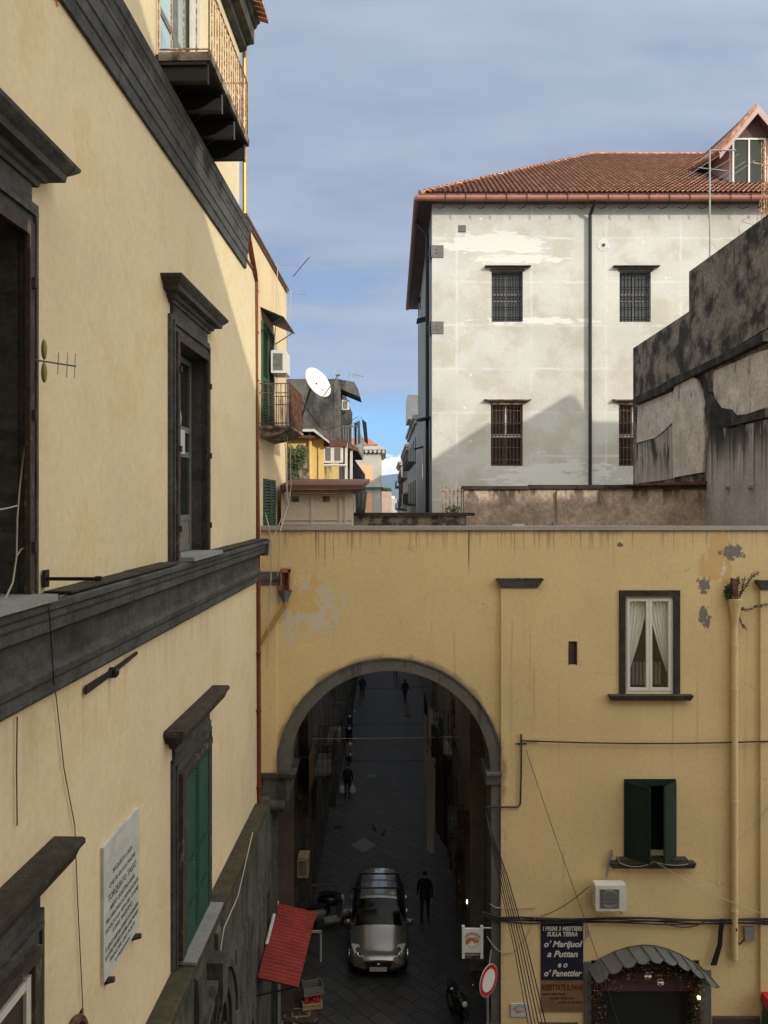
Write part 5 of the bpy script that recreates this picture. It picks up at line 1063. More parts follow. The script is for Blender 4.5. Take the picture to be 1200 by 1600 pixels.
relief('bare_patch', [(1054,628),(1058,603),(1070,592),(1084,588),(1092,592),(1098,610),(1104,640),(1105,700),(1102,738),(1056,746)], .10, M['sootpale'])
relief('bare_patch', [(998,634),(1052,612),(1056,628),(1057,655),(1040,672),(1025,684),(996,692)], .04, M['sootpale'])
relief('sloping_cap', [(1205,637),(1175,647),(1155,649),(1147,640),(1130,637),(1113,612),(1108,640),(1112,662),(1140,668),(1205,652)], .16, M['sootblack'])
relief('lower_render', [(1205,655),(1150,668),(1112,664),(1106,690),(1108,760),(1100,860),(1205,880)], .09, M['sootlow'])
relief('lower_render', [(994,696),(1030,684),(1055,662),(1055,748),(994,756)], .06, M['sootlow'])
for px in (1139, 1175):
    y, z = yz(px, 760, .09); mb = MB(TD); mb.tube([(y,.05,z),(y,.22,z)], .09, 9); obj('drain_spout', mb, M['sootlow'], hd)
# aerials on that roof
def mast(px, py0, py1, y, label, booms, mt='metalgrey'):
    mb = MB(); mb.tube([PX(px,py0,y), PX(px,py1,y)], .03, 6); o = single('roof_aerial', mb, M[mt], label, 'aerial'); q = MB()
    for (a, b, r_) in booms: q.tube([PX(*a,y), PX(*b,y)], r_, 5)
    obj('boom', q, M[mt], o); return o
mast(1109, 236, 440, 28.5, 'tall aerial mast with crossbars standing before the dormer, on the stained wall', [((1108,235),(1150,235),.028),((1091,262),(1136,267),.018),((1124,229),(1124,240),.01),((1128,229),(1128,241),.01),((1066,280),(1140,232),.008),((1083,284),(1155,240),.008),((1105,290),(1165,252),.008),((1126,286),(1180,250),.008),((1112,371),(1157,378),.006),((1109,378),(1118,386),.007),((1118,386),(1112,390),.007)])
mast(1194, 222, 372, 27.5, 'rusty lattice aerial mast at the right edge of the picture', [((1190,222),(1190,350),.014),((1198,222),(1198,352),.014),((1176,254),(1200,259),.02),((1190,325),(1158,346),.012),((1158,346),(1154,355),.01),((1154,355),(1159,380),.01),((1158,346),(1193,356),.01),((1190,325),(1172,372),.014),((1186,322),(1190,306),.014),((1172,372),(1200,330),.012)]+[((1190,230+i*14),(1198,237+i*14),.01) for i in range(9)], 'rust')
# ------------------------------------------------------------------ neighbours seen along and under the street
r1 = thing('street_house', 'tall shadowed house along the right side of the street under the arch', 'house', (8, 35, 0))
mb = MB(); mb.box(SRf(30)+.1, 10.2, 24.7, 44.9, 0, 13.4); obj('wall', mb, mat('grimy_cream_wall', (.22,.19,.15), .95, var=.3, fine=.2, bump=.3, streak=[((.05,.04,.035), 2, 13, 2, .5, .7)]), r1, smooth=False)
l1 = thing('street_house', 'shadowed house along the left side of the street just past the arch', 'house', (-6, 33, 0))
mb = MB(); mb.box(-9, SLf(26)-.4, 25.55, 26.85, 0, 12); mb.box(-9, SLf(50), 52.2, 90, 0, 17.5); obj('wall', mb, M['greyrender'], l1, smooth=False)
def rail_box(name, x0, x1, y0, y1, z, h, side, par, mt='iron', slabm='greyrender', step=.13):
    mb = MB(); mb.box(min(x0,x1), max(x0,x1), y0, y1, z-.12, z); o = obj(name, mb, M[slabm], par); q = MB()
    for (p, r) in (((x0,y0),(x1,y0)),((x1,y0),(x1,y1)),((x1,y1),(x0,y1))):
        ln = math.hypot(r[0]-p[0], r[1]-p[1]); n = max(2, int(ln/step))
        for zz_ in (z+.06, z+h): q.tube([(p[0],p[1],zz_),(r[0],r[1],zz_)], .018, 4)
        for i in range(n+1): t = i/n; q.tube([(p[0]+(r[0]-p[0])*t,p[1]+(r[1]-p[1])*t,z),(p[0]+(r[0]-p[0])*t,p[1]+(r[1]-p[1])*t,z+h)], .011, 4)
    obj('railing', q, M[mt], o); return o
for (y0, y1, z) in ((26.5,29,3.4),(31,34,4.6),(36,39,4.2),(40,43,7.0)): rail_box('balcony', SRf(y0)+.1, SRf(y0)-.65, y0, y1, z, 1.05, 1, r1)
for (y0, y1, z) in ((28,30.5,4.9),(33,35.5,4.5)): rail_box('balcony', SLf(y0)-.05, SLf(y0)+.6, y0, y1, z, 1.05, 1, hy, 'wood')
bo = rail_box('balcony', -3.1, -2.42, 25.7, 28.0, zat(1248,25.5), 1.25, 1, l1, 'wood', 'wood', .35)
q = MB(); q.box(-2.44,-2.40,25.7,27.8,zat(1248,25.5)+.05,zat(1190,25.5)); obj('timber_screen', q, M['cratewood0'], bo)
for i, (y0, z0, w_, h_, s_) in enumerate(((28,0,.9,2.1,1),(31.5,0,1.2,2.4,1),(35,0,1,2.1,1),(30,5,1,2,1),(33,9,1,1.8,1),(38,9,1,1.8,1),(27.5,9,1,1.8,1))):
    x = SRf(30)+.1; mb = MB(); mb.box(x-.04,x+.01,y0,y0+w_,z0,z0+h_); o = obj('door' if z0 == 0 else 'window', mb, M['winframe'], r1); q = MB(); q.box(x-.07,x-.001,y0-.12,y0,z0,z0+h_+.12); q.box(x-.07,x-.001,y0+w_,y0+w_+.12,z0,z0+h_+.12); obj('surround', q, M['parapet'], o)
# far houses of the street on the right
def block(name, x0, x1, y0, y1, h, mt, label, cor=None, wn=0, side=0, roof=None, cat='house'):
    t = thing(name, label, cat, ((x0+x1)/2, (y0+y1)/2, 0)); mb = MB(); mb.box(x0,x1,y0,y1,0,h); obj('wall', mb, mt, t, smooth=False)
    if cor: mb = MB(); mb.box(x0-cor,x1+cor,y0-cor,y1+cor,h,h+.35); mb.box(x0-cor*.6,x1+cor*.6,y0-cor*.6,y1+cor*.6,h-.35,h); obj('cornice', mb, roof or mt, t)
    if wn:
        xs_ = x0 if side < 0 else x1
        for i in range(wn):
            yy = y0+(i+.5)*(y1-y0)/wn
            for z in (h-3.6, h-7.4, h-11.2):
                if z < 1: continue
                mb = MB(); mb.box(xs_-.06,xs_+.06,yy-.6,yy+.6,z,z+2.2); w_ = obj('window', mb, M['green2'], t); mb = MB(); mb.box(xs_-.75,xs_+.1,yy-.9,yy+.9,z-.15,z) if side < 0 else mb.box(xs_-.1,xs_+.75,yy-.9,yy+.9,z-.15,z)
                xo_ = xs_-.72 if side < 0 else xs_+.72
                for k in range(10): mb.tube([(xo_,yy-.88+k*.195,z),(xo_,yy-.88+k*.195,z+1)], .02, 4)
                mb.tube([(xo_,yy-.9,z+1),(xo_,yy+.9,z+1)], .025, 4); obj('balcony', mb, M['iron'], w_)
    return t
M['palewall'] = mat('pale_grey_wall', (.46,.43,.38), .9, var=.12, fine=.1, bump=0); M['whitewall'] = mat('white_wall', (.72,.70,.66), .9, var=.1, fine=.1, bump=0); M['pinkwall'] = mat('pink_brown_wall', (.42,.30,.24), .9, var=.12, fine=.1, bump=0)
R2 = block('far_house', xat(651,69.5)+.0, 12, 69.5, 92, zat(655,69.5), M['palewall'], 'pale grey balconied house just beyond the white building, right side', .35, 5, -1)
mb = MB(); mb.box(xat(637,72), 8, 72, 78, zat(655,72), zat(617,72)); obj('roof_room', mb, M['whitewall'], R2)
R3 = block('far_house', xat(636,96), 12, 94, 120, zat(700,96), M['pinkwall'], 'brown shaded house with dark balconies, third along the right side', .3, 5, -1)
R4 = block('far_house', xat(627,128), 12, 126, 150, zat(724,128), M['palewall'], 'pale stone corner house with cornice, farthest along the right side', .5, 4, -1)
# laundry there
single('laundry', cloth((xat(628,120),118,zat(745,120)), (xat(641,120),121,zat(745,120)), 2.6, .12, 5), M['cloth_b'], 'grey blue washing on a far balcony at the right of the street gap', 'laundry')
single('laundry', cloth((xat(623,122),121,zat(744,122)), (xat(628,122),123,zat(744,122)), 4.6, .12, 4), M['cloth_r'], 'long reddish washing on a far balcony at the right of the street gap', 'laundry')
# grey classical house closing the left side
YC = 140.; hc = thing('cornice_house', 'grey and peach house with bracketed cornice and red roof, far down the left side', 'house', (-6, 150, 0))
x0, x1 = -16, xat(595,YC)
mb = MB(); mb.box(x0,x1,YC,YC+30,0,zat(709,YC)); obj('wall', mb, M['palewall'], hc, smooth=False)
mb = MB(); mb.box(xat(561,YC),xat(582,YC),YC-.12,YC,zat(751,YC),zat(727,YC)); mb.box(xat(562,YC),xat(582,YC),YC-.12,YC,5,zat(771,YC)); mb.box(x1,x1+.1,YC+.5,YC+30,0,zat(714,YC)); obj('peach_panel', mb, mat('peach_plaster', (.72,.42,.22), .9, var=.06, fine=.05, bump=0), hc)
mb = MB(); mb.box(xat(546,YC),xat(558,YC),YC-.1,YC,zat(751,YC),zat(729,YC)); sw_ = obj('window', mb, M['green2'], hc); mb = MB(); mb.box(xat(544,YC),xat(546,YC),YC-.16,YC,zat(753,YC),zat(727,YC)); mb.box(xat(558,YC),xat(560,YC),YC-.16,YC,zat(753,YC),zat(727,YC)); mb.box(xat(544,YC),xat(560,YC),YC-.2,YC,zat(727,YC),zat(725,YC)); obj('surround', mb, M['whitewall'], sw_)
mb = MB(); mb.box(x0,x1+.5,YC-.5,YC+30,zat(706,YC),zat(703,YC)); mb.box(x0,x1+.9,YC-.9,YC+30,zat(703,YC),zat(699,YC)); mb.box(x0,x1+.0,YC,YC+30,zat(699,YC),zat(695,YC))
for i in range(18): x = x1+.3-i*.75; mb.box(x,x+.35,YC-.8,YC,zat(708,YC),zat(703.2,YC))
obj('cornice', mb, M['palewall'], hc)
mb = MB(); xr0 = xat(591,YC); mb.add([(x0,YC-.3,zat(695,YC)),(xr0,YC-.3,zat(695,YC)),(xr0,YC+25,zat(695,YC)),(x0,YC+25,zat(695,YC)),(xat(572,YC),YC+8,zat(684,YC+8)),(x0,YC+8,zat(684,YC+8))], [(0,1,4,5),(1,2,4),(2,3,5,4),(0,3,2,1)]); obj('roof', mb, mat('pink_red_roof', (.48,.17,.12), .9, var=.1, fine=.1, bump=0), hc)
mb = MB(); mb.box(x0,x1+.5,YC-.6,YC+20,zat(763.5,YC),zat(761,YC)); obj('green_canopy', mb, M['green2'], hc)
# low houses far away
spec = [(596,612,300,768,790,'pinkwall','low pinkish house with terrace plants at the far end of the street'),(600,609,340,777,790,'whitewall','white cubic house with green awning, far at the street end'),(609,620,420,779,795,'palewall','pale low house, far right at the street end'),(611,617,520,775,790,'whitewall','tiny white roof room on the horizon above the street end'),(592,600,380,771,790,'palewall','low grey house next to the cornice house, far away')]
for (a, b, yy, pt, pb_, mt, lb) in spec: block('distant_house', xat(a,yy), xat(b,yy), yy, yy+12, zat(pt,yy), M[mt], lb)
mb = MB(); foliage(mb, TW, (xat(604,300),304,zat(766,300)), (2.2,2,1.0), 500, .4, .8); single('terrace_plants', mb, M['leaf'], 'green roof terrace plants at the far end of the street', 'plant', smooth=False)
# Vesuvius-like mountain
mb = MB(); nx, ny = 70, 10; g = []
for j in range(ny+1):
    for i in range(nx+1):
        x = -5200+9200*i/nx; t = j/ny; peak = 520*math.exp(-((x-900)/1500)**2)+230*math.exp(-((x+900)/1300)**2)+30*mnoise.noise(Vector((x/400,0,3)))+60
        g.append((x*.62, 6000+1100*t, .40*(peak*math.sin(math.pi*min(1,.02+t))**.8+18*mnoise.noise(Vector((x/250,t*6,1))))))
mb.add(g, [(j*(nx+1)+i, j*(nx+1)+i+1, (j+1)*(nx+1)+i+1, (j+1)*(nx+1)+i) for j in range(ny) for i in range(nx)]); struct('hill', mb, mat('mountain_slope', (.09,.10,.07), .95, var=.2, vscale=.001, fine=0, bump=0))
# ------------------------------------------------------------------ buildings behind and beside the viewer (they cast the shade)
vb = thing('viewer_building', 'tall cream building behind the viewpoint closing the little square', 'building', (12, -8, 0))
mb = MB(); mb.box(-3.4, 30, -14, -1.2, 0, 28.3); obj('wall', mb, M['b2'], vb, smooth=False)
gh = thing('gabled_house', 'gabled house standing off to the right of the square', 'house', (32, 26, 0))
mb = MB(); xq = [(20.3,28.4),(23.4,30.4),(25.45,30.5),(27.9,32.0),(28.3,31.9),(29.25,30.5),(47,30.3),(47,0),(20.3,0)]; mb.prism([(x,22.3,z) for x, z in xq], (0,.25,0)); mb.prism([(x,22.56,z-4 if z > 0 else 0) for x, z in xq], (0,5,0)); obj('wall', mb, M['b2'], gh, smooth=False)
# ------------------------------------------------------------------ cables
def sag(a, b, s, n=14):
    A, B = Vector(a), Vector(b); return [tuple(A.lerp(B, i/n)-Vector((0,0,s*4*(i/n)*(1-i/n)))) for i in range(n+1)]
def cable(pts, r, label, mt='cable', name='cable', grp=None): mb = MB(); mb.tube(pts, r, 5); return single(name, mb, M[mt], label, 'cable', grp)
def W(px, py, w=.06): return PX(px, py, D-w)
# strap cable across the upper facade from an iron cross
mb = MB(); mb.tube([W(814.5,1147,.13),W(814.5,1205,.13),W(813,1256,.13),W(809,1261,.13),W(760,1261,.16)], .022, 6); mb.tube([W(806,1162,.13),W(823,1162,.13)], .02, 5); mb.tube([W(812,1157,.13),W(840,1158,.2)], .012, 5)
single('cable_bracket', mb, M['iron'], 'black iron cross bracket holding the wire on the pilaster right of the arch', 'bracket')
cable([W(814,1157,.15)]+sag(W(840,1158,.12), W(1200,1158,.12), .06)+[W(1290,1160,.12)], .02, 'thin straight dark cable crossing the facade above the green shuttered window')
cable(sag(W(822,1172,.15), W(915,1440,.25), .05)+sag(W(915,1440,.25), PX(968,1604,18.5), .0), .008, 'thin wire running diagonally from the iron cross down to the doorway')
mb = MB()
for k in range(5):
    pts = [W(752+k*2,1425+k*2,.12), W(785,1434+k*1.4,.12)]
    x = 785
    while x < 1215: x += 30; pts.append(W(x, 1434+k*1.7+1.6*math.sin(x*.03+k*2)+ (x-785)*.008, .10+.02*(k % 3)))
    mb.tube(pts, .016 if k else .028, 5)
single('cable_bundle', mb, M['cable'], 'thick bundle of black cables running along the facade above the signs', 'cable')
mb = MB()
for k in range(3): mb.tube([W(1131-k*2,1436,.1),W(1128-k*2,1455,.12),W(1127-k*2,1475,.12),W(1118-k*3,1508,.14)], .03, 6)
single('cable_drop', mb, M['cable'], 'thick black cables dropping from the bundle beside the doorway canopy', 'cable')
mb = MB()
for k in range(6):
    t = k*2.4; pts = [W(757+k*.6,1262+k*3,.25), PX(778+k*3,1370,20.3), PX(803+k*4.2,1480,19.4), PX(826+k*5.5,1604,18.3)]; mb.tube(pts, .011+.004*(k % 2), 5)
single('slanting_cables', mb, M['cable'], 'sheaf of dark wires slanting down across the pier right of the arch', 'cable')
cable([W(765,1412,.15)]+sag(W(775,1418,.12), W(838,1418,.12), .03), .010, 'thin pale wire curving across the pier below the arch', 'cablew')
cable(sag(W(761,1463,.12), W(838,1430,.12), .7, 18), .010, 'thin drooping wire loop beside the slanting cables', 'cablew')
cable(sag(W(1025,1347,.25), W(1200,1430,.15), .12), .009, 'pale thin cord slanting from the green shuttered window sill to the right', 'cablew')
cable([W(965,1340,.24)]+sag(W(968,1348,.25), W(1022,1346,.25), .12)+sag(W(1022,1346,.25),W(1075,1350,.22),.06), .009, 'pale cord looped along the sill of the green shuttered window', 'cablew')
cable(sag(W(920,1385,.2), W(845,1432,.1), .10), .01, 'thin dark lead from the air conditioner to the cable bundle')
cable(sag(W(1035,1440,.1), W(1108,1436,.1), .18), .012, 'dark cable loop hanging under the bundle above the doorway canopy')
cable(sag(W(1200,1262,.1), W(1130,1330,.1), .10), .008, 'faint thin wire slanting on the facade at the right edge', 'cablew')
# palazzo cables
def L3(px, py, w=.03): u = (3.8-w)*1250/(634-px); return TP(u, w, zat(py, u))
cable([L3(76,950,.32),L3(78,962,.33),L3(84,1060,.12),L3(88,1090,.03),L3(100,1200),L3(117,1290),L3(121,1400),L3(126,1500),L3(131,1604)], .006, 'thin black wire hanging down the palazzo wall left of the plaque')
cable([L3(27,1120),L3(26,1200),L3(27,1290)], .007, 'short dark vertical conduit under the cornice at the far left', 'rustd')
cable([PX(44,566,8.0),PX(45,620,7.95),PX(41,680,7.9),PX(31,760,7.85),PX(27,810,7.8),PX(26,870,7.8),PX(20,910,7.7),PX(10,932,7.6),PX(0,945,7.5)], .010, 'beige aerial lead looping down the nearest window frame', 'cablew')
cable([PX(27,868,7.8),PX(33,858,7.85),PX(44,855,7.9)], .009, 'short yellowish cable end beside the nearest window', 'cablew')
cable([PX(-6,797,7.4),PX(12,794,7.6),PX(27,790,7.8)], .008, 'pale cord tied across the nearest window', 'cablew')
cable([L3(48,922,.1),L3(70,944,.28),L3(110,925,.2),L3(140,914,.1)], .005, 'thin wire lying on the cornice beside the iron rod', 'cablew')
for k, (pts, lb) in enumerate((([(434,414),(432,480),(428,560),(440,640),(446,700),(447,750),(450,790),(440,810),(425,845),(423,870),(424,905),(420,930),(420,958)], 'longest pale cable dangling from the cream house aerials to the hopper'),
        ([(455,455),(450,520),(447,600),(449,680),(449,770)], 'pale cable hanging along the edge of the cream house'),
        ([(413,770),(414,800),(420,822),(424,860),(423,900),(421,960),(417,1040)], 'thin cord hanging past the lower green shutter of the cream house'),
        ([(453,690),(455,760),(450,790),(438,830),(434,900)], 'pale cable drooping from the balcony beside the shed'))):
    cable([PX(px, py, 20.5 if py > 815 else 21.5+(815-py)/815*2) for px, py in pts], .011, lb, 'cablew')
mb = MB(); x, y, z = PX(449,778,21.9); mb.box(x-.07,x+.07,y-.05,y+.05,z-.16,z+.16); single('cable_box', mb, M['metalgrey'], 'small grey cable box hanging in front of the beige shed', 'junction box')
cable(sag(PX(473,628,23.2), PX(505,672,26), .05)+sag(PX(505,672,26), PX(560,650,39), .1), .012, 'thin line from the satellite dish balcony towards the grey house')
cable([L3(395,1300,.36),L3(372,1400,.36),L3(350,1450,.37),L3(340,1520,.37),L3(325,1600,.36)], .012, 'pale cable trailing down the stone base of the palazzo', 'cablew')
# wires across the street under the arch
for (y, pya, pyb, sg, lb) in ((27.,1154,1151,.02,'taut pale line crossing the street low behind the arch'),(30.,1187,1187,.05,'thin line crossing the street left of centre under the arch'),(40.,1075,1073,.05,'thin dark wire crossing the street at the top of the arch opening'),(34.,1130,1128,.1,'dark wire crossing between the balconies in the arch')):
    cable(sag((SLf(y), y, zat(pya,y)), (SRf(y), y, zat(pyb,y)), sg), .014 if y == 27. else .008, lb, 'cablew' if y == 27. else 'cable')
# ------------------------------------------------------------------ awning and stall on the left
aw = [PX(432,1412,21.6), PX(494,1427,21.6), PX(466,1542,18.6), PX(403,1527,18.6)]
mb = MB(); A0, A1, A2, A3 = [Vector(p) for p in aw]; nc = 176; g = []
for s_ in (0, .012):
    for i in range(nc+1):
        t = i/nc; h = .045*math.sin(t*22*2*math.pi)
        for q in (A0.lerp(A3, t), A1.lerp(A2, t)): g.append((q.x, q.y, q.z+h-s_))
n = 2*(nc+1); mb.add(g, [(2*i,2*i+1,2*i+3,2*i+2) for i in range(nc)]+[(n+2*i,n+2*i+2,n+2*i+3,n+2*i+1) for i in range(nc)]+[(2*i,2*i+2,n+2*i+2,n+2*i) for i in range(nc)]+[(2*i+1,n+2*i+1,n+2*i+3,2*i+3) for i in range(nc)])
awn = single('corrugated_awning', mb, M['awning'], 'red corrugated metal awning with white flakes over the stall at lower left', 'awning', angle=80)
mb = MB()
for t in (.03,.5,.97): a = A0.lerp(A3,t); b = A1.lerp(A2,t); mb.tube([tuple(a-Vector((.1,0,.5))), tuple(b-Vector((.05,0,.06)))], .022, 5)
obj('strut', mb, M['iron'], awn)
mb = MB()
for i in range(26): t = i/26; p = A0.lerp(A3, t*.62); mb.ell((p.x+.02,p.y,p.z+.05), .05,.06,.02, 6,4)
obj('flashing', mb, M['marble'], awn)
def crate(name, x, y, z, W_, D_, H_, mt, label, slats=3, rz=0, grp=None):
    c_, s_ = math.cos(rz), math.sin(rz)
    T = lambda a, b, c: (x+a*c_-b*s_, y+a*s_+b*c_, z+c)
    mb = MB(T); mb.box(-W_/2,W_/2,-D_/2,D_/2,0,.015)
    for k in range(slats):
        z0 = .02+k*(H_-.02)/slats; z1 = z0+(H_-.02)/slats*.7
        for sx_ in (-1,1): mb.box(sx_*W_/2-.008,sx_*W_/2+.008,-D_/2,D_/2,z0,z1); mb.box(-W_/2,W_/2,sx_*D_/2-.008,sx_*D_/2+.008,z0,z1)
    for sx_ in (-1,1):
        for sy_ in (-1,1): mb.box(sx_*(W_/2-.03)-.02,sx_*(W_/2-.03)+.02,sy_*(D_/2-.03)-.02,sy_*(D_/2-.03)+.02,.0,H_+.03)
    o = single(name, mb, mt, label, 'crate', grp); return o, T
M['cratewood'] = mat('pale_crate_wood', (.42,.30,.16), .85, var=.2, vscale=5, fine=.2, bump=.1)
def G(px, py, z=0): y = (CH-z)*1250/(py-783); return xat(px, y), y
x, y = G(488,1548,.75); crate('plastic_crate', x, y, .72, .55,.4,.25, M['greywood'], 'white plastic crate on the stall beside the red awning', 3, .3)
x, y = G(487,1568,.45); o_, T_ = crate('fruit_crate', x, y, .40, .55,.4,.2, M['cratewood'], 'wooden crate of red fruit below the white plastic crate', 2, .2)
q = MB(T_)
for _ in range(60): q.ell((random.uniform(-.22,.22),random.uniform(-.15,.15),.12+random.uniform(0,.1)), .045,.045,.04, 7,5)
fr_ = single('fruit', q, M['redpaint'], 'heap of red fruit filling the wooden crate on the stall', 'fruit'); fr_['kind'] = 'stuff'
x, y = G(470,1588,.3); crate('wooden_crate', x, y, .25, .5,.35,.2, M['cratewood'], 'pale empty wooden crate at the bottom edge, below the awning', 2, .1)
x, y = G(452,1600,.3); crate('wooden_crate', x, y, .2, .4,.3,.2, M['cratewood'], 'pale wooden crate partly cut off at the bottom left of the stall', 2, -.2)
x, y = G(480,1570,.3); mb = MB(); mb.box(x-.75,x+.35,y-.9,y+.45,.36,.40)
for a in (-.7,.3):
    for b in (-.85,.4): mb.box(x+a-.02,x+a+.02,y+b-.02,y+b+.02,0,.36)
mb.box(x-.5,x+.35,y+.0,y+.45,.40,.42); single('stall_table', mb, M['wood'], 'low wooden stall table under the red awning', 'table')
mb = MB(); x, y = G(420,1570,1.0); mb.box(x-.25,x+.28,y-.3,y+.3,0,1.75); fz = single('stall_cabinet', mb, M['greywood'], 'pale grey cabinet with a round fan opening under the red awning', 'cabinet'); mb = MB(); mb.torus((x,y-.31,1.35),.14,.02,'y',18,6); mb.tube([(x,y-.30,1.35),(x,y-.315,1.35)], .12, 16); obj('fan', mb, M['iron'], fz)
mb = MB(); y_ = 25.2; xa_ = xat(501.5,y_); mb.box(xa_-.03,xa_+.03,y_-.03,y_+.03,0,zat(1455,y_)); mb.box(xa_-.55,xa_+.03,y_-.03,y_+.03,zat(1455,y_)-.04,zat(1455,y_)+.02); mb.box(xa_-.55,xa_-.49,y_-.03,y_+.03,0,zat(1455,y_)); single('post_stand', mb, M['whitewood'], 'low white post frame on the street just right of the red awning', 'stand')
def TA(x, w, z): return (x, 25.3-w, z)
ac_unit(TA, xat(466,25), 0, zat(1366,25), W=.34, H=.62, Dp=.55, label='old air conditioner on the shadowed left wall under the arch', legs=False, body=M['cratewood'])
# ------------------------------------------------------------------ street sign, hanging bread sign
mb = MB(); sc_ = Vector(PX(763,1531.5,19.6)); nrm = Vector((.72,-.66,.0)).normalized(); tl = R(17); s1 = Vector((nrm.y,-nrm.x,0)).normalized(); up = Vector((0,0,1)); s1t = s1*math.cos(0)
rr = .375
def TS(a, b, c): v = sc_+s1t*a+(up+s1t*.0).normalized()*b+nrm*c; return tuple(v)
disc = lambda r0, c0, c1, mbb: mbb.prism([(r0*math.cos(t), r0*math.sin(t), c0) for t in [2*math.pi*i/40 for i in range(40)]], (0,0,c1-c0), 0, TS)
mb = MB(); disc(rr, 0, .012, mb); sg = single('no_entry_sign', mb, M['white'], 'round red-rimmed white traffic sign at the foot of the right pier', 'traffic sign')
mb = MB(); 
for i in range(40):
    t0, t1 = 2*math.pi*i/40, 2*math.pi*(i+1)/40; P_ = [(r*math.cos(t), r*math.sin(t)) for t in (t0, t1) for r in (rr*.72, rr*.97)]
    mb.add([(P_[0][0],P_[0][1],.012),(P_[1][0],P_[1][1],.012),(P_[3][0],P_[3][1],.012),(P_[2][0],P_[2][1],.012),(P_[0][0],P_[0][1],.016),(P_[1][0],P_[1][1],.016),(P_[3][0],P_[3][1],.016),(P_[2][0],P_[2][1],.016)], [(4,5,6,7),(0,3,2,1),(0,1,5,4),(1,2,6,5),(2,3,7,6),(3,0,4,7)], 0, TS)
obj('red_rim', mb, M['redpaint'], sg)
mb = MB(); p = sc_-nrm*.03; mb.tube([(p.x,p.y,p.z+.1),(p.x,p.y,0)], .03, 8); mb.tube([(p.x,p.y,p.z),(xat(768,20.8),20.9,p.z)], .02, 6); obj('post', mb, M['metalgrey'], sg)
ys = 20.9; bc = PX(738.5,1473.5,ys); a, b = xat(722,ys), xat(755,ys); c, d = zat(1498,ys), zat(1448,ys)
mb = MB(); mb.box(a,a+.07,ys,ys+.09,c,d); mb.box(b-.07,b,ys,ys+.09,c,d); mb.box(a+.07,b-.07,ys+.01,ys+.08,zat(1489,ys),zat(1452,ys)); mb.tube([(b,ys+.04,d-.05),(xat(768,ys),ys+.04,d-.05)], .015, 5)
bs_ = single('bread_sign', mb, M['white'], 'white hanging sign with bread loaves emblem inside the arch on the right', 'sign')
mb = MB(); mb.box(a+.07,b-.07,ys+.012,ys+.078,c,zat(1489.3,ys)); obj('footer', mb, M['wood'], bs_)
M['crust'] = mat('golden_bread_paint', (.50,.22,.05), .6, var=.3, vscale=20, fine=.3, bump=0)
mb = MB(); cx_, cz_ = (a+b)/2-.01, zat(1470,ys)
for (dx_, dz_, rx, rz, an) in ((-.11,-.02,.09,.055,-.9),(-.05,.04,.08,.05,.3),(.04,.04,.09,.05,-.2),(.10,-.01,.08,.05,-.5)): mb.ell((cx_+dx_,ys+.008,cz_+dz_), rx,.006,rz, 12,6, rot=Matrix.Rotation(an,3,'Y'))
obj('loaf_emblem', mb, M['crust'], bs_)
mb = MB()
for i in range(36): t0 = 2*math.pi*i/36; mb.tube([(cx_+.17*math.cos(t0),ys+.006,cz_-.01+.17*math.sin(t0)),(cx_+.17*math.cos(t0+.175),ys+.006,cz_-.01+.17*math.sin(t0+.175))], .004, 4)
for k in range(16): t0 = R(155-k*8.6); mb.box(cx_+.215*math.cos(t0)-.008,cx_+.215*math.cos(t0)+.008,ys+.003,ys+.009,cz_-.01+.215*math.sin(t0)-.018,cz_-.01+.215*math.sin(t0)+.014)
for s_ in (-1,1):
    for k in range(3): mb.ell((cx_+s_*.235,ys+.007,cz_+.02-k*.045), .016,.004,.018, 8,5)
obj('lettering', mb, M['ink'], bs_)
text('small_print', 'PANE E BISCOTTI', .05, M['letter'], bs_, lambda p, q, r: (cx_+p, ys+.010-r, zat(1492.5,ys)+q-.01))
mb = MB(); x, y, z = PX(731,1409,25.5); mb.ell((x,y,z), .05,.05,.07, 8,6); wl = single('wall_lamp', mb, mat('lit_bulb', (1,.95,.85), .4, var=0, fine=0, bump=0, emit=((1,.93,.8), 6)), 'small lit bulb on the shadowed right wall under the arch', 'lamp')
mb = MB(); mb.tube([(x,y,z+.06),(x+.12,y,z+.12),(SRf(30)+.1,y,z+.12)], .012, 5); obj('lamp_arm', mb, M['iron'], wl)
# ------------------------------------------------------------------ drying cloths on the right under the arch
cl = [((663,1115),(668,1120),27.5,2.2,'cloth_w',.2,'pale narrow sheet hanging at the left edge of the laundry under the arch'),((666,1180),(680,1185),26.5,3.1,'cloth_w',.4,'long white sheet hanging lowest in the laundry under the arch'),((674,1130),(684,1140),27.5,3.0,'cloth_b',.2,'grey striped cloth hanging in the laundry under the arch'),((682,1150),(692,1160),27.0,3.2,'cloth_r',.1,'brown cloth hanging in the laundry beside the right balconies'),((690,1175),(700,1185),26.6,2.9,'cloth_d',.1,'dark cloth hanging closest to the right balconies'),((670,1105),(676,1110),29.5,2.6,'cloth_w',.3,'narrow cream cloth behind the long white sheet under the arch'),((677,1160),(684,1166),28.2,2.4,'cloth_w',.5,'cream twisted cloth between the white sheet and the striped cloth'),((686,1120),(693,1126),30.5,2.2,'cloth_b',.3,'slate blue cloth high in the laundry under the arch'),((700,1110),(712,1115),33,1.4,'cloth_r',.1,'small reddish towel over a balcony rail under the arch')]
for (p, q, y, h, mt, tp, lb) in cl: single('hanging_cloth', cloth(PX(*p,y), PX(*q,y-.8), h, .05, 3, taper=tp), M[mt], lb, 'laundry')
mb = MB()
for x_ in (660, 700): mb.tube([PX(x_,1112,28.5), PX(x_+20,1200,25.5)], .015, 5)
single('clothes_line', mb, M['iron'], 'two long clothes poles along the right side under the arch', 'clothes line')
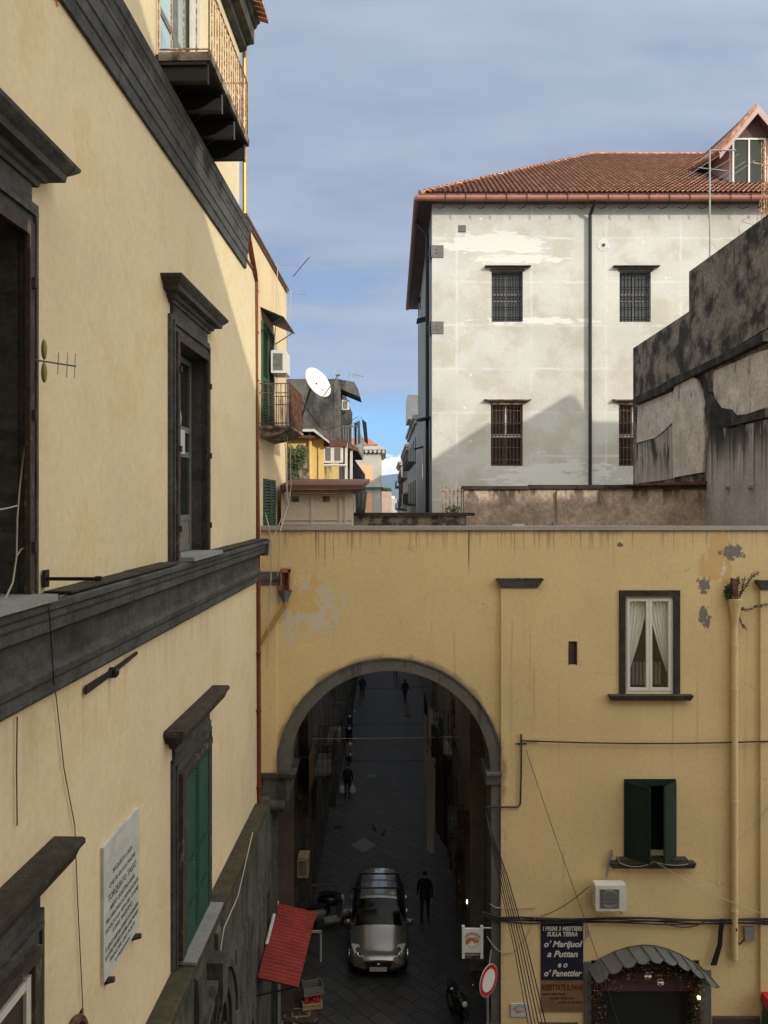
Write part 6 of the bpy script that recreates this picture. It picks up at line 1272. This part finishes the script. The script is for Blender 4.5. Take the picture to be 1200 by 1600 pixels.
mb = MB(); y = 24.9; mb.box(xat(713,y),xat(749,y),y,y+.05,zat(1322,y),zat(1265,y)); ds = MB()
for i in range(5): ds.box(xat(714+i*8,y),xat(716+i*8,y),y-.04,y,zat(1322,y),zat(1265,y))
pn = single('timber_panel', mb, M['wood'], 'brown plank panel screening the balcony inside the right of the arch', 'panel'); obj('plank_strip', ds, M['rustd'], pn)
# ------------------------------------------------------------------ car
M['carpaint'] = mat('silver_car_paint', (.22,.205,.185), .25, var=.04, fine=.03, bump=0, metal=.6, coat=.8, spec=.5)
M['carglass'] = mat('dark_car_glass', (.006,.006,.006), .12, var=0, fine=0, bump=0, spec=.2); M['tyre'] = mat('tyre_rubber', (.02,.02,.02), .9, var=.1, fine=.1, bump=.1); M['chrome'] = mat('chrome', (.7,.7,.7), .15, var=0, fine=0, bump=0, metal=1); M['lampglass'] = mat('headlight_glass', (.6,.62,.62), .1, var=0, fine=0, bump=0, spec=.8)
cxr, cyf = xat(591,24.2), 24.2                              # car axis and front bumper
car = thing('parked_car', 'silver people carrier with black roof bars parked nose towards the arch', 'car', (cxr, cyf, 0))
def TC(x, s_, z): return (cxr+x, cyf+s_, z)
#        s     wbot  wmid  zlow  wb   zb    we    ze    zt
ST = [(0.00, .55, .60, .30, .55, .52, .42, .60, .62), (0.10, .70, .78, .24, .76, .60, .52, .70, .72), (0.30, .80, .87, .22, .84, .70, .60, .80, .83), (0.62, .84, .90, .22, .87, .80, .66, .90, .94),
      (0.98, .86, .91, .22, .88, .90, .70, 1.0, 1.05), (1.12, .86, .91, .22, .87, .95, .74, 1.06, 1.10), (1.50, .86, .915, .22, .86, 1.0, .68, 1.33, 1.37), (1.88, .86, .915, .22, .85, 1.02, .60, 1.54, 1.58),
      (2.15, .86, .915, .22, .85, 1.03, .60, 1.60, 1.64), (2.9, .86, .915, .22, .85, 1.04, .60, 1.62, 1.66), (3.6, .86, .91, .22, .84, 1.05, .59, 1.59, 1.63), (4.05, .85, .89, .24, .82, 1.06, .57, 1.50, 1.54), (4.22, .82, .86, .28, .78, 1.04, .60, 1.25, 1.28), (4.34, .76, .80, .34, .72, .98, .62, 1.0, 1.02)]
mb = MB(TC); rows = []
for (s_, wb_, wm_, zl, wbt, zb, we, ze, zt2) in ST:
    half = [(0, zl), (wb_*.8, zl), (wb_, zl+.10), (wm_, (zl+zb)*.48), (wm_*.995, zb-.10), (wbt, zb), (we+(wbt-we)*.12, ze-(ze-zb)*.10), (we, ze), (we*.6, zt2-.01), (0, zt2)]
    ring = [(x, s_, z) for x, z in half]+[(-x, s_, z) for x, z in half[-2:0:-1]]
    rows.append(ring)
nr = len(rows[0]); pts = [p for r in rows for p in r]; fs = []; ms = []
for i in range(len(rows)-1):
    for j in range(nr):
        j2 = (j+1) % nr; k = j if j < 9 else nr-1-j; sm = (ST[i][0]+ST[i+1][0])/2; m_ = 0
        if k == 5 and 1.4 < sm < 4.1: m_ = 1
        if k in (7, 8) and (1.12 < sm < 1.88 or 4.05 < sm < 4.3): m_ = 1
        if k == 6 and 1.12 < sm < 1.5: m_ = 0
        fs.append((i*nr+j, i*nr+j2, (i+1)*nr+j2, (i+1)*nr+j)); ms.append(m_)
mb.add(pts, fs); mb.m = ms; mb.f.append(list(range(nr))); mb.m.append(0); mb.f.append([(len(rows)-1)*nr+j for j in range(nr)]); mb.m.append(0)
obj('body', mb, [M['carpaint'], M['carglass']], car, angle=28)
for s_ in (-1, 1):
    mb = MB(TC); mb.hexa([(s_*.42,.10,.60),(s_*.72,.20,.56),(s_*.84,.52,.66),(s_*.60,.45,.74),(s_*.44,.05,.68),(s_*.70,.12,.68),(s_*.83,.52,.84),(s_*.60,.42,.86)]); hl = obj('headlight', mb, M['lampglass'], car)
    mb = MB(TC); mb.ell((s_*.63,.17,.69), .08,.07,.07); obj('bulb', mb, M['chrome'], hl)
    mb = MB(TC); mb.ell((s_*1.0,1.42,1.02), .13,.07,.09); mb.box(s_*.86-.03,s_*.86+.1,1.38,1.44,.96,1.0); mr = obj('mirror', mb, M['carpaint'], car); mb = MB(TC); mb.box(s_*1.0-.09,s_*1.0+.09,1.475,1.492,.96,1.08); obj('mirror_glass', mb, M['chrome'], mr)
    mb = MB(TC); mb.tube([(s_*.66,1.75,1.56),(s_*.63,2.3,1.68),(s_*.63,3.6,1.68),(s_*.60,4.0,1.57)], .02, 6); obj('roof_rail', mb, M['iron'], car)
    for yy in (.82, 3.45):
        mb = MB(TC); mb.tube([(s_*.68,yy,.31),(s_*.90,yy,.31)], .315, 24); wh = obj('wheel', mb, M['tyre'], car); mb = MB(TC); mb.tube([(s_*.89,yy,.31),(s_*.915,yy,.31)], .20, 16); obj('rim', mb, M['chrome'], wh)
    mb = MB(TC); mb.box(s_*.925-.012,s_*.925+.012,2.25,2.45,.90,.93); mb.box(s_*.925-.012,s_*.925+.012,3.15,3.35,.90,.93); obj('door_handle', mb, M['chrome'], car)
for yy in (2.15, 3.15):
    mb = MB(TC); mb.tube([(-.70,yy,1.76),(.70,yy,1.76)], .028, 6)
    for s_ in (-1,1): mb.box(s_*.62-.03,s_*.62+.03,yy-.05,yy+.05,1.62,1.76)
    obj('roof_bar', mb, M['iron'], car)
mb = MB(TC); mb.hexa([(-.36,-.03,.36),(.36,-.03,.36),(.36,.12,.36),(-.36,.12,.36),(-.44,-.0,.56),(.44,-.0,.56),(.44,.12,.56),(-.44,.12,.56)]); gr_ = obj('grille', mb, M['iron'], car); mb = MB(TC); mb.tube([(-.45,.02,.57),(.45,.02,.57)], .018, 5); mb.ell((0,-.02,.50), .07,.02,.03); obj('chrome_bar', mb, M['chrome'], gr_)
mb = MB(TC); mb.box(-.26,.26,-.055,-.03,.30,.42); obj('number_plate', mb, M['marble'], car)
mb = MB(TC); mb.prism([(-.62,.02,.25),(.62,.02,.25),(.50,-.02,.34),(-.50,-.02,.34)], (0,.05,0)); obj('air_intake', mb, M['iron'], car)
mb = MB(TC); mb.tube([(.0,2.35,1.64),(.02,2.5,1.9)], .006, 4); obj('antenna', mb, M['iron'], car)
# ------------------------------------------------------------------ scooters and motorbikes
def scooter(label, paint, x, y, rz, grp='scooters and motorbikes parked along the street', big=False):
    t = thing('motorbike' if big else 'scooter', label, 'motorbike' if big else 'scooter', (x, y, 0), grp); ca, sa = math.cos(rz), math.sin(rz)
    T = lambda a, b, c: (x+a*ca-b*sa, y+a*sa+b*ca, c); wr = .31 if big else .24
    for b_ in (-.62, .62):
        mb = MB(T); mb.torus((0,b_,wr), wr-.05, .055, 'x', 22, 8); wh = obj('wheel', mb, M['tyre'], t); mb = MB(T); mb.tube([(-.03,b_,wr),(.03,b_,wr)], wr*.55, 12); obj('rim', mb, M['chrome'], wh)
    mb = MB(T)
    if big: mb.ell((0,-.12,.78), .16,.30,.15); mb.ell((0,.45,.72), .13,.36,.10); mb.ell((0,-.55,.62),.09,.22,.06); mb.ell((0,0,.45),.16,.26,.2)
    else: mb.ell((0,.45,.55), .19,.42,.20); mb.prism([(-.2,-.38,.30),(.2,-.38,.30),(.17,-.50,.95),(-.17,-.50,.95)], (0,-.05,0)); mb.box(-.18,.18,-.42,.12,.24,.30); mb.ell((0,-.62,.40), .09,.24,.14)
    obj('body', mb, paint, t)
    mb = MB(T); mb.ell((0,.42,.80), .14,.40,.07); obj('seat', mb, M['cloth_d'], t)
    mb = MB(T); mb.tube([(0,-.62,wr),(0,-.48,.8),(0,-.42,1.02)], .03, 6); mb.tube([(-.33,-.32,1.02),(-.1,-.44,1.04),(.1,-.44,1.04),(.33,-.32,1.02)], .018, 6); fk = obj('handlebar', mb, M['iron'], t)
    mb = MB(T)
    for s_ in (-1,1): mb.tube([(s_*.25,-.36,1.03),(s_*.3,-.38,1.22)], .008, 4); mb.ell((s_*.31,-.38,1.24), .06,.015,.04)
    obj('mirror', mb, M['chrome'], fk)
    mb = MB(T); mb.ell((0,-.52,.98 if not big else .86), .08,.06,.08); obj('headlight', mb, M['lampglass'], t)
    mb = MB(T); mb.tube([(.17,.15,.28),(.19,.75,.33)], .045, 8); obj('exhaust', mb, M['metalgrey'], t); return t
M['pblue'] = mat('dark_blue_paint', (.02,.03,.06), .25, var=0, fine=0, bump=0, spec=.6); M['pgrey'] = mat('grey_scooter_paint', (.25,.24,.22), .3, var=0, fine=0, bump=0, spec=.6); M['pblack'] = mat('black_scooter_paint', (.01,.01,.01), .25, var=0, fine=0, bump=0, spec=.6)
x, y = G(512,1450); scooter('grey scooter parked at left beside the silver car', M['pgrey'], x, y, 1.9)
x, y = G(533,1432); scooter('dark scooter leaning next to the wing mirror of the silver car', M['pblack'], x, y, 1.5)
x, y = G(716,1600); scooter('black motorbike standing in front of the pier under the bread sign', M['pblack'], x, y, .25, big=True)
x, y = G(549,1185); scooter('white fronted scooter nearest to the person carrying bags', M['pgrey'], x-.1, y, .1)
x, y = G(547,1160); scooter('black scooter second in the dark row along the left wall', M['pblack'], x-.1, y, .15)
x, y = G(549,1140); scooter('blue scooter farthest in the dark row along the left wall', M['pblue'], x-.1, y, .05)
x, y = G(506,1432); mb = MB(); mb.box(x-.45,x+.5,y-.02,y+.02,1.05,1.13); mb.box(x+.44,x+.5,y-.02,y+.02,0,1.05); mb.box(x-.45,x-.39,y-.02,y+.02,0,1.05); single('barrier', mb, M['greywood'], 'wooden barrier frame behind the scooter at the left wall', 'barrier')
# ------------------------------------------------------------------ street pieces: metal plate, drain, curb
x, y = G(568,1318)
for (px, py, sx_, sy_, nm, lb, mt) in ((568,1321,.55,.75,'manhole_cover','pale diamond shaped cover in the paving beyond the car','metalgrey'),(528,1292,.42,.35,'drain_grate','dark square drain grate near the left wall','iron'),(580,1213,.45,.5,'drain_grate','rectangular drain lid in the middle of the street','slate'),(637,1119,.4,.5,'drain_grate','small dark grate in the paving behind the walking person','iron')):
    x, y = G(px, py); mb = MB()
    if nm == 'manhole_cover': mb.prism([(x-sx_,y,.004),(x,y-sy_,.004),(x+sx_,y,.004),(x,y+sy_,.004)], (0,0,.012)); 
    else: mb.box(x-sx_/2,x+sx_/2,y-sy_/2,y+sy_/2,.004,.016); [mb.box(x-sx_/2+.04,x+sx_/2-.04,y-sy_/2+.05+k*.08,y-sy_/2+.08+k*.08,.016,.022) for k in range(int((sy_-.1)/.08))]
    single(nm, mb, M['slate' if mt == 'metalgrey' else mt], lb, 'cover')
# pigeons
def pigeon(px, py, rz, label):
    x, y = G(px, py); ca, sa = math.cos(rz), math.sin(rz); mb = MB(lambda a, b, c: (x+a*ca-b*sa, y+a*sa+b*ca, c))
    mb.tube([(-.19,0,.11),(-.12,0,.12),(-.05,0,.14),(.03,0,.155),(.09,0,.185),(.115,0,.22),(.13,0,.245),(.15,0,.245),(.165,0,.24)], [.012,.028,.055,.062,.045,.026,.026,.018,.004], 10)
    for s_ in (-1,1): mb.tube([(.01,s_*.025,.11),(.015,s_*.025,.01),(.045,s_*.03,.006)], [.012,.006,.004], 5)
    return single('pigeon', mb, mat('pigeon_grey', (.05,.05,.06), .8, var=.3, vscale=20, fine=.2, bump=0), label, 'pigeon')
pigeon(585,1299,2.2,'left of two dark pigeons on the paving beyond the car'); pigeon(599,1307,.9,'right of two dark pigeons on the paving beyond the car')
# ------------------------------------------------------------------ people
M['skin'] = mat('skin', (.42,.24,.17), .6, var=.05, fine=0, bump=0); M['hair'] = mat('dark_hair', (.015,.012,.01), .7, var=.2, fine=.2, bump=.3)
M['coat'] = mat('black_coat', (.012,.012,.014), .9, var=.2, fine=.1, bump=.1); M['jeans'] = mat('dark_trousers', (.018,.022,.035), .9, var=.2, fine=.1, bump=.1); M['shoe'] = mat('black_shoes', (.01,.01,.01), .5, var=0, fine=0, bump=0); M['coatb'] = mat('navy_jacket', (.015,.02,.04), .9, var=.2, fine=.1, bump=.1)
def skinmesh(name, J, Ed, root, sub=2):
    me = bpy.data.meshes.new('k'); ks = list(J); ix = {k: i for i, k in enumerate(ks)}; me.from_pydata([J[k][:3] for k in ks], [(ix[a], ix[b]) for a, b in Ed], [])
    o = bpy.data.objects.new('k', me); COL.objects.link(o); o.modifiers.new('s', 'SKIN'); 
    if not me.skin_vertices: me.skin_vertices.new()
    for k in ks: r = J[k][3]; v = me.skin_vertices[0].data[ix[k]]; v.radius = r if isinstance(r, tuple) else (r, r); v.use_root = (k == root)
    o.modifiers['s'].use_smooth_shade = True; u = o.modifiers.new('u', 'SUBSURF'); u.levels = sub; u.render_levels = sub
    dg = bpy.context.evaluated_depsgraph_get(); nm = bpy.data.meshes.new_from_object(o.evaluated_get(dg)); bpy.data.objects.remove(o); bpy.data.meshes.remove(me); nm.name = name; return nm
def person(x, y, face, label, coat='coat', walk=.25, arms=(0.05,0.05), hands_low=False, h=1.68, bow=0.):
    """face: heading angle; 0 = walking towards +Y"""
    root = thing('person', label, 'person', (x, y, 0)); k = h/1.75
    def V(a, b, c): return (a*k, b*k, c*k)
    J = {}; E = []
    def j(n, p, r, par=None):
        J[n] = (*V(*p), r*k if not isinstance(r, tuple) else (r[0]*k, r[1]*k))
        if par: E.append((par, n))
    j('pel', (0,0,.95), (.155,.12)); j('waist', (0,.01,1.10), (.145,.11), 'pel'); j('chest', (0,.02+bow*.3,1.30), (.185,.125), 'waist'); j('neckb', (0,.01+bow*.5,1.46), (.09,.07), 'chest'); j('neck', (0,.015+bow*.6,1.52), .052, 'neckb'); j('jaw', (0,.045+bow,1.575), (.062,.07), 'neck'); j('head', (0,.025+bow,1.655), (.078,.095), 'jaw'); j('crown', (0,.015+bow,1.725), (.05,.06), 'head')
    for s_, nm in ((-1,'l'),(1,'r')):
        a = arms[0 if s_ < 0 else 1]
        j('sh'+nm, (s_*.19,.01+bow*.4,1.425), .066, 'neckb'); j('el'+nm, (s_*.255,.02+a*.5,1.14), .047, 'sh'+nm); j('wr'+nm, (s_*.265,.05+a,.90), .030, 'el'+nm); j('pa'+nm, (s_*.262,.06+a,.83), (.022,.038), 'wr'+nm)
        for f in range(4): yy = .03+a+f*.021; L_ = (.075,.088,.092,.07)[f]; j('f%d'%f+nm, (s_*.262,yy,.79), .0095, 'pa'+nm); j('g%d'%f+nm, (s_*.25,yy+.005,.79-L_*.6), .0085, 'f%d'%f+nm); j('h%d'%f+nm, (s_*.235,yy+.008,.79-L_), .0075, 'g%d'%f+nm)
        j('t1'+nm, (s_*.25,.095+a,.84), .011, 'pa'+nm); j('t2'+nm, (s_*.235,.115+a,.80), .009, 't1'+nm)
        st = walk*s_; j('hip'+nm, (s_*.095,.0,.90), .098, 'pel'); j('kn'+nm, (s_*.10,st*.55+.03,.50), .062, 'hip'+nm); j('an'+nm, (s_*.10,st,.10), .043, 'kn'+nm); j('he'+nm, (s_*.10,st-.03,.05), .042, 'an'+nm); j('to'+nm, (s_*.115,st+.16,.035), .032, 'he'+nm)
    me = skinmesh('body', J, E, 'pel'); me.materials.clear()
    for m_ in ('skin', coat, 'jeans', 'shoe'): me.materials.append(M[m_])
    bm = bmesh.new(); bm.from_mesh(me)
    for f in bm.faces:
        c_ = f.calc_center_median()/k; f.smooth = True; f.material_index = 0 if c_.z > 1.53 else 1
        if c_.z < .92 and abs(c_.x) < .2: f.material_index = 2
        if c_.z < .11: f.material_index = 3
        if abs(c_.x) > .2 and c_.z < .90: f.material_index = 0
    R_ = Matrix.Rotation(face, 3, 'Z'); bmesh.ops.transform(bm, matrix=R_.to_4x4(), verts=bm.verts); bm.to_mesh(me); bm.free()
    o = bpy.data.objects.new('body', me); COL.objects.link(o); o.parent = root
    T = lambda a, b, c: tuple(Vector((x, y, 0))+R_@Vector(V(a, b, c)))
    hb = bow; mb = MB(T); mb.ell((0,.005+hb,1.69), .083,.098,.088, 14,9); mb.ell((0,-.04+hb,1.63), .07,.06,.08, 12,8); obj('hair', mb, M['hair'], root)
    mb = MB(T); mb.prism([(-.010,.115+hb,1.625),(.010,.115+hb,1.625),(0,.115+hb,1.665)], (0,.018,0)); mb.ell((0,.108+hb,1.592), .022,.01,.006)
    for s_ in (-1,1): mb.ell((s_*.082,.02+hb,1.64), .01,.018,.03); 
    obj('face_features', mb, M['skin'], root); mb = MB(T)
    for s_ in (-1,1): mb.ell((s_*.03,.112+hb,1.662), .012,.006,.006)
    obj('eyes', mb, M['hair'], root)
    mb = MB(T); n = 20; rows_ = [(.80,.205,.155),(.95,.20,.155),(1.10,.185,.145),(1.30,.215,.155),(1.42,.19,.13),(1.49,.09,.085)]; g = []
    for (z, rx, ry) in rows_:
        for i in range(n): t = 2*math.pi*i/n; g.append((rx*math.cos(t), .01+ry*math.sin(t)+bow*max(0,z-1.1), z))
    mb.add(g, [(i*n+q, i*n+(q+1) % n, (i+1)*n+(q+1) % n, (i+1)*n+q) for i in range(len(rows_)-1) for q in range(n)]); obj('jacket', mb, M[coat], root, angle=80)
    return root, T
x, y = G(664,1438); person(x, y, 3.0, 'person in black coat and dark trousers walking right of the silver car', walk=.18, arms=(.08,-.02), bow=.05, h=1.70)
x, y = G(543,1246); rt, T = person(x, y, 3.14, 'person in dark coat carrying two white shopping bags', walk=.2, h=1.62)
for s_, lb in ((-1,'white carrier bag in the hand on the right'),(1,'pale carrier bag in the hand nearer the scooters')):
    mb = MB(T); mb.tube([(s_*.262,.07,.80),(s_*.262,.07,.70),(s_*.27,.07,.62),(s_*.27,.07,.45),(s_*.27,.07,.33),(s_*.27,.07,.28)], [.015,.03,.10,.15,.16,.10], 9); single('shopping_bag', mb, M['cloth_w'], lb, 'bag')
x, y = G(633,1098); person(x, y, .2, 'person in dark jacket walking alone in the middle of the far street', walk=.25)
x, y = G(566,1092); person(x, y, .1, 'person in navy jacket beside the left wall of the far street', 'coatb', walk=.15)
x, y = G(618,1060); person(x, y, .0, 'farthest person, half hidden by the top of the arch', walk=.25)

# ------------------------------------------------------------------ air
mb = MB(); mb.box(-3600, 3200, -200, 7300, -1.5, 500); hz = bpy.data.materials.new('pale_haze'); hz.use_nodes = True; N = hz.node_tree.nodes; N.remove(N['Principled BSDF']); pv = N.new('ShaderNodeVolumePrincipled')
pv.inputs['Color'].default_value = (.40,.62,1,1); pv.inputs['Density'].default_value = 9e-5; hz.node_tree.links.new(pv.outputs[0], N['Material Output'].inputs['Volume'])
struct('haze', mb, hz, kind='stuff', smooth=False)
